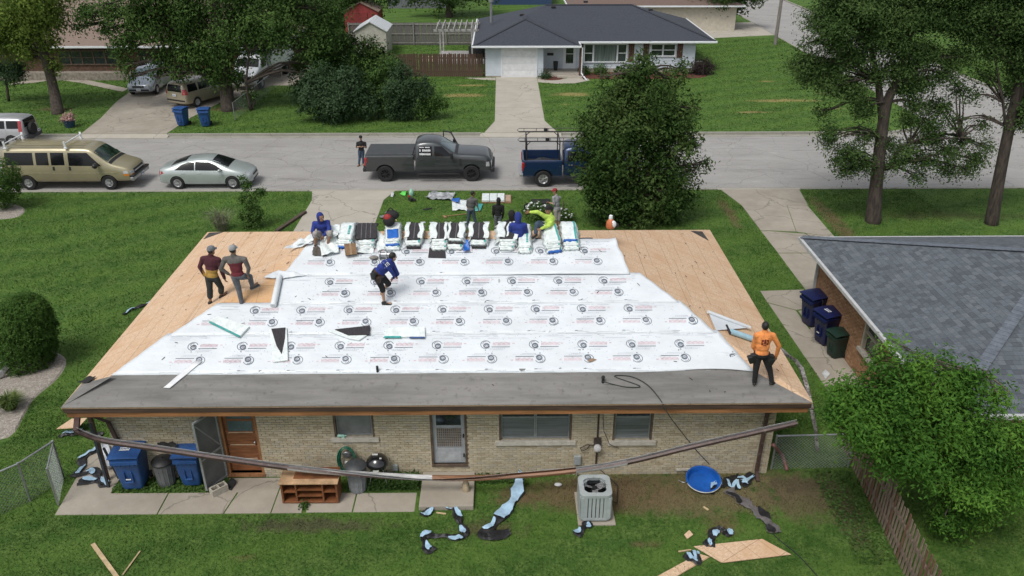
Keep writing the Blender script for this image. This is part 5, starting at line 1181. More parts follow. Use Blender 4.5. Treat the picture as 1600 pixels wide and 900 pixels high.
bush('clipped cedar bush by the kerb at far left', at(8, 325), pxb(35.4, [(2, 285, 30), (4, 270, 26), (0, 300, 28)], depth=1, rep=1), 9000, .12, LFC, clump=.05, shell=.12, aspect=.25, per=5)
B = at(392, 356); bush('thin upright sapling on the front lawn beside the silver sedan', B, pxb(B.y, [(385, 290, 9), (392, 315, 12), (400, 335, 13), (382, 335, 11), (378, 278, 5), (405, 300, 8), (412, 300, 4), (390, 350, 12), (395, 355, 12), (378, 310, 6)], rep=1), 5000, .10, LF4, shell=.6, clump=.08, name='sapling', cat='sapling')
# reeds / plume grass
def tuft(label, B, n, h, spread, m, name='ornamental_grass', cat='grass clump', wdt=.012):
    t = thing(name, label, cat, tuple(B)); mb = MB()
    for i in range(n):
        a = random.uniform(0, 2*PI); r0 = random.uniform(0, spread*.25); hh = h*random.uniform(.6, 1.1); r1 = r0+spread*random.uniform(.2, 1); b = Vector(B)
        p0 = b+Vector((math.cos(a)*r0, math.sin(a)*r0, 0)); p1 = b+Vector((math.cos(a)*(r0+(r1-r0)*.4), math.sin(a)*(r0+(r1-r0)*.4), hh*.75)); p2 = b+Vector((math.cos(a)*r1, math.sin(a)*r1, hh*random.uniform(.7, 1)))
        s = Vector((-math.sin(a), math.cos(a), 0))*wdt; mb.add([p0-s, p0+s, p1+s, p1-s, p2], [(0, 1, 2, 3), (3, 2, 4)])
    obj('blades', mb, m, t, fix=False, stuff=True); return t
PLUME = M_('pale_plume_grass', (.2, .2, .13), .9, .4, 3)
tuft('wispy pale ornamental grass beside the sapling on the front lawn', at(348, 360), 170, 1.0, 1.0, PLUME, wdt=.008)
tuft('low arching grass clump on the pebble bed at lower left', at(18, 640), 500, .5, .5, leaf_mat('yellow_green_blade', (.07, .11, .03), (.15, .19, .06)))
# white flowering plants
def flowers(label, B, r, nleaf, nfl):
    bl = [(Vector(B)+Vector((0, 0, r*.6)), (r, r, r*.7))]; t = bush(label, B, bl, nleaf, .1, LF4, name='flowering_plant', cat='flowering plant'); mb = MB()
    for _ in range(nfl):
        d = Vector((random.gauss(0, 1), random.gauss(0, 1), abs(random.gauss(.6, 1)))).normalized(); mb.ell(bl[0][0]+Vector((d.x*r, d.y*r, d.z*r*.8)), (.05, .05, .035), 6)
    obj('flowers', mb, WHITEP, t, stuff=True)
flowers('white flowering plant behind the man in the lime shirt', at(838, 342), .55, 1500, 26); flowers('white flowering plant beside the man in the red cap', at(880, 345), .4, 900, 16)
fp = thing('flower_pot', 'blue pot of pink flowers by the left driveway', 'flower pot', tuple(at(110, 199))); p = at(110, 199); mb = MB(); mb.lathe([(.24, 0), (.36, .4), (.38, .45), (.33, .44), (.3, .38)], p, 14); obj('pot', mb, M_('blue_glaze', (.03, .06, .13), .3, .1, 4), fp, smooth=True)
P_, N_ = blob_points([(p+Vector((0, 0, .62)), (.42, .42, .26))], 500, .4, .05, 5); leaves('flowers', P_, N_, .11, leaf_mat('pink_bloom', (.4, .2, .2), (.6, .45, .4), (.1, .16, .05)), fp, .9, stuff=True)
# background trees
for label, px, py, Y, bl, m in (('tree with a dark trunk behind the grey fence', 702, 27, 0, [(700, -40, 60), (650, -5, 16), (750, -30, 40), (640, 2, 10), (705, -10, 24)], LF1), ('spreading tree right of the white house by the side street', 1118, 44, 0, [(1118, 2, 22), (1090, 2, 16), (1150, 4, 18), (1125, -30, 40), (1180, -5, 16), (1070, 0, 10)], LF1), ('dense tree in the yard beyond the red shed', 545, 45, 0, [(530, 10, 30), (560, -10, 40), (500, 30, 24), (610, -5, 14), (580, 25, 7), (480, 10, 30)], LF1),
                                ('low tree left of the red shed', 500, 85, 0, [(505, 50, 26), (525, 65, 16), (470, 45, 26)], LF4)):
    B = at(px, py); Y = B.y; tree(label, B, [[(B-Vector((0, 0, .2)), .45), (atY(px, py-18, Y), .35), (atY(px+2, py-45, Y), .2)]], pxb(Y, bl, rep=2), 12000, .3, m, BARKD, clump=.3, limbr=.1)
for i, (x, y, h) in enumerate([(45, 70, 9), (52, 92, 10), (44, 52, 8), (-48, 98, 11), (-20, 128, 12), (14, 122, 11), (60, 120, 10), (-70, 80, 10), (-60, 45, 9), (42, 30, 9)]):
    B = Vector((x, y, 0)); bl = [(B+Vector((random.uniform(-.25, .25)*h, random.uniform(-.25, .25)*h, h*random.uniform(.4, .85))), (h*.2, h*.2, h*.17)) for _ in range(12)]
    ws_ = ['across the side street beyond the kerb', 'far across the side street', 'at the corner across the side street', 'behind the tan roofed house', 'beyond the far lawns at left', 'behind the brown roofed house', 'farthest right in the distance', 'far left behind the street', 'far left across the street', 'beyond the neighbour house on the right'][i]
    tree('background shade tree '+ws_, B, [[(B, .3), (B+Vector((0, 0, h*.4)), .22), (B+Vector((.2, 0, h*.8)), .06)]], bl, 6000, .34, (LF4, LF1, LF2)[i % 3], BARKD, clump=.35, limbr=.1, group='trees in the far yards')
# weeds against the back wall
P_ = []; 
for x0, x1, y0, y1, n, h in ((-3.4, -2.15, 15.78, 16.3, 2600, .22), (-9.7, -7.0, 15.76, 16.3, 900, .1), (-.7, .4, 16.0, 16.32, 400, .1), (-4.95, -4.72, 15.1, 16.0, 260, .08), (7.8, 8.9, 13.2, 16.4, 1400, .09)):
    P_.append(np.stack([RNG.uniform(x0, x1, n), RNG.uniform(y0, y1, n), RNG.random(n)**1.5*h+.01], 1))
P_ = np.concatenate(P_); o = leaves('ground_cover', P_, np.tile([[0, 0, 1.]], (len(P_), 1)), .07, LF4, None, .7, stuff=True); tag(o, 'leafy weeds and ivy at the foot of the back wall', 'weeds')
# grass blades
def in_poly(x, y, poly):
    c = np.zeros(len(x), bool); n = len(poly)
    for i in range(n):
        x0, y0 = poly[i][0], poly[i][1]; x1, y1 = poly[(i+1) % n][0], poly[(i+1) % n][1]
        k = ((y0 > y) != (y1 > y)) & (x < (x1-x0)*(y-y0)/((y1-y0) or 1e-9)+x0); c ^= k
    return c
RECT = [(WX0, WX1, WALLY, FWY), (NWX, 27.4, NWY0, NWY1), (-1.3, 15.1, 63.1, 75.4), (-51, -17, 63, 75.5), (-15.6, -12.3, 84, 87.6), (-12.5, -9.9, 71.6, 75.2)]
GRM = []
def blades(n, x0, x1, y0, y1, h, wd, clip=None):
    x = RNG.uniform(x0, x1, n); y = RNG.uniform(y0, y1, n); keep = np.ones(n, bool)
    d = (y*_cp+CAMH*_sp); px = 800+FPX*(x-_sy*y)/d; keep &= (px > -120) & (px < 1720)
    for r in RECT: keep &= ~((x > r[0]-.02) & (x < r[1]+.02) & (y > r[2]-.02) & (y < r[3]+.02))
    for p in DRIVE_POLYS: keep &= ~in_poly(x, y, [(q[0], q[1]) for q in p])
    keep &= ~((y > YN-.2) & (y < YF+.2)); keep &= ~((x > XL-.2) & (x < XR+.2) & (y > YF-1)); keep &= ~((x > XL-3.2) & (y > YF) & (y < YF+3.2) & (x < XR+3))
    th = .5+.5*np.sin(x*1.3+np.sin(y*2.1)*1.7)*np.sin(y*1.1+np.sin(x*.9)*2); keep &= (RNG.random(n) < .55+.45*th)
    x, y = x[keep], y[keep]; n = len(x); a = RNG.uniform(0, 2*PI, n); hh = h*RNG.uniform(.5, 1.2, n); w_ = wd*RNG.uniform(.6, 1.3, n); l = RNG.normal(0, .45, (n, 2))*hh[:, None]
    b = np.stack([x, y, np.zeros(n)-.005], 1); s = np.stack([np.cos(a)*w_, np.sin(a)*w_, 0*a], 1); t = b+np.stack([l[:, 0], l[:, 1], hh], 1); GRM.append(np.stack([b-s, b+s, t], 1).reshape(-1, 3))
blades(260000, -18, 13, 11.2, 20, .055, .011); blades(260000, -26, 20, 18, 38, .06, .018); blades(200000, -40, 40, 47.6, 80, .07, .04); blades(40000, 10, 34, 25, 38, .06, .018)
V = np.concatenate(GRM).astype(np.float32); n = len(V)//3
me = bpy.data.meshes.new('grass'); me.vertices.add(3*n); me.vertices.foreach_set('co', V.ravel()); me.loops.add(3*n); me.loops.foreach_set('vertex_index', np.arange(3*n, dtype=np.int32)); me.polygons.add(n); me.polygons.foreach_set('loop_start', np.arange(0, 3*n, 3, dtype=np.int32)); me.polygons.foreach_set('loop_total', np.full(n, 3, np.int32)); me.update(calc_edges=True)
me.materials.append(GRASS); o = link('grass', me); o['kind'] = 'stuff'; o['label'] = 'short mown green grass covering the lawns'; o['category'] = 'grass'
# ================================================================== VEHICLES
def paint(name, c, metal=.55, rough=.32): return M_(name, c, rough, .05, 1, 0, metal, coat=.6)
def loft_body(name, st, m, parent, sub=2, crown=.03):
    """st: x, zbot, half-width, z shoulder, top half-width, z top"""
    mb = MB(); n = len(st); rings = []
    for x, zb, w_, zs, tw, zt in st:
        h = [(0, zb), (w_*.86, zb), (w_*.985, zb+.1*(zs-zb)+.02), (w_, zb+(zs-zb)*.55), (w_*.975, zs), (tw+(w_*.97-tw)*.12 if zt-zs > .2 else tw+.03, zs+(zt-zs)*.86), (tw*.86, zt), (0, zt+crown)]
        r = [(x, -y, z) for y, z in h]+[(x, y, z) for y, z in reversed(h[1:-1])]; rings.append(r)
    k = len(rings[0]); mb.grid(rings, closed=True); mb.f.append(tuple(range(k))); mb.m.append(0); mb.f.append(tuple((n-1)*k+j for j in range(k-1, -1, -1))); mb.m.append(0)
    o = obj(name, mb, m, parent, smooth='all')
    s = o.modifiers.new('s', 'SUBSURF'); s.levels = s.render_levels = sub
    # hold the ends of the car crisp
    bake(o); return o
def arches(o, xs, r, w_, z):
    mb = MB()
    for x in xs:
        for s in (-1, 1):
            c = Vector((x, s*w_, z)); mb.tube([c-Vector((0, s*.32, 0)), c+Vector((0, s*.5, 0))], r, 24)
    cut(o, mb)
    o.data.polygons.foreach_set('use_smooth', [True]*len(o.data.polygons))
    try: o.data.set_sharp_from_angle(angle=R_(35))
    except Exception: pass
def wheel(root, x, y, r, w_, rimm, spokes=5, side=-1, hubm=None, rimr=.62):
    mb = MB(); M = Matrix.Rotation(R_(90)*(1 if side < 0 else -1), 3, 'X')
    mb.lathe([(r*.6, -w_/2), (r*.9, -w_/2), (r*.985, -w_*.36), (r, -w_*.2), (r, w_*.2), (r*.985, w_*.36), (r*.9, w_/2), (r*rimr, w_/2), (r*rimr*.94, w_*.3), (r*rimr*.9, 0)], (x, y, r), 28, M=M)
    wh_ = obj('wheel', mb, BLACKR, root, smooth=True)
    mb = MB(); mb.lathe([(r*rimr*.97, w_*.2), (r*rimr, w_*.48), (r*rimr*.9, w_*.47), (r*rimr*.86, w_*.25), (r*rimr*.5, w_*.2)], (x, y, r), 28, M=M)
    mb.lathe([(r*.001, w_*.3), (r*.16, w_*.3), (r*.15, w_*.42), (r*.01, w_*.44)], (x, y, r), 16, M=M)
    for i in range(spokes):
        a = i*2*PI/spokes+.3; d = Vector((math.cos(a), 0, math.sin(a))); c = Vector((x, y+side*w_*.4, r)); mb.bar(c+d*r*.08, c+d*r*rimr*.93, r*(.55/spokes+.03), w_*.12, up=(0, 1, 0))
    obj('rim', mb, rimm, wh_, smooth=True, bev=.006)
    mb = MB(); mb.tube([(x, y-side*.0, r), (x, y+side*w_*.18, r)], r*rimr*.9, 20); obj('brake_disc', mb, BLACKP, wh_)
    return wh_
def carbase(name, label, loc, rz=0, cat='car', group='parked vehicles'):
    t = thing(name, label, cat, loc, group, rz); ZERO.add(t.name); return t
def lights_etc(root, bv, head=None, tail=None, grille=None, plate=None, rplate=None): pass
RED = M_('tail_lamp_red', (.35, .012, .015), .15, .1, 3, coat=1); LAMP = M_('headlamp_glass', (.42, .44, .45), .1, .2, 5, coat=1); AMB = M_('amber_lamp', (.55, .2, .04), .2, .1, 3)
def mirror(root, x, y, z, m, s=1, side=-1):
    mb = MB(); mb.ell((x, y+side*.13*s, z), (.09*s, .12*s, .09*s), 10); mb.bar((x, y, z-.02), (x, y+side*.12*s, z-.02), .06, .04); obj('mirror', mb, m, root, smooth=True)
def plate_(root, x, y, z, d=1):
    mb = MB(); mb.box((x, y, z), (.02, .3, .15)); p_ = obj('licence_plate', mb, WHITEP, root)
    mb = MB()
    for i in range(5): mb.box((x+d*.012, y-.1+i*.05, z), (.004, .03, .07))
    obj('plate_mark', mb, M_('plate_blue', (.05, .08, .2), .5), p_, stuff=True)
# ---- silver sedan (local: +x forward, y side)
SZ = -.12
def sedan():
    t = carbase('parked_car', 'silver compact sedan parked at the kerb behind the thin sapling', (0, 0, 0)); m = paint('silver_green_paint', (.42, .47, .46), .4, .3)
    st = [(-2.29, .36, .58, .62, .5, .82), (-2.24, .28, .78, .72, .62, .98), (-2.05, .24, .86, .84, .70, 1.05), (-1.70, .22, .89, .90, .70, 1.09), (-1.2, .2, .895, .91, .60, 1.30), (-.75, .19, .895, .91, .58, 1.41), (-.1, .19, .895, .90, .60, 1.455), (.35, .19, .895, .89, .58, 1.43), (.75, .19, .895, .88, .61, 1.28), (1.25, .2, .89, .86, .72, 1.02), (1.7, .21, .87, .78, .68, .93), (2.05, .24, .8, .68, .58, .83), (2.22, .28, .68, .55, .46, .70), (2.28, .34, .5, .48, .36, .58)]
    b = loft_body('body', st, m, t); arches(b, (-1.36, 1.34), .36, .86, .33); bv = bvh_of(b)
    for s, ax in ((-1, '-y'), (1, '+y')):
        patch('side_window', bv, [(-1.42, .96), (-.45, .95), (-.45, 1.30), (-.75, 1.31), (-1.1, 1.19)], ax, .004, DGLASS, t); patch('side_window', bv, [(-.40, .95), (.95, .93), (.6, 1.16), (.25, 1.31), (-.4, 1.33)], ax, .004, DGLASS, t)
        patch('door', bv, [(-.43, .30), (.72, .30), (.78, .9), (-.43, .92)], ax, .008, m, t); patch('door', bv, [(-1.2, .55), (-.9, .3), (-.46, .30), (-.46, .92), (-1.2, .93)], ax, .008, m, t)
        for x in (-.32, -1.12): patch('door_handle', bv, [(x, .8), (x+.18, .8), (x+.18, .84), (x, .84)], ax, .03, m, t)
        mirror(t, .82, s*.86, .98, m, .9, s)
    patch('windscreen', bv, [(.42, -.56), (1.18, -.68), (1.18, .68), (.42, .56)], '+z', .004, DGLASS, t); patch('rear_window', bv, [(-.85, -.5), (-.85, .5), (-1.62, .6), (-1.62, -.6)], '+z', .004, DGLASS, t)
    for s in (-1, 1):
        a, c = sorted((s*.48, s*.80)); patch('tail_light', bv, [(a, .72), (c, .70), (c, .88), (a, .86)], '-x', .01, RED, t)
        patch('tail_light', bv, [(-2.2, .72), (-1.98, .8), (-2.02, .9), (-2.2, .88)], '-y' if s < 0 else '+y', .008, RED, t)
        a, c = sorted((s*.42, s*.78)); patch('headlight', bv, [(a, .62), (c, .66), (c, .8), (a, .72)], '+x', .01, LAMP, t)
    patch('grille', bv, [(-.4, .3), (.4, .3), (.42, .42), (-.42, .42)], '+x', .008, BLACKP, t); patch('grille', bv, [(-.35, .56), (.35, .56), (.35, .64), (-.35, .64)], '+x', .008, BLACKP, t)
    patch('bumper_trim', bv, [(-.7, .3), (.7, .3), (.65, .42), (-.65, .42)], '-x', .008, BLACKP, t); plate_(t, -2.31, 0, .62, -1)
    for x in (-1.36, 1.34):
        for s in (-1, 1): wheel(t, x, s*.78, .325, .21, CHROME, 8, s)
    return t
s_ = sedan(); p = at(279, 296, SZ); q = at(387, 293, SZ); s_.location = (p.x+1.36, 38.25+.90, SZ)
# ---- gold passenger van
def van():
    t = carbase('parked_van', 'long gold passenger van with a white roof rack parked by the kerb', (0, 0, 0), cat='van'); m = paint('gold_paint', (.33, .295, .19), .35, .35)
    Z = 2.08
    st = [(-3.12, .42, .9, 1.1, .74, 1.92), (-3.08, .38, .98, 1.15, .78, 2.02), (-2.7, .36, 1.0, 1.18, .8, Z), (-1, .36, 1.005, 1.18, .8, Z), (.6, .36, 1.005, 1.18, .8, Z), (1.15, .36, 1.0, 1.17, .78, Z-.02), (1.42, .36, 1.0, 1.17, .8, 1.93), (2.08, .37, .99, 1.15, .86, 1.32), (2.5, .38, .97, 1.02, .84, 1.22), (2.92, .4, .93, .95, .78, 1.10), (3.05, .42, .88, .82, .74, .98), (3.1, .45, .8, .7, .7, .9)]
    b = loft_body('body', st, m, t, crown=.04); arches(b, (-2.0, 1.94), .42, .96, .37); bv = bvh_of(b)
    for s, ax in ((-1, '-y'), (1, '+y')):
        for a, c in ((-2.88, -1.52), (-1.38, -.78), (-.66, -.02)): patch('side_window', bv, [(a, 1.27), (c, 1.27), (c, 1.86), (a, 1.86)], ax, .006, DGLASS, t)
        patch('side_window', bv, [(.18, 1.24), (1.72, 1.22), (1.34, 1.6), (1.1, 1.84), (.18, 1.85)], ax, .006, DGLASS, t)
        patch('door', bv, [(-.71, .48), (.05, .48), (.05, 1.22), (-.71, 1.22)], ax, .008, m, t); patch('door', bv, [(.11, .48), (1.45, .48), (1.45, 1.18), (.11, 1.2)], ax, .008, m, t)
        patch('body_moulding', bv, [(-2.9, .86), (2.4, .86), (2.4, .9), (-2.9, .9)], ax, .012, M_('pale_gold', (.42, .38, .26), .35, metal=.4), t)
        for x in (-.62, .16): patch('door_handle', bv, [(x, 1.02), (x+.1, 1.02), (x+.1, 1.2), (x, 1.2)], ax, .02, BLACKP, t)
        mirror(t, 1.55, s*1.0, 1.3, BLACKP, 1.5, s)
    patch('windscreen', bv, [(1.42, -.74), (2.02, -.84), (2.02, .84), (1.42, .74)], '+z', .006, M_('green_tint_glass', (.03, .06, .045), .06, .5, 2, spec=.9), t)
    patch('cowl', bv, [(2.06, -.84), (2.2, -.84), (2.2, .84), (2.06, .84)], '+z', .01, BLACKP, t)
    patch('rear_window', bv, [(-.6, 1.3), (.6, 1.3), (.58, 1.85), (-.58, 1.85)], '-x', .01, DGLASS, t)
    patch('grille', bv, [(-.52, .74), (.52, .74), (.56, .96), (-.56, .96)], '+x', .012, BLACKP, t); patch('grille_bar', bv, [(-.52, .83), (.52, .83), (.52, .87), (-.52, .87)], '+x', .03, CHROME, t)
    for s in (-1, 1):
        a, c = sorted((s*.6, s*.84)); patch('headlight', bv, [(a, .78), (c, .78), (c, .92), (a, .94)], '+x', .02, LAMP, t); patch('indicator', bv, [(a, .68), (c, .68), (c, .77), (a, .77)], '+x', .02, AMB, t)
        patch('indicator', bv, [(2.72, .7), (2.98, .7), (2.96, .8), (2.72, .8)], '-y' if s < 0 else '+y', .01, AMB, t); patch('headlight', bv, [(2.72, .82), (2.96, .82), (2.92, .93), (2.72, .95)], '-y' if s < 0 else '+y', .01, LAMP, t)
        a, c = sorted((s*.82, s*.95)); patch('tail_light', bv, [(a, .9), (c, .9), (c, 1.3), (a, 1.3)], '-x', .02, RED, t)
    mb = MB(); mb.box((3.1, 0, .56), (.2, 1.92, .2)); mb.box((-3.14, 0, .52), (.16, 1.9, .18)); obj('bumper', mb, M_('satin_chrome', (.42, .43, .44), .35, metal=.7), t, bev=.05)
    mb = MB(); mb.box((3.1, 0, .69), (.22, 1.94, .08)); obj('bumper_pad', mb, BLACKP, t, bev=.02); plate_(t, 3.22, .1, .55)
    for i in range(6): y = -.62+i*.248; mb = MB(); mb.box((-1.0, y, Z+.035), (3.9, .05, .02)); obj('roof_rib', mb, m, t, bev=.008)
    for x in (-2.75, .15):
        mb = MB(); mb.bar((x, -.82, Z+.22), (x, .82, Z+.22), .055, .045)
        for s in (-1, 1): mb.bar((x, s*.8, Z-.06), (x, s*.84, Z+.34), .1, .05); mb.box((x, s*.82, Z), (.16, .08, .06))
        obj('roof_rack', mb, WHITEP, t, bev=.008)
    for x in (-2.0, 1.94):
        for s in (-1, 1): wheel(t, x, s*.86, .37, .24, CHROME, 6, s, rimr=.55)
    return t
v_ = van(); p = at(48, 297, SZ); v_.location = (p.x+2.0, 38.2+1.0, SZ)
# ---- pickups
def pickup(label, m, L, wb, cover, rimm, crew, rims=6, hx=None, W=1.0, deep=False):
    t = carbase('pickup_truck', label, (0, 0, 0), cat='pickup truck')
    fx = wb/2; nose = fx+1.03; rear = nose-L; bedL = 2.42 if cover else 1.95; cabx = rear+bedL+.06   # bed from rear to cabx
    zb = .52
    ws = fx-.72   # windscreen foot
    st = [(cabx, zb, W*.96, 1.22, W*.72, 1.85), (cabx+.06, zb-.02, W*.99, 1.25, W*.76, 1.93), (cabx+.35, zb-.02, W, 1.27, W*.8, 2.02), (ws-1.25, zb-.02, W, 1.27, W*.8, 2.03), (ws-.8, zb-.02, W, 1.26, W*.79, 1.96), (ws-.1, zb, W, 1.24, W*.84, 1.42), (ws+.2, zb, W*.99, 1.2, W*.86, 1.40), (fx+.5, zb, W*.99, 1.14, W*.87, 1.36), (nose-.22, zb, W*.98, 1.06, W*.86, 1.31), (nose-.08, zb, W*.93, .95, W*.8, 1.16), (nose, zb+.05, W*.86, .9, W*.76, 1.08)]
    b = loft_body('body', st, m, t, crown=.03); arches(b, (fx,), .50, W*.94, .42); bv = bvh_of(b)
    dx = [cabx+.12, (cabx+ws)/2-.12, ws-.0] if crew else [cabx+.1, ws-.0]
    for s, ax in ((-1, '-y'), (1, '+y')):
        if crew:
            patch('side_window', bv, [(dx[0]+.08, 1.33), (dx[1]-.06, 1.33), (dx[1]-.06, 1.80), (dx[0]+.12, 1.80)], ax, .006, DGLASS, t)
            patch('side_window', bv, [(dx[1]+.06, 1.33), (ws-.2, 1.31), (ws-.75, 1.78), (dx[1]+.06, 1.80)], ax, .006, DGLASS, t)
            patch('door', bv, [(dx[0], .62), (dx[1]-.02, .62), (dx[1]-.02, 1.27), (dx[0], 1.27)], ax, .008, m, t)
        else: patch('side_window', bv, [(dx[0]+.1, 1.33), (ws-.2, 1.31), (ws-.75, 1.78), (dx[0]+.1, 1.80)], ax, .006, DGLASS, t)
        a = dx[1] if crew else dx[0]; patch('door', bv, [(a+.02, .62), (ws+.05, .62), (ws+.05, 1.25), (a+.02, 1.27)], ax, .008, m, t)
        for x in ([dx[0]+.12, dx[1]+.12] if crew else [dx[0]+.15]): patch('door_handle', bv, [(x, 1.12), (x+.2, 1.12), (x+.2, 1.17), (x, 1.17)], ax, .03, CHROME if not cover else m, t)
        patch('fender_vent', bv, [(ws+.12, .85), (ws+.22, .85), (ws+.22, 1.2), (ws+.12, 1.2)], ax, .01, BLACKP, t)
        mb = MB(); mb.box((ws-.25, s*(W+.2), 1.42), (.12, .2, .3)); mb.bar((ws-.22, s*W*.93, 1.33), (ws-.22, s*(W+.14), 1.36), .08, .05); obj('mirror', mb, BLACKP, t, bev=.03)
        mb = MB(); mb.bb(cabx+.1, fx-.62, min(s*(W-.02), s*(W+.14)), max(s*(W-.02), s*(W+.14)), .42, .48); obj('running_board', mb, BLACKP, t, bev=.015)
    patch('windscreen', bv, [(ws-.8, -W*.68), (ws-.14, -W*.8), (ws-.14, W*.8), (ws-.8, W*.68)], '+z', .006, M_('sky_glass', (.08, .12, .13), .05, .3, 1, spec=1), t)
    patch('cowl', bv, [(ws-.1, -W*.78), (ws+.04, -W*.78), (ws+.04, W*.78), (ws-.1, W*.78)], '+z', .008, BLACKP, t)
    patch('rear_window', bv, [(-W*.6, 1.36), (W*.6, 1.36), (W*.58, 1.78), (-W*.58, 1.78)], '-x', .01, DGLASS, t)
    patch('grille', bv, [(-.58, .72), (.58, .72), (.6, 1.06), (-.6, 1.06)], '+x', .02, BLACKP, t)
    for z in (.8, .97): patch('grille_bar', bv, [(-.56, z), (.56, z), (.56, z+.05), (-.56, z+.05)], '+x', .05, CHROME if not cover else m, t)
    for s in (-1, 1):
        a, c = sorted((s*.62, s*.86)); patch('headlight', bv, [(a, .74), (c, .74), (c, 1.04), (a, 1.04)], '+x', .02, LAMP, t)
        patch('headlight', bv, [(nose-.3, .8), (nose-.12, .8), (nose-.14, 1.02), (nose-.3, 1.02)], '-y' if s < 0 else '+y', .012, LAMP, t)
    mb = MB(); mb.box((nose+.02, 0, .6), (.22, W*1.9, .24)); obj('bumper', mb, CHROME if not cover else BLACKP, t, bev=.05)
    mb = MB(); mb.box((rear-.06, 0, .6), (.2, W*1.86, .18)); obj('bumper', mb, CHROME if not cover else BLACKP, t, bev=.04)
    # bed
    bz = 1.36; mb = MB()
    prof = [(W*.93, zb), (W*.985, zb+.1), (W*.995, .95), (W*.97, 1.28), (W*.95, bz), (W*.86, bz), (W*.85, .9)]
    for s in (-1, 1):
        k = len(prof); vs = [(rear+.02, s*y, z) for y, z in prof]+[(cabx-.06, s*y, z) for y, z in prof]
        mb.add(vs, [(i, i+1, i+1+k, i+k) for i in range(k-1)]+[(k-1, 0, k, 2*k-1), tuple(range(k)), tuple(range(2*k-1, k-1, -1))])
        bed_ = obj('bed_side', mb, m, t, bev=.02); bake(bed_); mbc = MB()
        c = Vector((fx-wb, s*W*.94, .42)); mbc.tube([c-Vector((0, s*.3, 0)), c+Vector((0, s*.5, 0))], .50, 24)
        cut(bed_, mbc); mb = MB()
    mb.bb(cabx-.12, cabx-.062, -W*.86, W*.86, .88, bz-.002); obj('bed_front', mb, m, t, bev=.01)
    mb = MB(); mb.bb(rear+.08, cabx-.12, -W*.86, W*.86, .84, .9); mb.bb(rear+.3, cabx-.2, -W*.5, W*.5, .4, .62); obj('bed_floor', mb, BLACKP, t)
    mb = MB(); mb.bb(rear-.01, rear+.07, -W*.855, W*.855, zb+.12, bz-.0); tg = obj('tailgate', mb, m, t, bev=.015)
    mb = MB(); mb.box((rear-.02, 0, 1.1), (.02, .25, .08)); obj('handle', mb, BLACKP, tg)
    for s in (-1, 1): mb = MB(); mb.box((rear+.03, s*W*.915, 1.05), (.14, W*.15, .42)); obj('tail_light', mb, RED, t, bev=.02)
    if cover:
        mb = MB(); mb.bb(rear+.04, cabx-.1, -W*.9, W*.9, bz, bz+.06); obj('bed_cover', mb, M_('matt_grey_cover', (.055, .06, .065), .6, .1, 3), t, bev=.02)
    for x, ss in ((fx, 1), (fx-wb, 1)):
        for s in (-1, 1): wheel(t, x, s*W*.86, .42, .28, rimm, rims, s, rimr=.58)
    return t, bv, dict(rear=rear, cabx=cabx, ws=ws, nose=nose, bz=bz, dx=dx, fx=fx, W=W)
tk, bv, d = pickup('dark grey crew cab pickup with a flat bed cover and far door open', paint('dark_grey_paint', (.065, .072, .076), .5, .3), 6.35, 4.35, True, M_('black_alloy', (.03, .03, .032), .4, metal=.5), True, 8, W=1.02)
p = at(605, 279, SZ); tk.location = (p.x+4.35-d['fx'], 39.25+1.02, SZ)
# white sign writing on the rear window (letter-like strokes) and antenna, open far door
for r, (z, h, n) in enumerate(((1.73, .045, 12), (1.56, .10, 8), (1.38, .11, 9))):
    x = d['dx'][0]+.14; X1 = d['dx'][1]-.12; stp = (X1-x)/n
    for i in range(n):
        if random.random() < .12: continue
        a = x+i*stp; o = patch('window_lettering', bv, [(a, z), (a+stp*.75, z), (a+stp*.75, z+h*random.uniform(.6, 1)), (a, z+h)], '-y', .012, WHITEP, tk, skirt=False, smooth=False)
mb = MB(); mb.tube([(d['ws']-.1, .75, 1.4), (d['ws']-.5, .9, 2.35)], .012, 5); obj('antenna', mb, BLACKP, tk)
hx = d['ws']-.02; mb = MB(); dd_ = Vector((-.72, .72, 0)).normalized(); h0 = Vector((hx, d['W'], 0))
L = 1.15; mb.slab([h0+dd_*0+Vector((0, 0, .6)), h0+dd_*L+Vector((0, 0, .6)), h0+dd_*L+Vector((0, 0, 1.28)), h0+Vector((0, 0, 1.28))], .1, n=Vector((.707, .707, 0)))
od = obj('door', mb, MATS['dark_grey_paint'], tk, bev=.02, label='open far side front door')
mb = MB(); e = h0+dd_*L; mb.bar(h0+Vector((0, 0, 1.28)), h0+dd_*.55+Vector((0, 0, 1.86)), .05, .05); mb.bar(h0+dd_*.55+Vector((0, 0, 1.86)), e+Vector((0, 0, 1.84)), .05, .05); mb.bar(e+Vector((0, 0, 1.84)), e+Vector((0, 0, 1.28)), .05, .05); obj('window_frame', mb, BLACKP, od)
bt_, bv2, d2 = pickup('dark blue pickup with a black pipe rack over its open bed', paint('deep_blue_paint', (.012, .035, .10), .4, .3), 5.6, 3.55, False, CHROME, False, 5, W=.98)
p = at(848, 289, SZ); bt_.location = (p.x+3.55-d2['fx'], 38.35+1.0, SZ)
mb = MB(); r_, c_, z0 = d2['rear'], d2['cabx'], d2['bz']; zt = z0+.95; Wr = .86
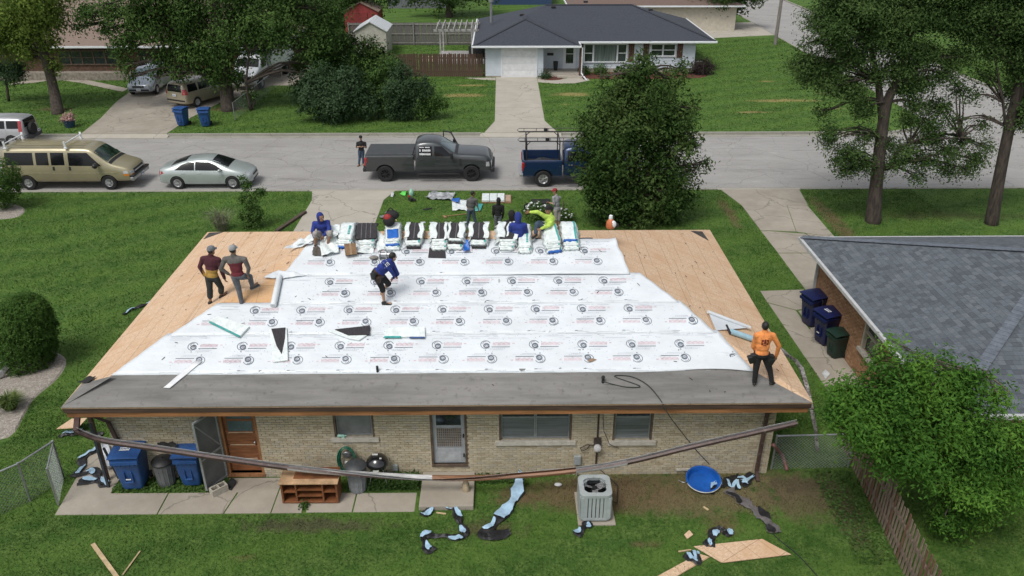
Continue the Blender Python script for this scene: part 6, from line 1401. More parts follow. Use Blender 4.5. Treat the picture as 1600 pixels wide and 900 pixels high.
for s in (-1, 1):
    for x in (r_+.2, c_-.2): mb.tube([(x, s*Wr, z0-.02), (x, s*Wr*.98, zt)], .03, 8); mb.tube([(x, s*Wr*.98, zt-.2), (x+(.2 if x < c_-1 else -.2), s*Wr*.98, zt)], .02, 6)
    mb.tube([(r_-.15, s*Wr, zt), (d2['ws']+.1, s*Wr, zt)], .03, 8); mb.tube([(r_-.15, s*Wr, zt), (r_-.25, s*Wr, zt+.08), (r_-.15, s*Wr, zt+.17), (d2['ws']+.1, s*Wr, zt+.17)], .016, 6)
    for x in np.linspace(r_+.1, d2['ws'], 7): mb.tube([(x, s*Wr, zt), (x, s*Wr, zt+.17)], .012, 5)
    mb.box(((r_+c_)/2+.2, s*Wr, zt+.07), (.2, .03, .16))
for x in (r_+.2, c_-.2, d2['ws']): mb.tube([(x, -Wr, zt), (x, Wr, zt)], .026, 8)
mb.tube([(r_+.2, -Wr, zt), (r_+.2, Wr, z0)], .015, 6)
obj('pipe_rack', mb, BLACKP, bt_, smooth=True)
mb = MB(); P_ = [[(r_+.25+i*.2, -.55+j*.14, .95+.28*math.exp(-((i-4)/2.6)**2-((j-4)/2.6)**2)+.03*math.sin(i*2+j*3)) for j in range(9)] for i in range(8)]; mb.thick(P_, .02); cg = obj('bed_load', mb, M_('dark_tarp', (.03, .032, .035), .6, .4, 4), bt_, smooth=True, label='dark tarp and tools heaped in the open bed')
# ---- minivans, small suv, box truck
def minivan(label, m, W=.97, L=4.9):
    t = carbase('minivan', label, (0, 0, 0), cat='minivan')
    st = [(-2.45, .42, .7, .95, .6, 1.1), (-2.42, .34, .88, 1.0, .66, 1.45), (-2.25, .28, .95, 1.02, .7, 1.68), (-1.9, .25, W, 1.03, .72, 1.74), (-.5, .24, W, 1.02, .74, 1.76), (.4, .24, W, 1.01, .72, 1.73), (.85, .24, W, 1.0, .74, 1.58), (1.5, .25, .96, .98, .8, 1.12), (1.95, .27, .93, .86, .74, .98), (2.28, .3, .84, .72, .62, .84), (2.42, .36, .66, .6, .5, .7)]
    b = loft_body('body', st, m, t); arches(b, (-1.5, 1.5), .37, W*.94, .34); bv = bvh_of(b)
    for s, ax in ((-1, '-y'), (1, '+y')):
        for a, c in ((-2.1, -1.3), (-1.2, -.15)): patch('side_window', bv, [(a, 1.1), (c, 1.1), (c, 1.55), (a+.1, 1.55)], ax, .006, DGLASS, t)
        patch('side_window', bv, [(-.08, 1.09), (1.15, 1.06), (.6, 1.52), (-.08, 1.55)], ax, .006, DGLASS, t)
        patch('door', bv, [(-1.18, .36), (-.12, .36), (-.12, 1.04), (-1.18, 1.04)], ax, .008, m, t); patch('door', bv, [(-.1, .36), (1.1, .36), (1.1, 1.0), (-.1, 1.04)], ax, .008, m, t); mirror(t, 1.0, s*.94, 1.12, m, 1, s)
        patch('tail_light', bv, [(-2.38, .95), (-2.2, .95), (-2.2, 1.3), (-2.36, 1.3)], ax, .01, RED, t)
    patch('windscreen', bv, [(.7, -.7), (1.42, -.78), (1.42, .78), (.7, .7)], '+z', .006, M_('sky_glass', (.08, .12, .13)), t); patch('rear_window', bv, [(-.62, 1.12), (.62, 1.12), (.56, 1.55), (-.56, 1.55)], '-x', .012, DGLASS, t)
    for s in (-1, 1):
        a, c = sorted((s*.48, s*.8)); patch('headlight', bv, [(a, .68), (c, .7), (c, .86), (a, .78)], '+x', .02, LAMP, t); a, c = sorted((s*.68, s*.86)); patch('tail_light', bv, [(a, .95), (c, .95), (c, 1.3), (a, 1.3)], '-x', .015, RED, t)
    patch('grille', bv, [(-.4, .62), (.4, .62), (.42, .76), (-.42, .76)], '+x', .015, BLACKP, t); patch('bumper_trim', bv, [(-.7, .4), (.7, .4), (.66, .52), (-.66, .52)], '+x', .012, BLACKP, t); patch('bumper_trim', bv, [(-.8, .5), (.8, .5), (.8, .6), (-.8, .6)], '-x', .012, BLACKP, t)
    plate_(t, 2.44, 0, .5); plate_(t, -2.5, 0, .9, -1)
    for x in (-1.5, 1.5):
        for s in (-1, 1): wheel(t, x, s*.84, .34, .22, CHROME, 7, s)
    return t
mv = minivan('silver blue minivan facing the street under the shade tree', paint('silver_blue_paint', (.34, .38, .44), .4, .3)); p = at(219, 152); mv.location = (p.x, p.y+2.4, .02); mv.rotation_euler = (0, 0, R_(-90))
tv = minivan('tan minivan seen from behind in the left driveway', paint('tan_paint', (.36, .32, .24), .35, .35)); tv.location = (at(283, 172).x+.75, at(283, 172).y+2.5, .02); tv.rotation_euler = (0, 0, R_(63))
def suv():
    t = carbase('small_suv', 'silver small suv with a spare wheel on its back door at left edge', (0, 0, 0)); m = paint('silver_paint', (.45, .46, .48), .4, .3)
    st = [(-2.05, .5, .75, .95, .62, 1.3), (-2.02, .4, .86, 1.0, .66, 1.55), (-1.8, .33, .89, 1.02, .68, 1.66), (0, .3, .89, 1.02, .69, 1.68), (.5, .3, .89, 1.0, .68, 1.6), (1.0, .3, .88, .99, .74, 1.15), (1.6, .32, .86, .9, .72, 1.03), (1.98, .36, .78, .76, .62, .9), (2.1, .42, .6, .66, .5, .76)]
    b = loft_body('body', st, m, t); arches(b, (-1.3, 1.3), .38, .85, .36); bv = bvh_of(b)
    for s, ax in ((-1, '-y'), (1, '+y')):
        for a, c in ((-1.85, -1.15), (-1.05, -.25), (-.18, .72)): patch('side_window', bv, [(a, 1.08), (c, 1.08), (c-(.25 if c > .5 else 0), 1.5), (a, 1.5)], ax, .006, DGLASS, t)
        patch('cladding', bv, [(-1.95, .42), (1.9, .42), (1.9, .55), (-1.95, .55)], ax, .012, M_('grey_cladding', (.07, .07, .075), .7), t); patch('tail_light', bv, [(-1.99, .9), (-1.8, .9), (-1.8, 1.5), (-1.97, 1.5)], ax, .012, RED, t)
        patch('door', bv, [(-1.08, .58), (-.22, .58), (-.22, 1.04), (-1.08, 1.04)], ax, .008, m, t); patch('door', bv, [(-.2, .58), (.8, .58), (.8, 1.02), (-.2, 1.04)], ax, .008, m, t)
    patch('windscreen', bv, [(.48, -.62), (.98, -.7), (.98, .7), (.48, .62)], '+z', .006, DGLASS, t); patch('rear_window', bv, [(-.6, 1.1), (.6, 1.1), (.55, 1.52), (-.55, 1.52)], '-x', .012, DGLASS, t)
    mb = MB(); mb.box((-2.08, 0, .5), (.2, 1.7, .28)); obj('bumper', mb, MATS['grey_cladding'], t, bev=.05)
    mb = MB(); mb.lathe([(.1, -.1), (.33, -.1), (.35, -.05), (.35, .05), (.33, .1), (.1, .1)], (-2.17, .1, .92), 22, M=Matrix.Rotation(R_(90), 3, 'Y')); sp_ = obj('spare_wheel', mb, BLACKR, t, smooth=True); plate_(t, -2.2, -.5, .68, -1)
    for x in (-1.3, 1.3):
        for s in (-1, 1): wheel(t, x, s*.78, .35, .22, CHROME, 5, s)
    return t
su = suv(); p = at(5, 226, SZ); su.location = (p.x-.35, 46.3, SZ); su.rotation_euler = (0, 0, R_(180))
def boxtruck():
    t = carbase('box_truck', 'white box truck half hidden behind the shade tree', (0, 0, 0), cat='truck'); m = M_('white_truck_paint', (.6, .63, .66), .35, .06, 2, coat=.4)
    st = [(.9, .55, 1.0, 1.3, .86, 2.15), (1.0, .5, 1.03, 1.35, .9, 2.25), (1.6, .5, 1.03, 1.35, .9, 2.25), (2.0, .5, 1.02, 1.3, .92, 1.95), (2.5, .5, 1.0, 1.25, .92, 1.42), (3.1, .52, .97, 1.1, .86, 1.22), (3.3, .58, .88, .95, .78, 1.05)]
    b = loft_body('body', st, m, t); arches(b, (2.45,), .46, .98, .42); bv = bvh_of(b)
    patch('windscreen', bv, [(1.9, -.8), (2.45, -.9), (2.45, .9), (1.9, .8)], '+z', .006, DGLASS, t); patch('grille', bv, [(-.6, .72), (.6, .72), (.6, 1.0), (-.6, 1.0)], '+x', .015, BLACKP, t)
    for s in (-1, 1): a, c = sorted((s*.64, s*.86)); patch('headlight', bv, [(a, .75), (c, .75), (c, .95), (a, .95)], '+x', .02, LAMP, t); patch('side_window', bv, [(1.2, 1.42), (2.1, 1.4), (1.8, 1.95), (1.2, 2.0)], '-y' if s < 0 else '+y', .006, DGLASS, t)
    mb = MB(); mb.bb(-4.0, .8, -1.2, 1.2, .95, 3.3); mb.bb(-4.0, .8, -1.0, 1.0, .7, .95); mb.bb(.8, 1.7, -1.1, 1.1, 2.5, 3.25); obj('cargo_box', mb, m, t, bev=.04)
    mb = MB()
    for z in (1.0, 3.22): mb.bb(-3.98, .78, -1.22, -1.195, z, z+.07); mb.bb(-3.98, .78, 1.195, 1.22, z, z+.07)
    obj('cargo_rail', mb, STEEL, t)
    mb = MB(); mb.box((3.3, 0, .58), (.2, 1.96, .2)); obj('bumper', mb, CHROME, t, bev=.04); plate_(t, 3.42, 0, .6)
    for x in (2.45, -2.6):
        for s in (-1, 1): wheel(t, x, s*.92, .4, .28, STEEL, 6, s, rimr=.5)
    return t
bx = boxtruck(); p = at(385, 142); bx.location = (p.x+.3, p.y+3.2, .02); bx.rotation_euler = (0, 0, R_(-97))
# ================================================================== PEOPLE
def skin_m(name, c): return M_(name, c, .55, .1, 6)
SK1 = skin_m('brown_skin', (.30, .16, .10)); SK2 = skin_m('light_brown_skin', (.42, .25, .17)); SK3 = skin_m('deep_brown_skin', (.16, .09, .06))
HAIR = M_('black_hair', (.012, .011, .01), .6, .3, 30); 
def cloth(name, c, v=.2): return M_(name, c, .9, v, 7, .5, bdist=.02)
def remesh(o, vs, sm=6):
    r = o.modifiers.new('r', 'REMESH'); r.mode = 'VOXEL'; r.voxel_size = vs; r.use_smooth_shade = True
    s = o.modifiers.new('s', 'SMOOTH'); s.factor = .5; s.iterations = sm
    bake(o); o.data.polygons.foreach_set('use_smooth', [True]*len(o.data.polygons))
def hand(mb, w_, d, pn, thumb=1, grip=.5):
    d = d.normalized(); s = d.cross(pn).normalized(); n = s.cross(d).normalized()
    M = Matrix((s, n, d)).transposed(); mb.ell(w_+d*.045, (.038, .017, .052), 10, M=M)
    for i, L in enumerate((.070, .08, .075, .058)):
        b = w_+d*(.085-.004*abs(i-1.3))+s*(i-1.5)*.021; k = b+(d*math.cos(grip*.6)+n*math.sin(grip*.6)+s*(i-1.5)*.06)*L*.5; e = k+(d*math.cos(grip*1.6)+n*math.sin(grip*1.6))*L*.5
        mb.cone2(b-d*.02, k, .0105, .0098, 8); mb.cone2(k, e, .0098, .0085, 8)
    b = w_+d*.03+s*thumb*.03; k = b+(d*.6+s*thumb*.7+n*.3).normalized()*.04; mb.cone2(b, k, .0125, .011, 8); mb.cone2(k, k+(d*.9+s*thumb*.15+n*.3).normalized()*.032, .011, .009, 8)
def person(label, Y, J, face, skin, shirt, pants, shoes, head='cap', headm=None, sleeves='long', legs='long', zones=None, group=None, zf=None, build=1.0, hatback=False, loc=None):
    W = {}
    for k, v in J.items(): W[k] = atY(v[0], v[1], Y+(v[2] if len(v) > 2 else 0))
    F = Vector(face).normalized(); nk, pv = W['neck'], W['pelvis']; S = (W['shR']-W['shL']); Sl = S.length; S.normalize(); A = (nk-pv).normalized(); S = (S-A*S.dot(A)).normalized(); D = A.cross(S).normalized(); M = Matrix((S, D, A)).transposed()
    tl = (nk-pv).length; hw = max(.145, min(Sl*.5, .2))*build
    W['hipL'] = pv-S*.085; W['hipR'] = pv+S*.085
    for k, t in (('hipL_', 'hipL'), ('hipR_', 'hipR')):
        if k in W: W[t] = W[k]
    base = loc if loc else Vector((pv.x, pv.y, min(W['anL'].z, W['anR'].z)-.08))
    t = thing('person', label, 'person', tuple(base), group)
    up = (Vector((0, 0, 1))*.75+A*.25).normalized(); hd = W['head']; Fh = (F-up*F.dot(up)).normalized(); Sh = Fh.cross(up).normalized(); MH = Matrix((Sh, Fh, up)).transposed()
    def torso(mb, g):
        mb.ell(pv.lerp(nk, .72), (hw*.93+g, .108*build+g, tl*.30+g), 14, M=M); mb.ell(pv.lerp(nk, .42), (.147*build+g, .105*build+g, tl*.3+g), 14, M=M); mb.ell(pv.lerp(nk, .12), (.15*build+g, .112*build+g, tl*.22+g), 14, M=M)
        for s in ('L', 'R'): mb.cone2(nk-A*.05, W['sh'+s]-A*.0, .06+g, .056+g, 10)
    mb = MB(); torso(mb, -.008); mb.cone2(nk-A*.06, hd-up*.04, .056, .05, 12); mb.ell(hd+up*.02, (.074, .092, .105), 16, M=MH); mb.ell(hd-up*.055+Fh*.02, (.058, .068, .06), 12, M=MH)
    mb.cone2(hd+Fh*.088+up*.02, hd+Fh*.112-up*.015, .008, .014, 8); mb.cone2(hd-Sh*.03+Fh*.083+up*.035, hd+Sh*.03+Fh*.083+up*.035, .01, .01, 8); mb.cone2(hd-Sh*.018+Fh*.082-up*.05, hd+Sh*.018+Fh*.082-up*.05, .008, .008, 8)
    for s in (-1, 1): mb.ell(hd+Sh*s*.076+up*.0, (.012, .022, .032), 8, M=MH)
    for s, sg in (('L', -1), ('R', 1)):
        sh, el, wr = W['sh'+s], W['el'+s], W['wr'+s]; mb.cone2(sh, el, .05, .04, 10); mb.cone2(el, wr, .04, .027, 10); fd = (wr-el).normalized(); pn = (Fh-fd*Fh.dot(fd)); pn = pn.normalized() if pn.length > .2 else S; hand(mb, wr+fd*.01, fd, pn, -sg, .7)
        hp, kn, an, to = W['hip'+s], W['kn'+s], W['an'+s], W['to'+s]; mb.cone2(hp, kn, .085*build, .056, 12); mb.cone2(kn, an, .055, .036, 12); mb.ell(kn.lerp(an, .28), (.055, .055, .1), 10, M=M); mb.cone2(an-Vector((0, 0, .05)), to, .035, .026, 10)
    b = obj('body', mb, skin, t); remesh(b, .0095, 3)
    mb = MB()
    for s in (-1, 1): mb.ell(hd+Fh*.088+Sh*s*.03+up*.018, (.011, .006, .007), 8, M=MH)
    obj('eyes', mb, HAIR, b, smooth=True, stuff=True)
    # shirt
    mb = MB(); torso(mb, .016)
    for s in ('L', 'R'):
        sh, el, wr = W['sh'+s], W['el'+s], W['wr'+s]; mb.cone2(sh, el, .068, .056, 10)
        if sleeves == 'long': mb.cone2(el, el.lerp(wr, .97), .056, .042, 10)
        elif sleeves == 'short': mb = mb
    if head == 'hood': mb.ell(hd+up*.025-Fh*.022, (.102, .112, .135), 14, M=MH); mb.cone2(nk, hd-up*.03-Fh*.03, .085, .09, 12)
    elif head != 'none': mb.cone2(nk-A*.03, nk+A*.035-Fh*.005, .075, .066, 12)
    so_ = obj('shirt', mb, [shirt] if not zones else [shirt]+zones, t); remesh(so_, .016, 3)
    if head == 'hood':        # open the hood at the face
        bm = bmesh.new(); bm.from_mesh(so_.data); dl = [f for f in bm.faces if (f.calc_center_median()-hd).dot(Fh) > .035 and abs((f.calc_center_median()-hd).dot(Sh)) < .07 and -.1 < (f.calc_center_median()-hd).dot(up) < .085]
        bmesh.ops.delete(bm, geom=dl, context='FACES'); bm.to_mesh(so_.data); bm.free()
    if zf:
        mi = []
        for p in so_.data.polygons:
            c = p.center; tt = (c-pv).dot(A)/tl; u = (c-pv.lerp(nk, .5)).dot(S)/hw; mi.append(zf(tt, u, (c-pv.lerp(nk, .5)).dot(D)))
        for m_ in [shirt]+zones:
            if m_.name not in [q.name for q in so_.data.materials]: so_.data.materials.append(m_)
        so_.data.polygons.foreach_set('material_index', mi)
    mb = MB(); g = .018; mb.ell(pv.lerp(nk, .06), (.155*build+g*.6, .118*build+g*.6, tl*.17), 14, M=M)
    for s in ('L', 'R'):
        hp, kn, an = W['hip'+s], W['kn'+s], W['an'+s]; e = kn if legs == 'long' else kn.lerp(an, .12 if legs == 'shorts' else .55); mb.cone2(hp, kn, .1*build, .072, 12)
        if legs == 'long': mb.cone2(kn, kn.lerp(an, .98), .07, .058, 12)
        else: mb.cone2(kn, e, .078, .076, 12)
    o = obj('trousers' if legs == 'long' else 'shorts', mb, pants, t); remesh(o, .016, 3)
    for s in ('L', 'R'):
        an, to = W['an'+s], W['to'+s]; mb = MB(); d = (to-an); d.z *= .6; dd = d.normalized(); h = an-Vector((0, 0, .055))-dd*.03; L = .24
        mb.cone2(h, h+dd*L*.55, .045, .046, 10); mb.cone2(h+dd*L*.5, h+dd*L*.85-Vector((0, 0, .008)), .046, .034, 10); mb.cone2(an, h+dd*.02, .045, .045, 10); o = obj('shoe', mb, shoes, t); remesh(o, .012, 2)
        mb = MB(); a, c = h-Vector((0, 0, .042))-dd*.03, h+dd*L-Vector((0, 0, .042)); mb.bar(a, c, .08, .02); obj('sole', mb, M_('shoe_sole', (.25, .24, .23), .8), o, bev=.008)
    if head in ('cap', 'capback', 'beanie', 'hair', 'shorthair'):
        mb = MB(); hm = headm or HAIR
        if head in ('hair', 'shorthair'):
            mb.ell(hd+up*.035-Fh*.014, (.084, .098, .108), 16, M=MH)
            o = obj('hair', mb, HAIR, t); remesh(o, .01, 2); bm = bmesh.new(); bm.from_mesh(o.data)
            dl = [f for f in bm.faces if (f.calc_center_median()-hd).dot(Fh) > .045 and (f.calc_center_median()-hd).dot(up) < .06 or (f.calc_center_median()-hd).dot(up) < -.045]; bmesh.ops.delete(bm, geom=dl, context='FACES'); bm.to_mesh(o.data); bm.free()
        else:
            prof = [(.092, 0), (.093, .02), (.088, .055), (.07, .085), (.04, .102), (.004, .106)]; mb.lathe(prof, hd+up*.035, 18, M=MH, ey=1.15)
            fb = -1 if head == 'capback' else 1
            if head != 'beanie':
                vs = [[hd+up*(.04-.012*abs(i-4)/4)+Sh*(i-4)*.019+Fh*fb*(.085+j*.028*(1-((i-4)/5)**2)) for i in range(9)] for j in range(4)]; mb.thick(vs, .005)
            c_ = obj('cap' if head != 'beanie' else 'beanie', mb, hm, t, smooth=True)
            mb = MB(); mb.ell(hd+up*.0-Fh*.028, (.08, .07, .06), 12, M=MH); obj('hair', mb, HAIR, t, smooth=True)
    return t, W, dict(S=S, D=D, A=A, pv=pv, nk=nk, tl=tl, hw=hw, shirt=so_, F=Fh, up=up)
def on_cloth(name, o, pts, dirv, m, r=.012, off=.004):
    """flat print on a shirt: quads dropped on the cloth along dirv"""
    bv = bvh_of(o); mb = MB()
    for q in pts:
        vs = []
        for p in q:
            h = bv.ray_cast(p-dirv*1.0, dirv)
            if h[0] is None: break
            vs.append(h[0]-dirv*off)
        if len(vs) == 4: mb.add(vs, [(0, 1, 2, 3)])
    if mb.f: obj(name, mb, m, o, fix=False, stuff=True)
MAR = cloth('maroon_knit', (.075, .018, .028)); YEL = cloth('mustard_knit', (.42, .25, .06)); GRY = cloth('grey_knit', (.13, .12, .115)); RDB = cloth('dark_red_knit', (.14, .02, .03)); BLU = cloth('royal_blue_cotton', (.02, .04, .24)); BLK = cloth('black_cotton', (.014, .014, .016)); ORG = cloth('orange_cotton', (.85, .30, .09)); LIM = cloth('lime_cotton', (.52, .72, .12)); GT = cloth('grey_tee', (.12, .12, .125)); LGT = cloth('light_grey_tee', (.30, .31, .33))
JN = cloth('blue_denim', (.055, .085, .13)); GJ = cloth('grey_denim', (.12, .13, .15)); DKP = cloth('dark_green_grey_trousers', (.03, .035, .035)); KH = cloth('pale_grey_shorts', (.36, .33, .31)); SHO = M_('dark_shoe', (.02, .018, .018), .7, .3, 9); SHG_ = M_('grey_shoe', (.08, .08, .085), .7, .4, 30); CAPG = cloth('grey_cap_cloth', (.17, .18, .2)); CAPL = cloth('light_grey_cap_cloth', (.3, .31, .32)); BRS = M_('tan_work_boot', (.2, .1, .05), .8, .2, 9)
Y1 = onleft(329, 474).y
person('man in a maroon and mustard sweater and grey cap on the left roof boards', Y1, dict(head=(330, 392), neck=(329.5, 400), shL=(317, 404), shR=(341.5, 406), elL=(312, 417, -.02), wrL=(320, 431, .02), elR=(346, 423), wrR=(351, 435, .05), pelvis=(331.5, 434), knL=(328, 453), anL=(328.5, 471), toL=(336, 474, .05), knR=(345.5, 449, .12), anR=(345.5, 461, .15), toR=(354, 456, .25)), (.7, 1, 0), SK1, MAR, DKP, SHO, 'cap', CAPG, legs='crop', zones=[YEL], zf=lambda t, u, d: 1 if t < .42 and abs(u) < 1.12 else 0)
Y2 = onleft(378, 474).y if onleft(378, 474).z < onback(378, 474).z else onback(378, 474).y
person('man in a grey and dark red sweater with one knee raised and a light cap', Y2, dict(head=(364, 391), neck=(365, 400), shL=(351.5, 405), shR=(382, 405), elL=(345, 420), wrL=(357, 428, .04), elR=(388.5, 419), wrR=(387, 429, .05), pelvis=(372, 432), knL=(373, 452), anL=(377.5, 472), toL=(383, 477, -.02), knR=(390.5, 432, .25), anR=(394, 446, .25), toR=(402, 442, .35)), (.3, 1, 0), SK1, RDB, GJ, SHG_, 'cap', CAPL, zones=[GRY], zf=lambda t, u, d: 1 if (t > .72 or abs(u) > 1.05) else 0)
Y3 = onback(600, 476).y
_, W3, I3 = person('man in blue shirt and black shorts bending over the underlayment', Y3, dict(head=(613.5, 402, .12), neck=(609, 408, .06), shL=(601, 411, -.06), shR=(613, 412, .12), elL=(611, 423, -.02), wrL=(616, 431, .1), elR=(621, 428, .2), wrR=(615, 434, .22), pelvis=(590, 428, 0), knL=(597.5, 451, -.02), anL=(600, 471, 0), toL=(611, 474, 0), knR=(607, 443, .3), anR=(598, 452, .65), toR=(604, 456, .75)), (.8, .5, -.5), SK2, BLU, BLK, SHO, 'hair', legs='shorts', build=1.14)
A, S = I3['A'], I3['S']; up3 = Vector((.15, -.75, .65)).normalized(); sd3 = A.cross(up3).normalized(); c0 = I3['pv'].lerp(I3['nk'], .68); qs = []
for (u0, v0, u1, v1) in ((-.10, -.05, -.075, .07), (-.10, -.05, -.03, -.025), (-.05, -.05, -.025, .07), (.0, .045, .08, .07), (.0, -.05, .08, -.025), (.0, -.0, .08, .02), (.0, .0, .025, .07), (.055, -.05, .08, .02), (-.08, -.10, .06, -.085)):
    qs.append([c0+sd3*u0+A*v0, c0+sd3*u1+A*v0, c0+sd3*u1+A*v1, c0+sd3*u0+A*v1])
on_cloth('back_print', I3['shirt'], qs, -up3, WHITEP, off=.006)
pc = I3['pv']; S3 = I3['S']; A3 = I3['A']; b3 = thing('tool_belt', 'dark leather tool belt with pouches worn by the bending man', 'tool belt', tuple(pc)); mb = MB(); mb.grid([[pc+S3*math.cos(k*PI/10)*.19+I3['D']*math.sin(k*PI/10)*.155+A3*z for k in range(20)] for z in (.02, .08)], closed=True); obj('belt_strap', mb, M_('brown_leather', (.05, .025, .018), .6, .3, 8), b3)
for sx, dd in ((-1.05, -.1), (1.1, -.04), (-.3, -.18)): mb = MB(); mb.box(pc+S3*.19*sx+I3['D']*dd-A3*.05, (.14, .12, .18), Matrix.Rotation(.5*sx, 3, 'Z'), taper=.75); obj('pouch', mb, MATS['brown_leather'] if sx > -1 else BLACKP, b3, bev=.02)
Y4 = 20.75
_, W4, I4 = person('man in blue hooded shirt and pale shorts squatting at the left end of the bundles', Y4, dict(head=(501, 340, -.1), neck=(501, 348, -.02), shL=(491.5, 349, 0), shR=(512, 347, 0), elL=(488.5, 361, -.12), wrL=(491.5, 372, -.25), elR=(515, 358, -.12), wrR=(506, 368, -.25), pelvis=(506, 365, .05), knL=(492.5, 365, -.38), anL=(493, 383, -.3), toL=(491.5, 388, -.42), knR=(515.5, 364, -.35), anR=(512, 382, -.3), toR=(510.5, 387, -.42)), (.75, -.8, .1), SK1, BLU, KH, SHO, 'hood', legs='shorts')
mb = MB(); hd4 = I4; 
Y5 = onback(1190, 602).y
_, W5, I5 = person('man in orange shirt with black tool belt working at the right roof corner', Y5, dict(head=(1195.6, 510.5), neck=(1195, 518.5), shL=(1182, 524), shR=(1208, 524), elL=(1177, 541, .1), wrL=(1184, 553, .22), elR=(1217, 541, .02), wrR=(1212.5, 557, .12), pelvis=(1190, 556), knL=(1181, 578, 0), anL=(1179, 597), toL=(1178, 600, .15), knR=(1203, 579, .03), anR=(1206, 596), toR=(1212, 598, .12)), (.15, 1, -.2), SK2, ORG, BLK, SHO, 'shorthair')
A, S = I5['A'], I5['S']; pc = I5['pv']; mb = MB(); vs = []
for j in range(2): vs.append([pc+S*math.cos(k*2*PI/20)*.19+I5['D']*math.sin(k*2*PI/20)*.155+A*(.03+j*.06) for k in range(20)])
mb.grid(vs, closed=True)
o = obj('belt_strap', mb, BLACKR, None); mdd = o.modifiers.new('s', 'SOLIDIFY'); mdd.thickness = .015; bpar = thing('tool_belt', 'black leather tool belt with pouches worn by the man in orange', 'tool belt', tuple(pc)); o.parent = bpar; o.matrix_parent_inverse = bpar.matrix_basis.inverted()
for sx, sz in ((-1.28, -.07), (1.15, -.14), (1.0, -.05), (-.9, -.02)):
    mb = MB(); mb.box(pc+S*.19*sx+A*(sz+.0)-I5['D']*.03, (.16, .13, .2), Matrix.Rotation(.25*sx, 3, 'Y'), taper=.75); obj('pouch', mb, BLACKP, bpar, bev=.02)
mb = MB(); mb.bar(pc+S*.1+I5['D']*(-.16)+A*.1, pc+S*.02+I5['D']*(-.17)+A*.3, .05, .02) if False else None
bk = -I5['D'] if I5['D'].y > 0 else I5['D']; vd = -bk; c0 = pc.lerp(I5['nk'], .62); qs = []
for (u0, v0, u1, v1) in ((-.1, .12, .1, .128), (-.085, .02, -.06, .10), (.06, .02, .085, .10), (-.06, .055, -.03, .1), (.03, .055, .06, .1), (-.02, -.01, .02, .11), (-.08, -.05, -.04, .01), (.04, -.05, .08, .01), (-.035, -.06, .035, -.035), (-.05, -.09, .05, -.082), (-.03, .02, .03, .04)):
    qs.append([c0+S*u0+A*v0, c0+S*u1+A*v0, c0+S*u1+A*v1, c0+S*u0+A*v1])
on_cloth('back_print', I5['shirt'], qs, vd, M_('dark_red_print', (.2, .03, .02)), off=.008)
Y6 = 20.9
person('man in lime shirt and black cap sitting on the ridge among the bundles', Y6, dict(head=(857, 328, -.02), neck=(859, 336), shL=(851, 338, -.08), shR=(864, 341, .08), elL=(840, 331, -.1), wrL=(829, 331.5, -.1), elR=(858, 352, -.2), wrR=(846, 357, -.3), pelvis=(859, 360, 0), knL=(839, 350, -.25), anL=(837, 364, -.3), toL=(833, 368, -.42), knR=(842, 348, .05), anR=(838, 362, .1), toR=(834, 366, 0)), (-.7, -.5, -.4), SK1, LIM, JN, SHO, 'capback', BLK)
Y7 = 20.62
person('person in a blue hooded shirt seen from behind sitting beyond the ridge', Y7, dict(head=(809.5, 339), neck=(809.5, 348), shL=(799, 352), shR=(820, 352), elL=(796.5, 364, .05), wrL=(803, 372, .25), elR=(822.5, 364, .05), wrR=(816, 372, .25), pelvis=(810, 372), knL=(804, 373, .5), anL=(804, 385, .65), toL=(804, 388, .8), knR=(815, 373, .5), anR=(815, 385, .65), toR=(815, 388, .8)), (0, 1, -.2), SK1, BLU, JN, SHO, 'hood', build=1.05)
Y8 = 21.35
person('person in a black hood sitting lower down beyond the blue hooded one', Y8, dict(head=(799.5, 335.5), neck=(799.5, 344), shL=(790, 348), shR=(809, 348), elL=(788, 360), wrL=(795, 368, .2), elR=(811, 360), wrR=(804, 368, .2), pelvis=(800, 368), knL=(795, 367, .5), anL=(795, 380, .6), toL=(795, 382, .75), knR=(804, 367, .5), anR=(804, 380, .6), toR=(804, 382, .75)), (0, 1, -.1), SK1, BLK, BLK, SHO, 'hood')
Y9 = at(777, 362).y
person('youth in a black hooded jacket standing on the front lawn seen from behind', Y9, dict(head=(779, 313.5), neck=(778.5, 320), shL=(771.5, 322.5), shR=(785.5, 322.5), elL=(770.5, 332), wrL=(772, 340, .15), elR=(786.5, 332), wrR=(785, 340, .15), pelvis=(778, 338), knL=(775, 348), anL=(774.5, 359), toL=(774, 360, .15), knR=(781, 348), anR=(781.5, 359), toR=(782, 360, .15)), (0, 1, 0), SK2, BLK, GJ, SHO, 'hood', build=.95)
Y10 = at(737, 355).y
person('man in grey tee and jeans walking across the front lawn', Y10, dict(head=(739, 303), neck=(737.5, 309.5), shL=(731.5, 312.5), shR=(743.5, 312.5), elL=(730, 321), wrL=(732, 329), elR=(745.5, 321), wrR=(748, 329), pelvis=(736, 329), knL=(732.5, 340), anL=(730, 352), toL=(732, 354), knR=(741, 340), anR=(745, 352), toR=(748, 353)), (.9, .3, 0), SK1, GT, JN, SHO, 'shorthair', sleeves='short')
Y11 = at(869, 359).y
_, W11, I11 = person('man in grey tee and red fronted cap looking at his phone on the lawn', Y11, dict(head=(867, 299), neck=(869, 306), shL=(864.5, 309, -.1), shR=(874.5, 309, .1), elL=(866, 319, -.15), wrL=(859, 317, -.1), elR=(870, 320, .1), wrR=(860, 317, .05), pelvis=(870.5, 328), knL=(869, 342, -.05), anL=(869.5, 355), toL=(864, 357), knR=(873, 342), anR=(873, 355), toR=(868, 357)), (-1, -.1, -.2), SK2, LGT, KH, BRS, 'cap', cloth('red_cap_cloth', (.3, .03, .04)), sleeves='short', legs='shorts')
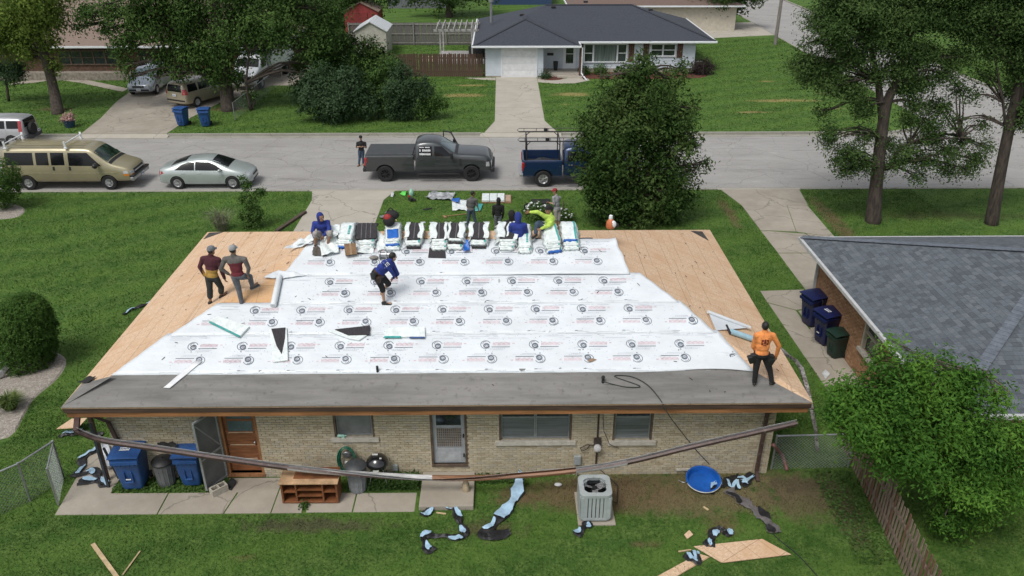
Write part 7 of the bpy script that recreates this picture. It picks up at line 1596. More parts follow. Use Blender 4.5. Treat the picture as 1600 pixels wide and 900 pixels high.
ph = MB(); p = (W11['wrL']+W11['wrR'])/2+Vector((-.1, 0, .03)); ph.box(p, (.08, .14, .012), Matrix.Rotation(-.6, 3, 'Y')); tag(obj('phone', ph, BLACKP, None, bev=.004), 'black phone held by the man in the red fronted cap', 'phone')
Y12 = at(563.5, 259, SZ).y
person('man in black shirt and jeans standing behind the dark grey pickup', Y12, dict(head=(563.5, 215.5), neck=(564, 221), shL=(558.5, 223.5), shR=(570.5, 223.5), elL=(557.5, 230, -.05), wrL=(562, 229, -.3), elR=(571.5, 230, -.05), wrR=(567, 229, -.3), pelvis=(564.5, 236), knL=(562, 246), anL=(561, 256), toL=(559.5, 258, -.12), knR=(567, 246), anR=(567.5, 255), toR=(568, 257, -.12)), (.1, -1, -.2), SK2, BLK, JN, BRS, 'cap', BLK, sleeves='short')
# ================================================================== THINGS ON THE ROOF
WRAP = M_('white_plastic_wrap', (.72, .78, .78), .35, .1, 7, .5, bdist=.02, f2=(11, .62, .7, (.3, .48, .5))); TEAL = M_('teal_wrap_print', (.05, .36, .34), .4, .2, 9); BLUW = M_('blue_wrap_print', (.02, .13, .5), .4, .15, 9)
SHK = M_('dark_asphalt_shingle', (.045, .042, .046), .95, .35, 8, .6, stretch=(14, 1, 1)); SHK2 = M_('brown_asphalt_shingle', (.10, .085, .075), .95, .3, 10, .5)
def drape(cx, s0, s1, w0, w1, h, ang, n=16, m=6, amp=.0, seed=0, xo=0, sk=0):
    rr = random.Random(seed); ph = [rr.uniform(0, 6) for _ in range(6)]; P = []
    for i in range(n+1):
        s = lerp(s0, s1, i/n); row = []
        for j in range(m+1):
            x = xo+lerp(w0, w1, j/m)+sk*(i/n); dz = amp*(math.sin(s*17+ph[0]+x*9)*math.sin(x*21+ph[1])+.6*math.sin(s*37+ph[2])*math.sin(x*33+ph[3]))
            xx = x+amp*1.2*math.sin(s*14+ph[4]) if amp else x
            X, Y = xx*math.cos(ang)-s*math.sin(ang), xx*math.sin(ang)+s*math.cos(ang)
            z = RZ-K*(math.sqrt(Y*Y+.10**2)-.06)+h+dz
            row.append(Vector((cx+X, RY+Y, z)))
        P.append(row)
    return P
def flipr(P): return [r[::-1] for r in P]
def bundle(label, cx, k, kind, ang, s0, w, group, seed):
    h = .03+k*.070+.06; t = thing('shingle_bundle', label, 'shingle bundle', (cx, RY, RZ), group)
    s1 = s0+1.0; mb = MB(); mb.thick(flipr(drape(cx, s0, s1, -w/2, w/2, h, ang, amp=.006, seed=seed)), .058); 
    for ri in range(0): pass
    obj('shingles', mb, SHK, t, fix=False)
    # wrapper: printed plastic round the stack, torn or whole
    def wrap(a, b, sa, sb, m=WRAP, dz=.012, amp=.012, th=.006, sk=0, nm='wrapper', sd=0): q = MB(); q.thick(flipr(drape(cx, sa, sb, a, b, h+dz+th, ang, amp=amp, seed=seed+sd, sk=sk)), th); return obj(nm, q, m, t, fix=False, smooth='all')
    hw = w/2
    def skirt(side, drop=.1, sa=s0, sb=s1, flare=.05):       # hanging side of the plastic
        P = drape(cx, sa, sb, side*hw, side*(hw+.001), h+.012, ang, amp=.008, seed=seed, m=1); R = []
        for i, r in enumerate(P):
            p = r[0]; o_ = Vector((math.cos(ang), math.sin(ang), 0))*side; R.append([p, p+o_*.02-Vector((0, 0, drop*.5)), p+o_*(flare+.03*math.sin(i*1.7+seed))-Vector((0, 0, drop+.02*math.sin(i*2.3)))])
        q = MB(); q.thick(R, .004); obj('wrapper_flap', q, WRAP, t, fix=False, smooth='all')
    # near end: folded plastic
    P = drape(cx, s0, s0+.01, -hw, hw, h+.006, ang, n=1, amp=0); e = P[0]; q = MB(); R = []
    dn = Vector((math.sin(ang), -math.cos(ang), 0))
    for j, p in enumerate(e): R.append([p+Vector((0, 0, .006)), p+dn*(.02+.012*math.sin(j*2+seed))-Vector((0, 0, .035)), p+dn*(.015+.02*math.cos(j*3+seed))-Vector((0, 0, .085))])
    if kind != 'bare' and not (kind in ('torn', 'center') and k == 2): q.thick(R, .004); obj('wrapper_end', q, WRAP if seed % 3 else (BLUW if kind in ('white', 'blue') else WRAP), t, fix=False, smooth='all')
    if kind in ('white', 'blue', 'teal'):
        wrap(-hw-.01, hw+.01, s0-.01, s1+.01)
        skirt(-1); skirt(1)
        if kind == 'blue': wrap(-hw*.9, hw*.9, s0+.02, s0+.34, BLUW, .022, .006, nm='printed_label')
        if kind == 'teal':
            for q_ in range(6): wrap(hw*.25, hw*.62, s0+.10+q_*.055, s0+.14+q_*.055, TEAL, .024, .002, nm='printed_lettering')
        if kind == 'white': wrap(hw*.7, hw*.98, s0, s1, TEAL, .02, .004, nm='printed_edge')
    elif kind == 'center':
        wrap(-hw-.07, -hw*.72, s0+.05, s1, amp=.014, sd=1); wrap(hw*.72, hw+.08, s0+.02, s1, amp=.02, sd=2); skirt(-1, .12, flare=.06); skirt(1, .14, flare=.06)
    elif kind == 'left':
        wrap(-hw-.06, -hw*.25, s0+.02, s1, amp=.016, sk=-.02); wrap(hw*.86, hw+.05, s0, s1, amp=.015); skirt(-1, .12, flare=.09)
    elif kind == 'right':
        wrap(hw*.38, hw+.06, s0+.02, s1, amp=.016); wrap(-hw-.04, -hw*.85, s0, s1, amp=.015); skirt(1, .14, flare=.1)
    elif kind == 'diag':
        wrap(-hw-.07, -hw*.35, s0+.08, s1, amp=.02, sk=.05); wrap(-hw*.2, hw*.05, s0+.1, s1-.3, amp=.02, sk=.09, dz=.03); wrap(hw*.8, hw+.07, s0, s1, amp=.02); skirt(-1, .14, flare=.12); skirt(1, .12)
    elif kind == 'bare':
        for q_ in (-.55, -.1, .35): wrap(hw*q_, hw*(q_+.07), s0, s1, M_('shingle_sealant_line', (.13, .13, .14), .8), .003, 0, nm='sealant_strip')
    if kind in ('center', 'left', 'right', 'diag'): wrap(hw*-.02, hw*.12, s0+.01, s1-.02, M_('shingle_sealant_line', (.13, .13, .14), .8), .003, 0, nm='sealant_strip') if kind != 'diag' else None
    return t
stk = [(543, 'teal', .40, -.04, 'green lettered stack beside the squatting man', -.52), (573, 'bare', .64, .08, 'wide bare dark stack second from the left', -.56), (614, 'blue', .40, .05, 'blue labelled stack under the red tool bag', -.60), (648, 'center', .42, .0, 'stack behind the bending man with torn white sides', -.58),
       (686, 'left', .42, .04, 'stack white on its left above a loose dark shingle', -.60), (714, 'right', .42, -.05, 'stack white on its right by the spilled blue wrapper', -.58), (749, 'center', .46, .0, 'stack with a broad dark centre standing apart mid ridge', -.58), (793, 'diag', .50, .0, 'stack with a diagonal white tear by the blue hood', -.62),
       (820, 'teal', .34, .0, 'low teal lettered stack by the blue hooded person', -.72), (857, 'white', .40, .16, 'slanted white stack below the lime shirted man', -.72), (889, 'white', .42, .04, 'rightmost white stack with blue and teal wrapping', -.62)]
for i, (px, kind, w_, ang, desc, s0) in enumerate(stk):
    cx = onback(px, 372).x; lay = ['lowest', 'middle', 'top'] if i != 8 else ['lower', 'top']
    for k, nm in enumerate(lay):
        kd = kind if k == len(lay)-1 else ('white' if kind in ('white', 'teal', 'blue') else ('bare' if (k+i) % 3 == 0 else 'white'))
        bundle('%s bundle of the %s' % (nm, desc), cx+random.uniform(-.015, .015), k, kd, ang+random.uniform(-.02, .02), s0-.13+.065*k*(3/len(lay)), w_*.86 if k == len(lay)-1 else min(w_*.9, .38)+.01*k, 'shingle bundles stacked along the ridge', i*7+k)
def quadsheet(name, label, cat, corners, m, th=.006, amp=.02, n=10, mfn=None, lift=.02, pl='b', mats=None, seed=1, group=None, parent=None, N=None, h=None):
    rr = random.Random(seed); ph = [rr.uniform(0, 6) for _ in range(6)]
    c = [onback(*p) if pl == 'b' else (onleft(*p) if pl == 'l' else (onright(*p) if pl == 'r' else at(*p))) for p in corners]; Nn = {'b': BN, 'l': LN, 'r': RN, 'g': Vector((0, 0, 1))}[pl]; P = []
    for i in range(n+1):
        row = []
        for j in range(n+1):
            a, b = i/n, j/n; p = c[0].lerp(c[1], b).lerp(c[3].lerp(c[2], b), a); x, y = p.x, p.y
            d = amp*(1+math.sin(x*9+ph[0])*math.sin(y*11+ph[1])+.5*math.sin(x*25+ph[2])*math.sin(y*21+ph[3])); row.append(p+Nn*(lift+th+d))
        P.append(row)
    if (P[1][0]-P[0][0]).cross(P[0][1]-P[0][0]).dot(Nn) < 0: P = [r[::-1] for r in P]
    mb = MB(); mb.thick(P, th); o = obj(name, mb, m, parent, fix=False, smooth='all' if amp > .004 else False)
    if label: tag(o, label, cat, group)
    return o
def slabthing(name, label, cat, corners, th, m, pl='b', extra=(), lift=.02):
    f = {'b': onback, 'l': onleft, 'r': onright, 'g': lambda a, b, o=0: at(a, b, o)}[pl]; N = {'b': BN, 'l': LN, 'r': RN, 'g': Vector((0, 0, 1))}[pl]
    c = [f(*p) for p in corners]; t = thing(name, label, cat, tuple(sum(c, Vector())/len(c))); mb = MB(); mb.slab([p+N*(lift+th) for p in c], th, n=N if (c[1]-c[0]).cross(c[2]-c[0]).dot(N) > 0 else -N) if False else None
    if (c[1]-c[0]).cross(c[2]-c[0]).dot(N) < 0: c = c[::-1]
    mb.slab([p+N*(lift+th) for p in c], th, n=N); obj('wrapper', mb, m, t, bev=.012)
    for nm, pts, mm, hh in extra:
        q = [f(*p) for p in pts]
        if (q[1]-q[0]).cross(q[2]-q[0]).dot(N) < 0: q = q[::-1]
        mb = MB(); mb.slab([p+N*(lift+th+hh) for p in q], hh+.02, n=N); obj(nm, mb, mm, t)
    return t
slabthing('shingle_bundle', 'white wrapped bundle lying askew on the left of the underlayment', 'shingle bundle', [(327, 503), (343, 496), (391, 513), (377, 528)], .07, WRAP, extra=[('printed_edge', [(329, 505), (377, 528), (375, 530), (328, 507)], TEAL, .0)])
slabthing('shingle_bundle', 'open bundle standing lengthwise with a dark wedge of shingles between white flaps', 'shingle bundle', [(422, 516), (449, 514), (451, 565), (428, 568)], .05, WRAP, extra=[('shingles', [(425, 517), (447, 515), (446, 532), (441, 556), (433, 543)], SHK, .02)])
slabthing('shingle_bundle', 'torn bundle with dark shingles pointing left beside the bending man', 'shingle bundle', [(512, 519), (575, 512), (578, 523), (562, 534), (545, 531)], .05, WRAP, extra=[('shingles', [(524, 518), (579, 512), (578, 526), (545, 527)], SHK, .025)])
slabthing('shingle_bundle', 'white wrapped bundle with a teal printed edge right of the torn one', 'shingle bundle', [(603, 515), (664, 513), (665, 529), (601, 529)], .06, WRAP, extra=[('printed_edge', [(601, 528), (627, 528), (627, 530.5), (601, 530.5)], TEAL, .001), ('printed_edge', [(640, 529), (664, 529), (664, 531), (640, 531)], M_('navy_wrap_print', (.05, .1, .25), .4), .001)])
quadsheet('white_strip', 'long white plastic strip lying slantwise at the lower left of the roof', 'plastic strip', [(256, 607), (306, 565), (317, 566), (266, 608)], WHITEP, .008, .006, 6, lift=.03)
mb = MB(); a, b = onback(427, 478, .09), onback(437, 431, .09); mb.lathe([(.012, 0), (.075, 0), (.08, .02), (.078, (b-a).length-.02), (.07, (b-a).length), (.012, (b-a).length)], a, 18, M=(b-a).to_track_quat('Z', 'Y').to_matrix()); tag(obj('membrane_roll', mb, M_('white_membrane_roll', (.66, .7, .73), .5, .08, 3), None, smooth=True), 'partly unrolled white membrane roll lying by the two men on the left', 'membrane roll')
quadsheet('membrane_flap', 'creased loose corner of white membrane at the end of the roll', 'membrane flap', [(412, 436), (436, 424), (480, 432), (440, 438)], WU, .004, .035, 10, lift=.03, seed=4)
quadsheet('membrane_flap', 'narrow folded flap of white membrane pointing to the squatting man', 'membrane flap', [(444, 393), (470, 377), (496, 374), (488, 384)], WU, .004, .05, 12, lift=.03, seed=7); quadsheet('plastic_sheet', 'twisted white plastic strip lying left of the squatting man', 'plastic sheet', [(462, 388), (485, 372), (503, 371), (500, 378)], WRAP, .004, .04, 10, lift=.08, seed=9)
quadsheet('torn_wrapper', 'grey brown shingle flap under the squatting man’s feet', 'shingle', [(490, 388), (497, 386), (512, 402), (489, 401)], SHK2, .01, .012, 6, lift=.04, seed=3); quadsheet('torn_wrapper', 'crumpled white wrapper around the squatting man’s feet', 'wrapper', [(500, 368), (527, 364), (531, 398), (503, 404)], WRAP, .005, .05, 14, lift=.05, seed=12); quadsheet('torn_wrapper', 'crumpled white plastic between the squatting man and first stack', 'wrapper', [(519, 360), (533, 358), (531, 378), (522, 380)], WRAP, .005, .06, 12, lift=.14, seed=13)
p = onback(549, 396, .0); t = thing('cardboard_box', 'open brown cardboard box leaning below the green lettered stack', 'box', tuple(p)); mb = MB(); Mx = Matrix.Rotation(.25, 3, 'Z') @ Matrix.Rotation(-.5, 3, 'X'); mb.box(p+BN*.16, (.30, .22, .30), Mx); obj('box', mb, M_('cardboard', (.26, .16, .09), .9, .2, 5), t); mb = MB(); mb.box(p+BN*.16+Mx @ Vector((0, -.112, 0)), (.05, .004, .30), Mx); obj('tape', mb, M_('box_tape', (.36, .25, .15), .5), t)
slabthing('loose_shingle', 'loose dark shingle sheet fanned out below the white sided stack', 'shingle', [(671, 388), (696, 392), (697, 405), (669, 404)], .012, SHK, lift=.03)
quadsheet('torn_wrapper', 'spilled blue and white wrapper between two middle stacks', 'wrapper', [(725, 380), (733, 380), (734, 396), (724, 397)], BLUW, .005, .05, 10, lift=.06, seed=21)
quadsheet('torn_wrapper', 'flat white wrapper spread right of the bare dark stack', 'wrapper', [(590, 362), (602, 372), (606, 388), (590, 396)], WRAP, .005, .03, 12, lift=.04, seed=22)
quadsheet('torn_wrapper', 'crumpled white wrapper lying in front of the bare dark stack', 'wrapper', [(558, 388), (586, 386), (584, 397), (557, 399)], WRAP, .005, .04, 12, lift=.03, seed=23)
# tool bag on the third stack
cx = onback(611, 372).x; p = Vector((cx, RY-.05, RZ+.38)); t = thing('tool_bag', 'red and black tool bag resting on the blue labelled stack', 'tool bag', tuple(p)); mb = MB(); mb.ell(p+Vector((.04, .05, .1)), (.20, .15, .14), 12); mb.ell(p+Vector((-.04, -.1, -.02)), (.17, .12, .16), 12); mb.tube(smooth_pts([p+Vector((-.14, .05, .1)), p+Vector((0, .08, .3)), p+Vector((.15, .05, .12))], 4), .018, 6); o = obj('bag', mb, BLACKR, t, smooth='all'); mb = MB(); mb.ell(p+Vector((-.07, -.1, .09)), (.12, .1, .1), 12); obj('red_pouch', mb, M_('red_nylon', (.35, .03, .03), .7, .3, 6), t, smooth=True)
# nail coil spool beside the bending man
p = onback(603, 398, .13); t = thing('wire_spool', 'grey metal spool standing behind the bending man', 'spool', tuple(p)); mb = MB(); Mx = Matrix.Rotation(R_(90), 3, 'Y'); mb.lathe([(.11, -.17), (.13, -.17), (.13, -.15), (.075, -.14), (.075, .0), (.12, .005), (.12, .03), (.075, .035), (.085, .15), (.13, .16), (.13, .18), (.1, .18)], p, 20, M=Mx); obj('spool', mb, STEEL, t, smooth=True); mb = MB(); mb.ell(p+Vector((-.33, 0, -.08)), (.13, .09, .05), 10); mb.ell(p+Vector((.05, .05, -.1)), (.2, .1, .04), 10); obj('coiled_strap', mb, M_('grey_strap', (.24, .22, .2), .9, .3, 9), t, smooth=True)
# bag at the ridge, right
p = at(955, 352, RZ); p = Vector((onback(955, 366).x, RY+.1, RZ+.02)); t = thing('drink_jug', 'orange and white jug standing on the ridge right of the bundles', 'jug', tuple(p)); mb = MB(); mb.lathe([(.1, 0), (.13, .05), (.12, .18), (.06, .27), (.04, .29)], p, 14); obj('jug', mb, M_('orange_plastic', (.55, .16, .06), .5, .2, 5), t, smooth=True); mb = MB(); mb.lathe([(.045, .26), (.06, .3), (.05, .38), (.01, .4)], p, 12); mb.ell(p+Vector((.06, -.05, .13)), (.1, .07, .12), 10); obj('cap', mb, WHITEP, t, smooth=True); mb = MB(); mb.ell(p+Vector((.15, 0, .08)), (.09, .06, .08), 10); obj('strap', mb, BLACKP, t, smooth=True)
# right slope: rolled triangle, blue roll, tool
t = thing('membrane_flap', 'white membrane triangle with rolled edge on the right roof slope', 'membrane flap', tuple(onright(1130, 505))); mb = MB(); q = [onright(1107, 488, .05), onright(1170, 512, .06), onright(1119, 516, .03)]; mb.slab(q, .008, n=RN if (q[1]-q[0]).cross(q[2]-q[0]).dot(RN) > 0 else RN); obj('sheet', mb, WU, t, fix=True); mb = MB(); mb.tube([onright(1106, 487, .09), onright(1172, 512, .09)], .045, 12); obj('rolled_edge', mb, MATS['white_membrane_roll'], t, smooth=True)
mb = MB(); mb.tube([onright(1142, 518, .08), onright(1186, 533, .08)], .075, 14); tag(obj('blue_roll', mb, M_('pale_blue_plastic', (.35, .55, .66), .4, .1, 4), None, smooth=True), 'pale blue roll lying beside the man in orange', 'roll')
t = thing('hammer_tacker', 'black hammer tacker lying by the blue roll', 'tool', tuple(onright(1138, 515))); mb = MB(); mb.bar(onright(1135, 508, .05), onright(1141, 521, .05), .05, .05); mb.bar(onright(1141, 521, .05), onright(1148, 518, .05), .03, .04); obj('handle', mb, BLACKP, t, bev=.01)
quadsheet('dark_rag', 'black scrap of felt at the left hip corner of the roof', 'felt scrap', [(124, 601), (141, 591), (152, 591), (140, 599)], BLACKR, .01, .03, 6, pl='l', lift=.02, seed=5)
quadsheet('loose_paper', 'small brown leaf of paper lying near the middle of the underlayment', 'paper scrap', [(917, 565), (925, 561), (932, 563), (924, 567)], M_('brown_paper', (.3, .2, .13), .9), .004, .015, 4, lift=.03, seed=6)
# cable: from the mast over the eave and down to the yard
cb = [onback(942, 596, .14), onback(960, 601, .03), onback(982, 605, .03), onback(1000, 603, .03), onback(960, 588, .03), onback(985, 588, .03), onback(1010, 600, .05), onback(1030, 622, .05), atY(1046, 650, 15.6), atY(1072, 684, 15.7), atY(1090, 706, 15.8), at(1108, 725, .3), at(1125, 745, .02), at(1145, 765, .03), at(1180, 800, .03), at(1212, 838, .03), at(1250, 870, .03), at(1290, 915, .03)]
mb = MB(); mb.tube(smooth_pts(cb, 5), .011, 6); tag(obj('cable', mb, M_('dark_green_cable', (.02, .028, .024), .6), None, smooth='all'), 'dark cable running off the roof corner across the wall and back lawn', 'cable')
# staple and nail scatter: small dark scraps on the boards
mb = MB()
for _ in range(150):
    pl = random.choice(('left', 'right', 'back')); O, U, V, N, tri = planes[pl]; u, v = random.uniform(0, tri[1][0]), random.uniform(.3, SL); p = O+U*u+V*v+N*.028
    if pl == 'back' and 1.5 < u < 16: pass
    if len(clip_convex([(u, v), (u+.02, v), (u+.02, v+.02), (u, v+.02)], tri)) > 3: a = random.uniform(0, 3); mb.bar(p, p+(U*math.cos(a)+V*math.sin(a))*random.uniform(.03, .12), .015, .006)
o = obj('roof_debris', mb, M_('dark_scrap', (.08, .06, .05), .9), None); o['kind'] = 'stuff'; o['label'] = 'small splinters and scraps scattered over the stripped roof'; o['category'] = 'debris'
# ================================================================== THINGS IN THE YARDS
def ribbon(label, pts, wd, seed, cat='plastic strip', ma=None, mb_=None, tw=1.0, z=.03, blue=False, group='torn black and blue underlayment strips'):
    """a torn strip folded lengthwise: the black face with its pale blue back turned over it here and there"""
    P = smooth_pts([at(p[0], p[1], (p[2] if len(p) > 2 else z)) for p in pts], 7); n = len(P); W_ = wd*.78; ma = ma or BLK_P; mb_ = mb_ or LBL
    t = thing('torn_strip', label, cat, tuple(P[0]), group); S = []
    for i in range(n):
        d = P[min(i+1, n-1)]-P[max(i-1, 0)]; d.z = 0; d.normalize(); S.append(Vector((-d.y, d.x, 0)))
    wv = [.75+.25*math.sin(i*.5+seed)+(.12 if (i*7+seed) % 5 == 0 else 0) for i in range(n)]; hz = [.018*math.sin(i*.9+seed)+.018 for i in range(n)]
    R = [[P[i]+S[i]*((j/4-.5)*W_*wv[i])+Vector((0, 0, hz[i]+(.022 if j % 2 else 0)+.012*math.sin(i*2.1+j*3))) for j in range(5)] for i in range(n)]
    def lay(R, m, nm):
        if (R[1][0]-R[0][0]).cross(R[0][1]-R[0][0]).z < 0: R = [r[::-1] for r in R]
        q = MB(); q.thick(R, .006); obj(nm, q, m, t, fix=False, smooth=True)
    lay(R, ma, 'strip')
    k = 0; on = []
    i = 1+seed % 3
    while i < n-3:
        L = min(n-1-i, (5+(seed*3+k*5) % 7)); on.append((i, i+L, (k+seed) % 2)); i += L+(2 if blue else 4+(seed+k*3) % 6); k += 1
    if blue: on = [(0, int(n*.5), 2), (int(n*.52), int(n*.66), 0)]
    for a, b, sd in on:
        if b-a < 3: continue
        F = []
        for i in range(a, b+1):
            q = math.sin(PI*(i-a+.6)/(b-a+1.2))**.6
            lo_, hi_ = ((-.52, -.5+.62*q) if sd == 0 else ((.5-.62*q, .52) if sd == 1 else (-.5, .44)))
            F.append([P[i]+S[i]*(lerp(lo_, hi_, j/3)*W_*wv[i])+Vector((0, 0, hz[i]+.042+.01*math.sin(i*1.7+j*2))) for j in range(4)])
        lay(F, mb_, 'turned_face')
    return t
BLK_P = M_('black_felt_plastic', (.018, .018, .02), .45, .3, 9, .6, bdist=.02); LBL = M_('light_blue_plastic', (.36, .53, .68), .4, .15, 6, .4, bdist=.02)
ribbon('short black and blue strip at the left of the stoop', [(686, 782), (678, 768), (669, 786), (672, 796), (660, 806), (672, 797)], .30, 2)
ribbon('curled black and blue strip lying on the stoop', [(676, 768), (690, 774), (699, 782), (695, 792), (703, 794), (706, 785), (731, 788)], .24, 5)
ribbon('long black strip winding off the stoop onto the grass', [(706, 786), (712, 800), (718, 815), (724, 826), (728, 836), (715, 840), (690, 838), (664, 838), (664, 850), (670, 862), (680, 856)], .27, 9)
ribbon('longest pale blue strip hanging from the fallen gutter to the lawn', [(816, 742, .35), (812, 752, .2), (808, 772), (798, 790), (780, 810), (765, 828), (753, 838), (770, 838), (797, 832)], .42, 14, tw=.3, blue=True)
ribbon('small blue strip against the foot of the air conditioner', [(900, 838), (908, 830), (916, 820), (925, 824)], .3, 19)
ribbon('curly blue strip beside the blue pool', [(1112, 772), (1118, 758), (1130, 760), (1138, 748), (1142, 762), (1148, 745), (1152, 765)], .26, 23)
ribbon('crumpled black strip heap by the right wall corner', [(1150, 744), (1165, 748), (1176, 742), (1160, 756), (1172, 752)], .32, 28)
ribbon('pale blue twisted strip lying on the cut board', [(1100, 846), (1112, 852), (1112, 838), (1122, 826), (1135, 832), (1142, 838)], .3, 31)
ribbon('small knotted blue strip on the narrow board', [(1068, 868), (1080, 874), (1090, 880), (1084, 862), (1092, 878)], .26, 37)
ribbon('blue strip lying beyond the left corner of the house', [(92, 682), (110, 678), (135, 676), (160, 680)], .28, 41)
ribbon('blue and black strip bent on the grass left of the patio', [(160, 700), (145, 707), (128, 718), (130, 730), (118, 742), (140, 738)], .3, 44)
ribbon('black strip heap on the left end of the patio', [(135, 736), (148, 736), (156, 748), (162, 758), (150, 752), (122, 754)], .34, 48)
ribbon('blue grey strip on the grass beside the left roof edge', [(192, 492), (205, 484), (222, 478), (238, 473)], .22, 52)
ribbon('grey and black felt strip stretched towards the cut board', [(1138, 766), (1150, 776), (1165, 786), (1180, 797), (1195, 810), (1205, 822), (1212, 834)], .42, 58, ma=M_('grey_felt_strip', (.13, .12, .12), .9), mb_=BLK_P, tw=.3)
quadsheet('plastic_sheet', 'crumpled clear white plastic behind the left blue bin', 'plastic sheet', [(160, 700), (172, 698), (178, 735), (164, 742)], M_('milky_plastic', (.5, .54, .58), .3, .3, 5), .004, .12, 12, pl='g', lift=.02, seed=8)
# cut boards
def board(label, corners, th=.015, m=None, z=.03, name='cut_board'):
    q = [at(*p, z+th) for p in corners]; 
    if (q[1]-q[0]).cross(q[2]-q[0]).z < 0: q = q[::-1]
    O = q[0]; poly = [((p-O).x, (p-O).y) for p in q]; o = sheet_obj(name, O, Vector((math.cos(.6), math.sin(.6), 0)), Vector((-math.sin(.6), math.cos(.6), 0)), Vector((0, 0, 1)), [((p-O).dot(Vector((math.cos(.6), math.sin(.6), 0))), (p-O).dot(Vector((-math.sin(.6), math.cos(.6), 0)))) for p in q], -th, 0, m or OSB, None)
    return tag(o, label, 'board')
board('large lozenge of cut strand board on the back lawn', [(1084, 853.5), (1191, 842), (1236, 866), (1128, 879)]); board('narrow strip of strand board leading off the bottom edge', [(1018, 905), (1092, 865), (1109, 870), (1045, 908)], z=.01); board('little square offcut of strand board on the back lawn', [(1069, 835), (1077, 828), (1083, 835), (1074, 842)])
board('triangle of strand board on the grass at the left house corner', [(88, 670), (112, 654), (136, 653), (122, 668)], z=.25); 
mb = MB(); mb.bar(at(145, 850, .03), at(185, 905, .03), .09, .03); tag(obj('wood_lath', mb, M_('raw_pine', (.5, .38, .22), .8, .2, 5), None), 'split pine lath on the grass at bottom left', 'lath'); mb = MB(); mb.bar(at(219, 861, .03), at(192, 898, .03), .03, .02); tag(obj('wood_lath', mb, MATS['raw_pine'], None), 'thin pine sliver beside the split lath', 'lath')
for i, (a, b, w_, l) in enumerate((((1099, 792), (1107, 797), .05, 'small pine chip on the lawn right of the air conditioner'), ((1060, 862), (1080, 859), .03, 'thin pine sliver above the narrow board'), ((697, 803), (682, 801), .03, 'pale stick by the stoop'), ((1070, 736), (1040, 737), .05, 'short pale pipe lying at the wall left of the blue pool'), ((960, 737), (930, 737), .05, 'short pipe at the wall behind the air conditioner'))): mb = MB(); mb.bar(at(*a, .03), at(*b, .03), w_, .025); tag(obj('wood_chip', mb, MATS['raw_pine'], None), l, 'stick')
mb = MB(); mb.ell(at(872, 757, .04), (.10, .06, .035), 10); tag(obj('oval_dish', mb, WHITEP, None, smooth=True), 'white oval dish lying on bare earth by the wall', 'dish')
# ------------- wheeled bins
def wbin(label, loc, rz, m, lidm=None, sticker=False, s=1.0, group=None):
    t = thing('wheeled_bin', label, 'wheeled bin', (0, 0, 0), group); ZERO.add(t.name); mb = MB(); h = 1.0*s
    P = []
    for z, hx, hy in ((.06, .22, .25), (.12, .235, .27), (.5*h, .27, .31), (.9*h, .30, .35), (.93*h, .325, .375), (1.0*h, .325, .375), (1.0*h, .30, .35), (.8*h, .28, .33)):
        r = .06; ring = []
        for cx, cy, a0 in ((hx-r, hy-r, 0), (-hx+r, hy-r, 90), (-hx+r, -hy+r, 180), (hx-r, -hy+r, 270)):
            for k in range(4): a = R_(a0+30*k); ring.append((cx*s+r*math.cos(a), cy*s+r*math.sin(a), z))
        P.append(ring)
    mb.grid(P, closed=True); n = 16; mb.f.append(tuple(range(n-1, -1, -1))); mb.m.append(0); obj('body', mb, m, t, smooth=True)
    mb = MB(); mb.bb(-.31*s, .31*s, -.40*s, -.365*s, .86*h, .95*h)
    for x in (-.2, -.1, 0, .1, .2): mb.bb(x*s-.012, x*s+.012, -.385*s, -.33*s, .8*h, .88*h)
    mb.bb(-.10*s, .10*s, -.35*s, -.29*s, .30*h, .34*h); mb.bb(-.10*s, -.07*s, -.345*s, -.26*s, .34*h, .62*h); mb.bb(.07*s, .10*s, -.345*s, -.26*s, .34*h, .62*h); obj('lift_bar', mb, m, t, bev=.008)
    mb = MB(); rows = [[Vector((lerp(-.34, .34, i/6)*s, lerp(-.41, .38, j/6)*s, 1.0*h+.02+.07*math.sin(PI*min(1, max(0, .12+j/7)))*(1-.3*abs(i/3-1)**3))) for j in range(7)] for i in range(7)]
    mb.thick(rows[::-1], .03); obj('lid', mb, lidm or m, t, bev=.004)
    mb = MB(); mb.tube([(-.24*s, .42*s, .95*h), (.24*s, .42*s, .95*h)], .016, 8); mb.bb(-.26*s, -.22*s, .34*s, .44*s, .92*h, .97*h); mb.bb(.22*s, .26*s, .34*s, .44*s, .92*h, .97*h); obj('handle', mb, m, t)
    for x in (-.27, .27): mb = MB(); mb.lathe([(.03, -.03), (.12, -.03), (.125, 0), (.12, .03), (.03, .03)], (x*s, .27*s, .125), 18, M=Matrix.Rotation(R_(90), 3, 'Y')); obj('wheel', mb, BLACKR, t, smooth=True)
    if sticker:
        mb = MB(); z = 1.0*h+.126; mb.box((-.02*s, -.12*s, z), (.24, .12, .006)); o = obj('white_sticker', mb, M_('sticker_white', (.7, .71, .72), .5), t); q = MB()
        for k in range(7): q.box((-.12*s+k*.033, -.12*s+.012*(k % 2), z+.005), (.018, .06, .003))
        obj('sticker_print', q, M_('sticker_blue', (.1, .16, .3), .5), o, stuff=True)
        mb = MB(); mb.box((0, -.352*s, .42*h), (.12, .008, .03)); obj('white_sticker', mb, MATS['sticker_white'], t)
    t.location = loc; t.rotation_euler = (0, 0, rz); return t
BLB = M_('blue_bin_plastic', (.022, .08, .25), .45, .15, 4); NVB = M_('navy_bin_plastic', (.008, .014, .075), .4, .15, 4); GRB = M_('dark_green_bin_plastic', (.01, .035, .025), .5, .2, 4)
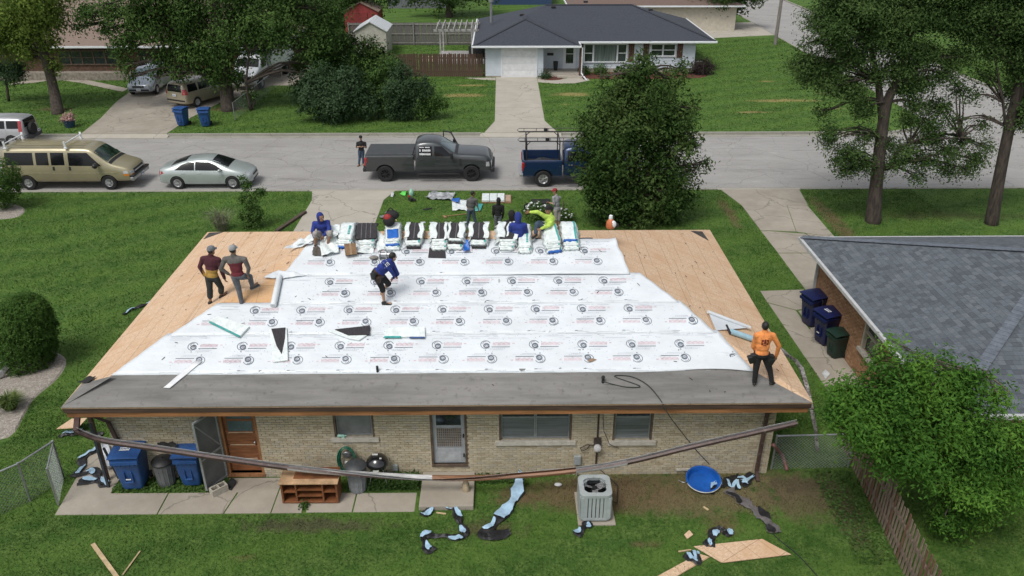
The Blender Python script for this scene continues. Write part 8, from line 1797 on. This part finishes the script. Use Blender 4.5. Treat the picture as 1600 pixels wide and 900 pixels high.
p = at(212, 762); wbin('blue wheeled bin with white sticker on its lid nearest the left house corner', (p.x, p.y+.12, .02), .06, BLB, sticker=True, s=1.06); p = at(303, 757); wbin('blue wheeled bin between the grey can and the grey screen door', (p.x, p.y+.12, .02), .02, BLB, s=.95)
p = at(284, 198); wbin('blue wheeled bin nearest the left driveway across the street', (p.x, p.y+.3, 0), -.2, BLB, s=1.05); p = at(320, 199); wbin('blue wheeled bin on the grass right of its twin across the street', (p.x, p.y+.3, 0), .15, BLB, s=1.05)
p = at(1267, 512); wbin('navy wheeled bin behind by the orange brick wall', (p.x+.12, p.y+.25, 0), -1.25, NVB, NVB, s=1.08); p = at(1288, 540); wbin('navy wheeled bin with white lid sticker in front by the orange brick wall', (p.x+.1, p.y+.2, 0), -1.25, NVB, NVB, sticker=True, s=1.08)
p = at(1305, 563); wbin('low dark green bin under the neighbour window', (p.x+.1, p.y+.25, 0), -1.3, GRB, GRB, s=.82)
def can(label, px, py, m, lm, lid=True, h=.68, r=.24):
    p = at(px, py); p = Vector((p.x, p.y+r*.7, .015)); t = thing('rubbish_can', label, 'rubbish can', tuple(p)); mb = MB(); prof = [(r*.8, 0)]; prof += [(r*(.82+.18*z)+(.004 if k % 2 else 0), z*h) for k, z in enumerate(np.linspace(.02, .95, 9))]+[(r*1.06, h*.96), (r*1.06, h), (r*.98, h), (r*.94, h*.8)]; mb.lathe(prof, p, 28)
    for k in range(14): a = k*2*PI/14; mb.bar(p+Vector((math.cos(a)*r*.83, math.sin(a)*r*.83, .03)), p+Vector((math.cos(a)*r*.98, math.sin(a)*r*.98, h*.9)), .02, .02)
    obj('body', mb, m, t, smooth=True)
    if lid: mb = MB(); mb.lathe([(r*1.1, h-.02), (r*1.12, h+.02), (r*.95, h+.06), (r*.5, h+.1), (r*.15, h+.115), (r*.12, h+.14), (.01, h+.14)], p, 28); obj('lid', mb, lm, t, smooth=True)
    return t
GC = M_('grey_can_plastic', (.13, .135, .14), .6, .2, 4); can('grey rubbish can with black lid between the two blue bins', 258, 762, GC, BLACKP); can('grey rubbish can with dark lid between the wooden cabinet and the grill', 558, 772, M_('pale_grey_can', (.22, .235, .25), .6, .2, 4), M_('charcoal_lid', (.05, .055, .06), .5), h=.72)
# open grey screen door
t = thing('screen_door', 'grey screen door standing open beside the orange wooden door', 'screen door', (-7.0, 16.3, .1)); a0, b0 = Vector((-7.0, 16.3, .12)), Vector((-7.32, 15.72, .12)); dz = Vector((0, 0, 1.98)); d = (b0-a0).normalized()
mb = MB()
for p, q in ((a0, a0+dz), (b0, b0+dz), (a0, b0), (a0+dz, b0+dz), (a0+dz*.45, b0+dz*.45)): mb.bar(p, q, .05, .05)
mb.bar(a0+dz*.46, b0+dz*.98, .03, .03); obj('door_frame', mb, FRM, t); mb = MB(); mb.slab([a0+d*.02, b0-d*.02, b0-d*.02+dz, a0+d*.02+dz], .015, n=Vector((-d.y, d.x, 0))); obj('screen', mb, M_('grey_screen', (.13, .135, .135), .7, .15, 3), t)
# cinder block
p = at(342, 772); t = thing('concrete_block', 'hollow concrete block on the patio by the screen door', 'concrete block', tuple(p)); Mx = Matrix.Rotation(.75, 3, 'Z'); c = p+Vector((0, .05, .11)); mb = MB()
for o_, s_ in (((0, -.085, 0), (.4, .03, .19)), ((0, .085, 0), (.4, .03, .19)), ((-.185, 0, 0), (.03, .14, .19)), ((0, 0, 0), (.03, .14, .19)), ((.185, 0, 0), (.03, .14, .19))): mb.box(c+Mx @ Vector(o_), s_, Mx)
obj('block', mb, M_('cinder_grey', (.42, .39, .33), .95, .15, 20, .8), t)
quadsheet('black_glove', 'black glove dropped beside the concrete block', 'glove', [(353, 762), (362, 750), (370, 756), (361, 768)], BLACKR, .02, .04, 6, pl='g', lift=.02, seed=2); quadsheet('black_scrap', 'black folded felt lying on top of the middle blue bin', 'felt scrap', [(280, 702), (300, 700), (312, 714), (284, 712)], BLACKR, .01, .05, 8, pl='g', lift=1.08, seed=3).location = (0, -1.05, -.02)
# wooden cabinet
t = thing('wooden_cabinet', 'open fronted brown wooden cabinet under the hanging gutter', 'cabinet', (-4.66, 15.45, 0)); CW = M_('reddish_cabinet_wood', (.20, .075, .03), .5, .3, 3, .1, stretch=(1, 1, 6)); CT = M_('pale_cabinet_top', (.46, .30, .17), .6, .3, 2)
x0, x1, y0, y1, h = -5.38, -4.02, 15.32, 15.78, .62; mb = MB()
mb.bb(x0, x0+.05, y0, y1, .03, h); mb.bb(x1-.05, x1, y0, y1, .03, h); mb.bb(x0, x1, y1-.02, y1-.003, .03, h); mb.bb(x0+.05, x1-.05, y0, y1-.02, .03, .08); obj('carcass', mb, CW, t, bev=.006)
mb = MB(); mb.bb(x0-.03, x1+.03, y0-.03, y1+.02, h+.001, h+.035); obj('top', mb, CT, t, bev=.006); mb = MB(); mb.bb(x0+.3, x1-.0, y0+.15, y1+.1, h+.036, h+.06); obj('loose_board', mb, CW, t)
for a in (x0+.36, x1-.36): mb = MB(); mb.bb(a-.02, a+.02, y0+.01, y1-.021, .08, h); obj('divider', mb, CW, t)
for a, b, zz in ((x0+.05, x0+.34, (.34,)), (x0+.38, x1-.38, (.22, .4)), (x1-.34, x1-.05, (.34,))):
    for z in zz: mb = MB(); mb.bb(a, b, y0+.015, y1-.021, z, z+.025); obj('shelf', mb, CW, t)
# stones and bits by the cabinet
mb = MB(); mb.bb(-5.62, -5.32, 15.95, 16.15, .0, .16); mb.bb(-5.55, -5.3, 16.0, 16.2, .2, .26); tag(obj('grey_stool', mb, STEEL, None, bev=.01), 'small grey metal step stool against the wall left of the cabinet', 'step stool')
# hose on reel
t = thing('garden_hose', 'coiled green garden hose hanging on the wall under the small window', 'hose', (-3.9, 16.28, 1)); GH = M_('green_hose', (.01, .16, .10), .5, .2, 9); mb = MB(); c = Vector((-3.92, WALLY-.1, .62))
for k in range(6):
    r1, r2 = .17+.014*k, .34+.016*k; mb.tube([c+Vector((math.cos(a)*r1, -.03*(k % 3), math.sin(a)*r2*(1 if math.sin(a) > 0 else 1.15))) for a in np.linspace(0, 2*PI, 26)], .012, 6)
obj('hose', mb, GH, t, smooth='all'); mb = MB(); mb.ell(c+Vector((0, .03, .12)), (.12, .04, .1), 12); mb.tube([c+Vector((-.1, -.04, .2)), c+Vector((0, -.06, .26)), c+Vector((.1, -.04, .2))], .02, 6); obj('hanger', mb, STEEL, t, smooth='all')
mb = MB(); mb.bb(-4.0, -3.93, WALLY-.07, WALLY-.02, .38, .5); obj('tap_box', mb, WHITEP, t)
# kettle grill
p = Vector((-3.13, 16.0, 0)); t = thing('kettle_grill', 'black kettle barbecue by the back wall', 'barbecue', tuple(p)); c = p+Vector((0, 0, .70)); mb = MB(); mb.lathe([(.02, -.2), (.12, -.18), (.22, -.1), (.27, -.01), (.275, 0), (.27, .01)], c, 28); obj('bowl', mb, M_('black_enamel', (.01, .01, .011), .12, .1, 2, coat=1), t, smooth=True)
mb = MB(); mb.lathe([(.285, .0), (.28, .03), (.25, .11), (.17, .19), (.08, .225), (.01, .235)], c, 28); ld = obj('lid', mb, MATS['black_enamel'], t, smooth=True); mb = MB(); mb.box(c+Vector((-.04, -.02, .27)), (.14, .03, .03)); mb.box(c+Vector((.1, -.1, .21)), (.05, .04, .015)); mb.box(c+Vector((0, -.29, -.03)), (.14, .03, .025)); obj('handle', mb, M_('white_grip', (.6, .6, .58), .5), ld)
for k in range(3): a = R_(90+120*k); mb = MB(); mb.tube([c+Vector((math.cos(a)*.16, math.sin(a)*.16, -.16)), p+Vector((math.cos(a)*.27, math.sin(a)*.27, .0))], .012, 6); obj('leg', mb, STEEL, t)
# plaster figure and bottle
p = at(728, 766, .13); mb = MB(); mb.lathe([(.09, 0), (.1, .05), (.07, .12), (.085, .18), (.06, .25), (.045, .29), (.05, .32), (.01, .35)], p, 12, ex=1.1); tag(obj('garden_figure', mb, M_('tan_plaster', (.42, .34, .23), .8, .3, 9), None, smooth=True), 'small tan plaster garden figure on the stoop', 'garden figure')
t = thing('spray_bottle', 'pale green bottle lying on the small window sill', 'bottle', (-4.0, WALLY, 1.25)); mb = MB(); Mx = Matrix.Rotation(R_(90), 3, 'Y'); mb.lathe([(.03, 0), (.04, .02), (.04, .14), (.018, .18), (.018, .22)], (-4.12, WALLY-.0, 1.265), 12, M=Mx); mb.box((-3.98, WALLY-.03, 1.23), (.08, .03, .1)); obj('bottle', mb, M_('mint_plastic', (.35, .6, .5), .4), t, smooth=True)
# air conditioner
t = thing('air_conditioner', 'pale grey outdoor air conditioner unit on its concrete pad', 'air conditioner', (2.13, 15.05, .03)); ACM = M_('pale_green_grey_paint', (.36, .40, .40), .45, .1, 4); cx, cy, z0, h, hx = 2.12, 14.95, .09, .75, .36
def rr_(hx, r, z, n=5): return [Vector((cx+sx*(hx-r)+r*math.cos(R_(a0+90*k/n)), cy+sy*(hx-r)+r*math.sin(R_(a0+90*k/n)), z)) for sx, sy, a0 in ((1, 1, 0), (-1, 1, 90), (-1, -1, 180), (1, -1, 270)) for k in range(n+1)]
mb = MB(); mb.grid([rr_(hx-.02, .1, z0+.02), rr_(hx-.02, .1, z0+h-.05)], closed=True); obj('coil', mb, M_('dark_coil', (.1, .12, .12), .6), t)
mb = MB(); mb.grid([rr_(hx-.06, .1, z0-.03), rr_(hx+.015, .12, z0), rr_(hx+.015, .12, z0+.06), rr_(hx-.01, .12, z0+.065)], closed=True); obj('base', mb, ACM, t, bev=.004)
for sx in (-1, 1):
    for sy in (-1, 1):
        for k in range(9):
            u = -hx+.12+k*(2*hx-.24)/8
    pass
for side in range(4):
    Mx = Matrix.Rotation(R_(90*side), 3, 'Z')
    for k in range(8):
        u = -.315+k*.09; mb = MB(); c = Vector((cx, cy, 0))+Mx @ Vector((u, -hx-.004, z0+.06+(h-.16)/2)); mb.box(c, (.07, .018, h-.14), Mx); obj('louvre_panel', mb, ACM, t, bev=.005)
mb = MB()
for sx in (-1, 1):
    for sy in (-1, 1): mb.lathe([(.11, z0+.06), (.11, z0+h-.06)], (cx+sx*(hx-.1), cy+sy*(hx-.1), 0), 16)
obj('corner_panel', mb, ACM, t, smooth=True, stuff=True)
mb = MB(); ro = rr_(hx+.02, .14, z0+h); n = len(ro); inner = [Vector((cx+.305*math.cos(math.atan2(p.y-cy, p.x-cx)), cy+.305*math.sin(math.atan2(p.y-cy, p.x-cx)), z0+h)) for p in ro]
mb.grid([rr_(hx+.02, .14, z0+h-.08), ro, [p.copy() for p in inner], [p-Vector((0, 0, .08)) for p in inner]], closed=True); obj('top_cover', mb, ACM, t, bev=.006)
mb = MB()
for r in (.05, .1, .15, .2, .25): mb.tube([Vector((cx+r*math.cos(a), cy+r*math.sin(a), z0+h+.005)) for a in np.linspace(0, 2*PI, 25)], .003, 4)
for k in range(12): a = k*PI/6; mb.tube([(cx+.04*math.cos(a), cy+.04*math.sin(a), z0+h+.006), (cx+.30*math.cos(a), cy+.30*math.sin(a), z0+h+.006)], .003, 4)
obj('fan_grille', mb, BLACKP, t)
mb = MB(); mb.lathe([(.30, z0+h-.2), (.01, z0+h-.2)], (cx, cy, 0), 20); mb.lathe([(.07, z0+h-.15), (.06, z0+h-.06), (.01, z0+h-.05)], (cx, cy, 0), 16); obj('fan_motor', mb, BLACKP, t)
for k in range(3):
    a = R_(30+120*k); Mx = Matrix.Rotation(a, 3, 'Z') @ Matrix.Rotation(.45, 3, 'X'); mb = MB(); mb.box(Vector((cx, cy, z0+h-.1))+Matrix.Rotation(a, 3, 'Z') @ Vector((.15, 0, 0)), (.2, .14, .006), Mx); obj('fan_blade', mb, M_('fan_grey', (.3, .3, .31), .5), t)
mb = MB(); mb.tube([(cx+.37, cy+.1, .3), (cx+.6, cy+.25, .06), (cx+.7, cy+.9, .05), (cx+.2, 16.3, .3)], .012, 6); obj('pipe', mb, BLACKP, t)
# blue pool leaning on the wall
p = at(1096, 752); t = thing('paddling_pool', 'round blue plastic paddling pool leaning on the back wall', 'paddling pool', tuple(p)); c = Vector((p.x, 15.92, .19)); Mx = Matrix.Rotation(R_(12), 3, 'X'); BP = M_('bright_blue_plastic', (.008, .10, .42), .4, .2, 3)
mb = MB(); mb.lathe([(.01, -.12), (.34, -.12), (.39, .0), (.43, .01), (.43, -.01), (.40, -.02), (.36, -.14), (.01, -.14)], c, 30, M=Mx, ex=1.02, ey=.95); obj('pool', mb, BP, t, smooth=True); mb = MB(); mb.tube([c+Mx @ Vector((math.cos(a)*.435, math.sin(a)*.41, -.02)) for a in np.linspace(PI*1.1, PI*1.9, 14)], .016, 6); obj('rim', mb, M_('dull_white_rim', (.5, .5, .46), .5), t, smooth='all')
mb = MB(); mb.tube(smooth_pts([at(1060, 750, .02), at(1068, 754, .03), at(1074, 752, .04), at(1080, 758, .03)], 4), .012, 6); tag(obj('bent_hook', mb, CHROME, None), 'bent metal hook on the bare earth by the pool', 'hook')
mb = MB(); P = smooth_pts([atY(1208, 695, 16.2), at(1222, 712, .35), at(1230, 735, .05)], 4); mb.tube(P, .045, 8); tag(obj('loose_downspout', mb, M_('faded_red_brown', (.2, .09, .08), .6), None, smooth='all'), 'faded red brown downspout elbow behind the chain link fence', 'downspout')
# neighbour side: coiled hose reel
t = thing('hose_reel', 'black hose reel on the orange brick wall behind the navy bins', 'hose reel', (10.7, 24, .9)); mb = MB(); q = at(1298, 468, .9)
for k in range(4): mb.tube([Vector((10.62-.02*k, 23.9+math.cos(a)*(.14+.02*k), .95+math.sin(a)*(.2+.02*k))) for a in np.linspace(0, 2*PI, 18)], .015, 5)
obj('hose', mb, BLACKR, t, smooth='all')
board('pale paper scrap on the side path under the bright tree', [(1284, 583), (1290, 577), (1297, 584), (1290, 592)], m=M_('pale_paper', (.5, .52, .53), .8), name='paper_scrap')
# ------------- front lawn clutter
quadsheet('tarp', 'crumpled grey and white tarp on the front lawn', 'tarp', [(664, 312), (674, 302), (712, 304), (706, 315)], M_('grey_white_tarp', (.42, .44, .46), .5, .4, 3), .006, .07, 14, pl='g', seed=31); quadsheet('wrapper_sheet', 'blue and white wrappers spread behind the walking man', 'wrapper', [(707, 330), (706, 315), (732, 314), (730, 330)], WRAP, .006, .04, 10, pl='g', seed=32); quadsheet('wrapper_sheet', 'bright blue end of the spread wrappers', 'wrapper', [(706, 319), (707, 314), (719, 314), (717, 321)], BLUW, .006, .03, 6, pl='g', lift=.12, seed=33); quadsheet('wrapper_sheet', 'teal and white wrapper right of the walking man', 'wrapper', [(742, 331), (744, 320), (755, 320), (751, 331)], TEAL, .006, .04, 8, pl='g', seed=34)
t = thing('shingle_pallet', 'white wrapped packs laid on a board on the front lawn', 'pallet', tuple(at(775, 318))); q = MB(); a, b = at(752, 318), at(799, 318); q.bb(a.x, b.x, a.y-.0, a.y+1.0, .0, .06); obj('board', q, MATS['cardboard'], t)
for i in range(3): q = MB(); q.bb(a.x+.03+i*.36, a.x+.37+i*.36, a.y+.03, a.y+.95, .06, .17); obj('pack', q, WRAP, t, bev=.02)
q = MB(); q.bb(a.x+1.14, b.x-.03, a.y+.05, a.y+.9, .06, .1); obj('pack', q, M_('tan_pack', (.42, .3, .22), .8), t)
quadsheet('green_bag', 'bright green bag on the grass by the front driveway', 'bag', [(625, 306), (629, 301), (636, 302), (633, 307)], M_('bright_green_plastic', (.12, .6, .1), .5), .02, .05, 6, pl='g', seed=35)
t = thing('water_jug', 'pale green water jug standing near the kerb on the front lawn', 'jug', tuple(at(643, 306))); mb = MB(); mb.lathe([(.1, 0), (.12, .03), (.12, .24), (.06, .32), (.04, .36)], at(643, 306), 12); obj('jug', mb, M_('pale_green_plastic', (.3, .55, .42), .3), t, smooth=True)
quadsheet('paper_cup', 'pale crumpled cup at the edge of the front driveway', 'litter', [(610, 308), (612, 304), (616, 305), (614, 309)], M_('pale_paper', (.5, .52, .53), .8), .01, .05, 4, pl='g', seed=36)
t = thing('nail_gun', 'black and red nail gun lying on the front lawn', 'nail gun', tuple(at(642, 309))); p = at(642, 311, .1); mb = MB(); mb.box(p, (.16, .3, .16), Matrix.Rotation(.6, 3, 'Z')); mb.bar(p, p+Vector((.25, -.2, .02)), .07, .1); obj('body', mb, BLACKP, t, bev=.02); mb = MB(); mb.box(p+Vector((-.08, .1, .1)), (.1, .1, .08)); obj('magazine', mb, M_('red_nylon', (.35, .03, .03)), t, bev=.01)
for i, dx in enumerate((0, 6)): mb = MB(); mb.ell(at(665+dx, 327-i*1.2, .03), (.14, .07, .03), 12, M=Matrix.Rotation(.3, 3, 'Z')); tag(obj('sandal', mb, BLACKR, None, smooth=True), ('left' if i == 0 else 'right')+' one of a pair of black sandals on the front lawn', 'sandal', 'black sandals')
t = thing('hand_tools', 'grey headed tools with crossed yellow wooden handles on the front lawn', 'tools', tuple(at(608, 340)))
for a, b, m in (((603, 335), (616, 347), 'raw_pine'), ((612, 334), (602, 344), 'raw_pine'), ((608, 333), (620, 345), 'raw_pine')): mb = MB(); mb.tube([at(*a, .1), at(*b, .04)], .022, 6); obj('handle', mb, MATS[m], t)
for a in ((600, 338), (608, 332)): mb = MB(); mb.box(at(*a, .08), (.34, .22, .05), Matrix.Rotation(.5, 3, 'Z')); obj('blade', mb, STEEL, t, bev=.01)
mb = MB(); mb.tube([at(694, 338, .04), at(729, 334, .04)], .018, 6); mb.bar(at(693, 337, .04), at(697, 340, .04), .1, .03); tag(obj('rake', mb, M_('weathered_handle', (.32, .19, .1), .8), None), 'wooden handled rake lying on the front lawn', 'rake')
t = thing('wheelbarrow', 'dark wheelbarrow tray behind the man in the lime shirt', 'wheelbarrow', tuple(at(845, 330))); p = at(845, 329); mb = MB(); P = [[p+Vector((-.45+.9*i/6, -.28+.56*j/4, .45-.16*math.sin(PI*j/4)*math.sin(PI*(i+.5)/7))) for j in range(5)] for i in range(7)]; mb.thick(P[::-1], .02); obj('tray', mb, BLACKP, t, smooth='all'); mb = MB(); mb.tube([p+Vector((.45, -.25, .42)), p+Vector((-.4, -.2, .25)), p+Vector((-.6, 0, .2))], .02, 6); mb.tube([p+Vector((.45, .25, .42)), p+Vector((-.4, .2, .25)), p+Vector((-.6, 0, .2))], .02, 6); mb.tube([p+Vector((.2, -.2, .4)), p+Vector((.25, -.22, 0))], .018, 6); mb.tube([p+Vector((.2, .2, .4)), p+Vector((.25, .22, 0))], .018, 6); obj('frame', mb, STEEL, t, smooth='all'); mb = MB(); mb.lathe([(.05, -.04), (.17, -.04), (.19, 0), (.17, .04), (.05, .04)], p+Vector((-.6, 0, .19)), 16, M=Matrix.Rotation(R_(90), 3, 'X')); obj('wheel', mb, BLACKR, t, smooth=True)
mb = MB(); mb.bar(at(432, 361, .06), at(477, 331, .06), .16, .1); tag(obj('timber', mb, M_('dark_old_timber', (.09, .065, .05), .9, .3, 4), None), 'long dark timber edging the front driveway', 'timber')
mb = MB(); mb.bar(at(-4, 590, .1), at(12, 571, .4), .12, .12); tag(obj('steel_post', mb, STEEL, None), 'slanted grey metal post end on the pebbles at far left', 'post')
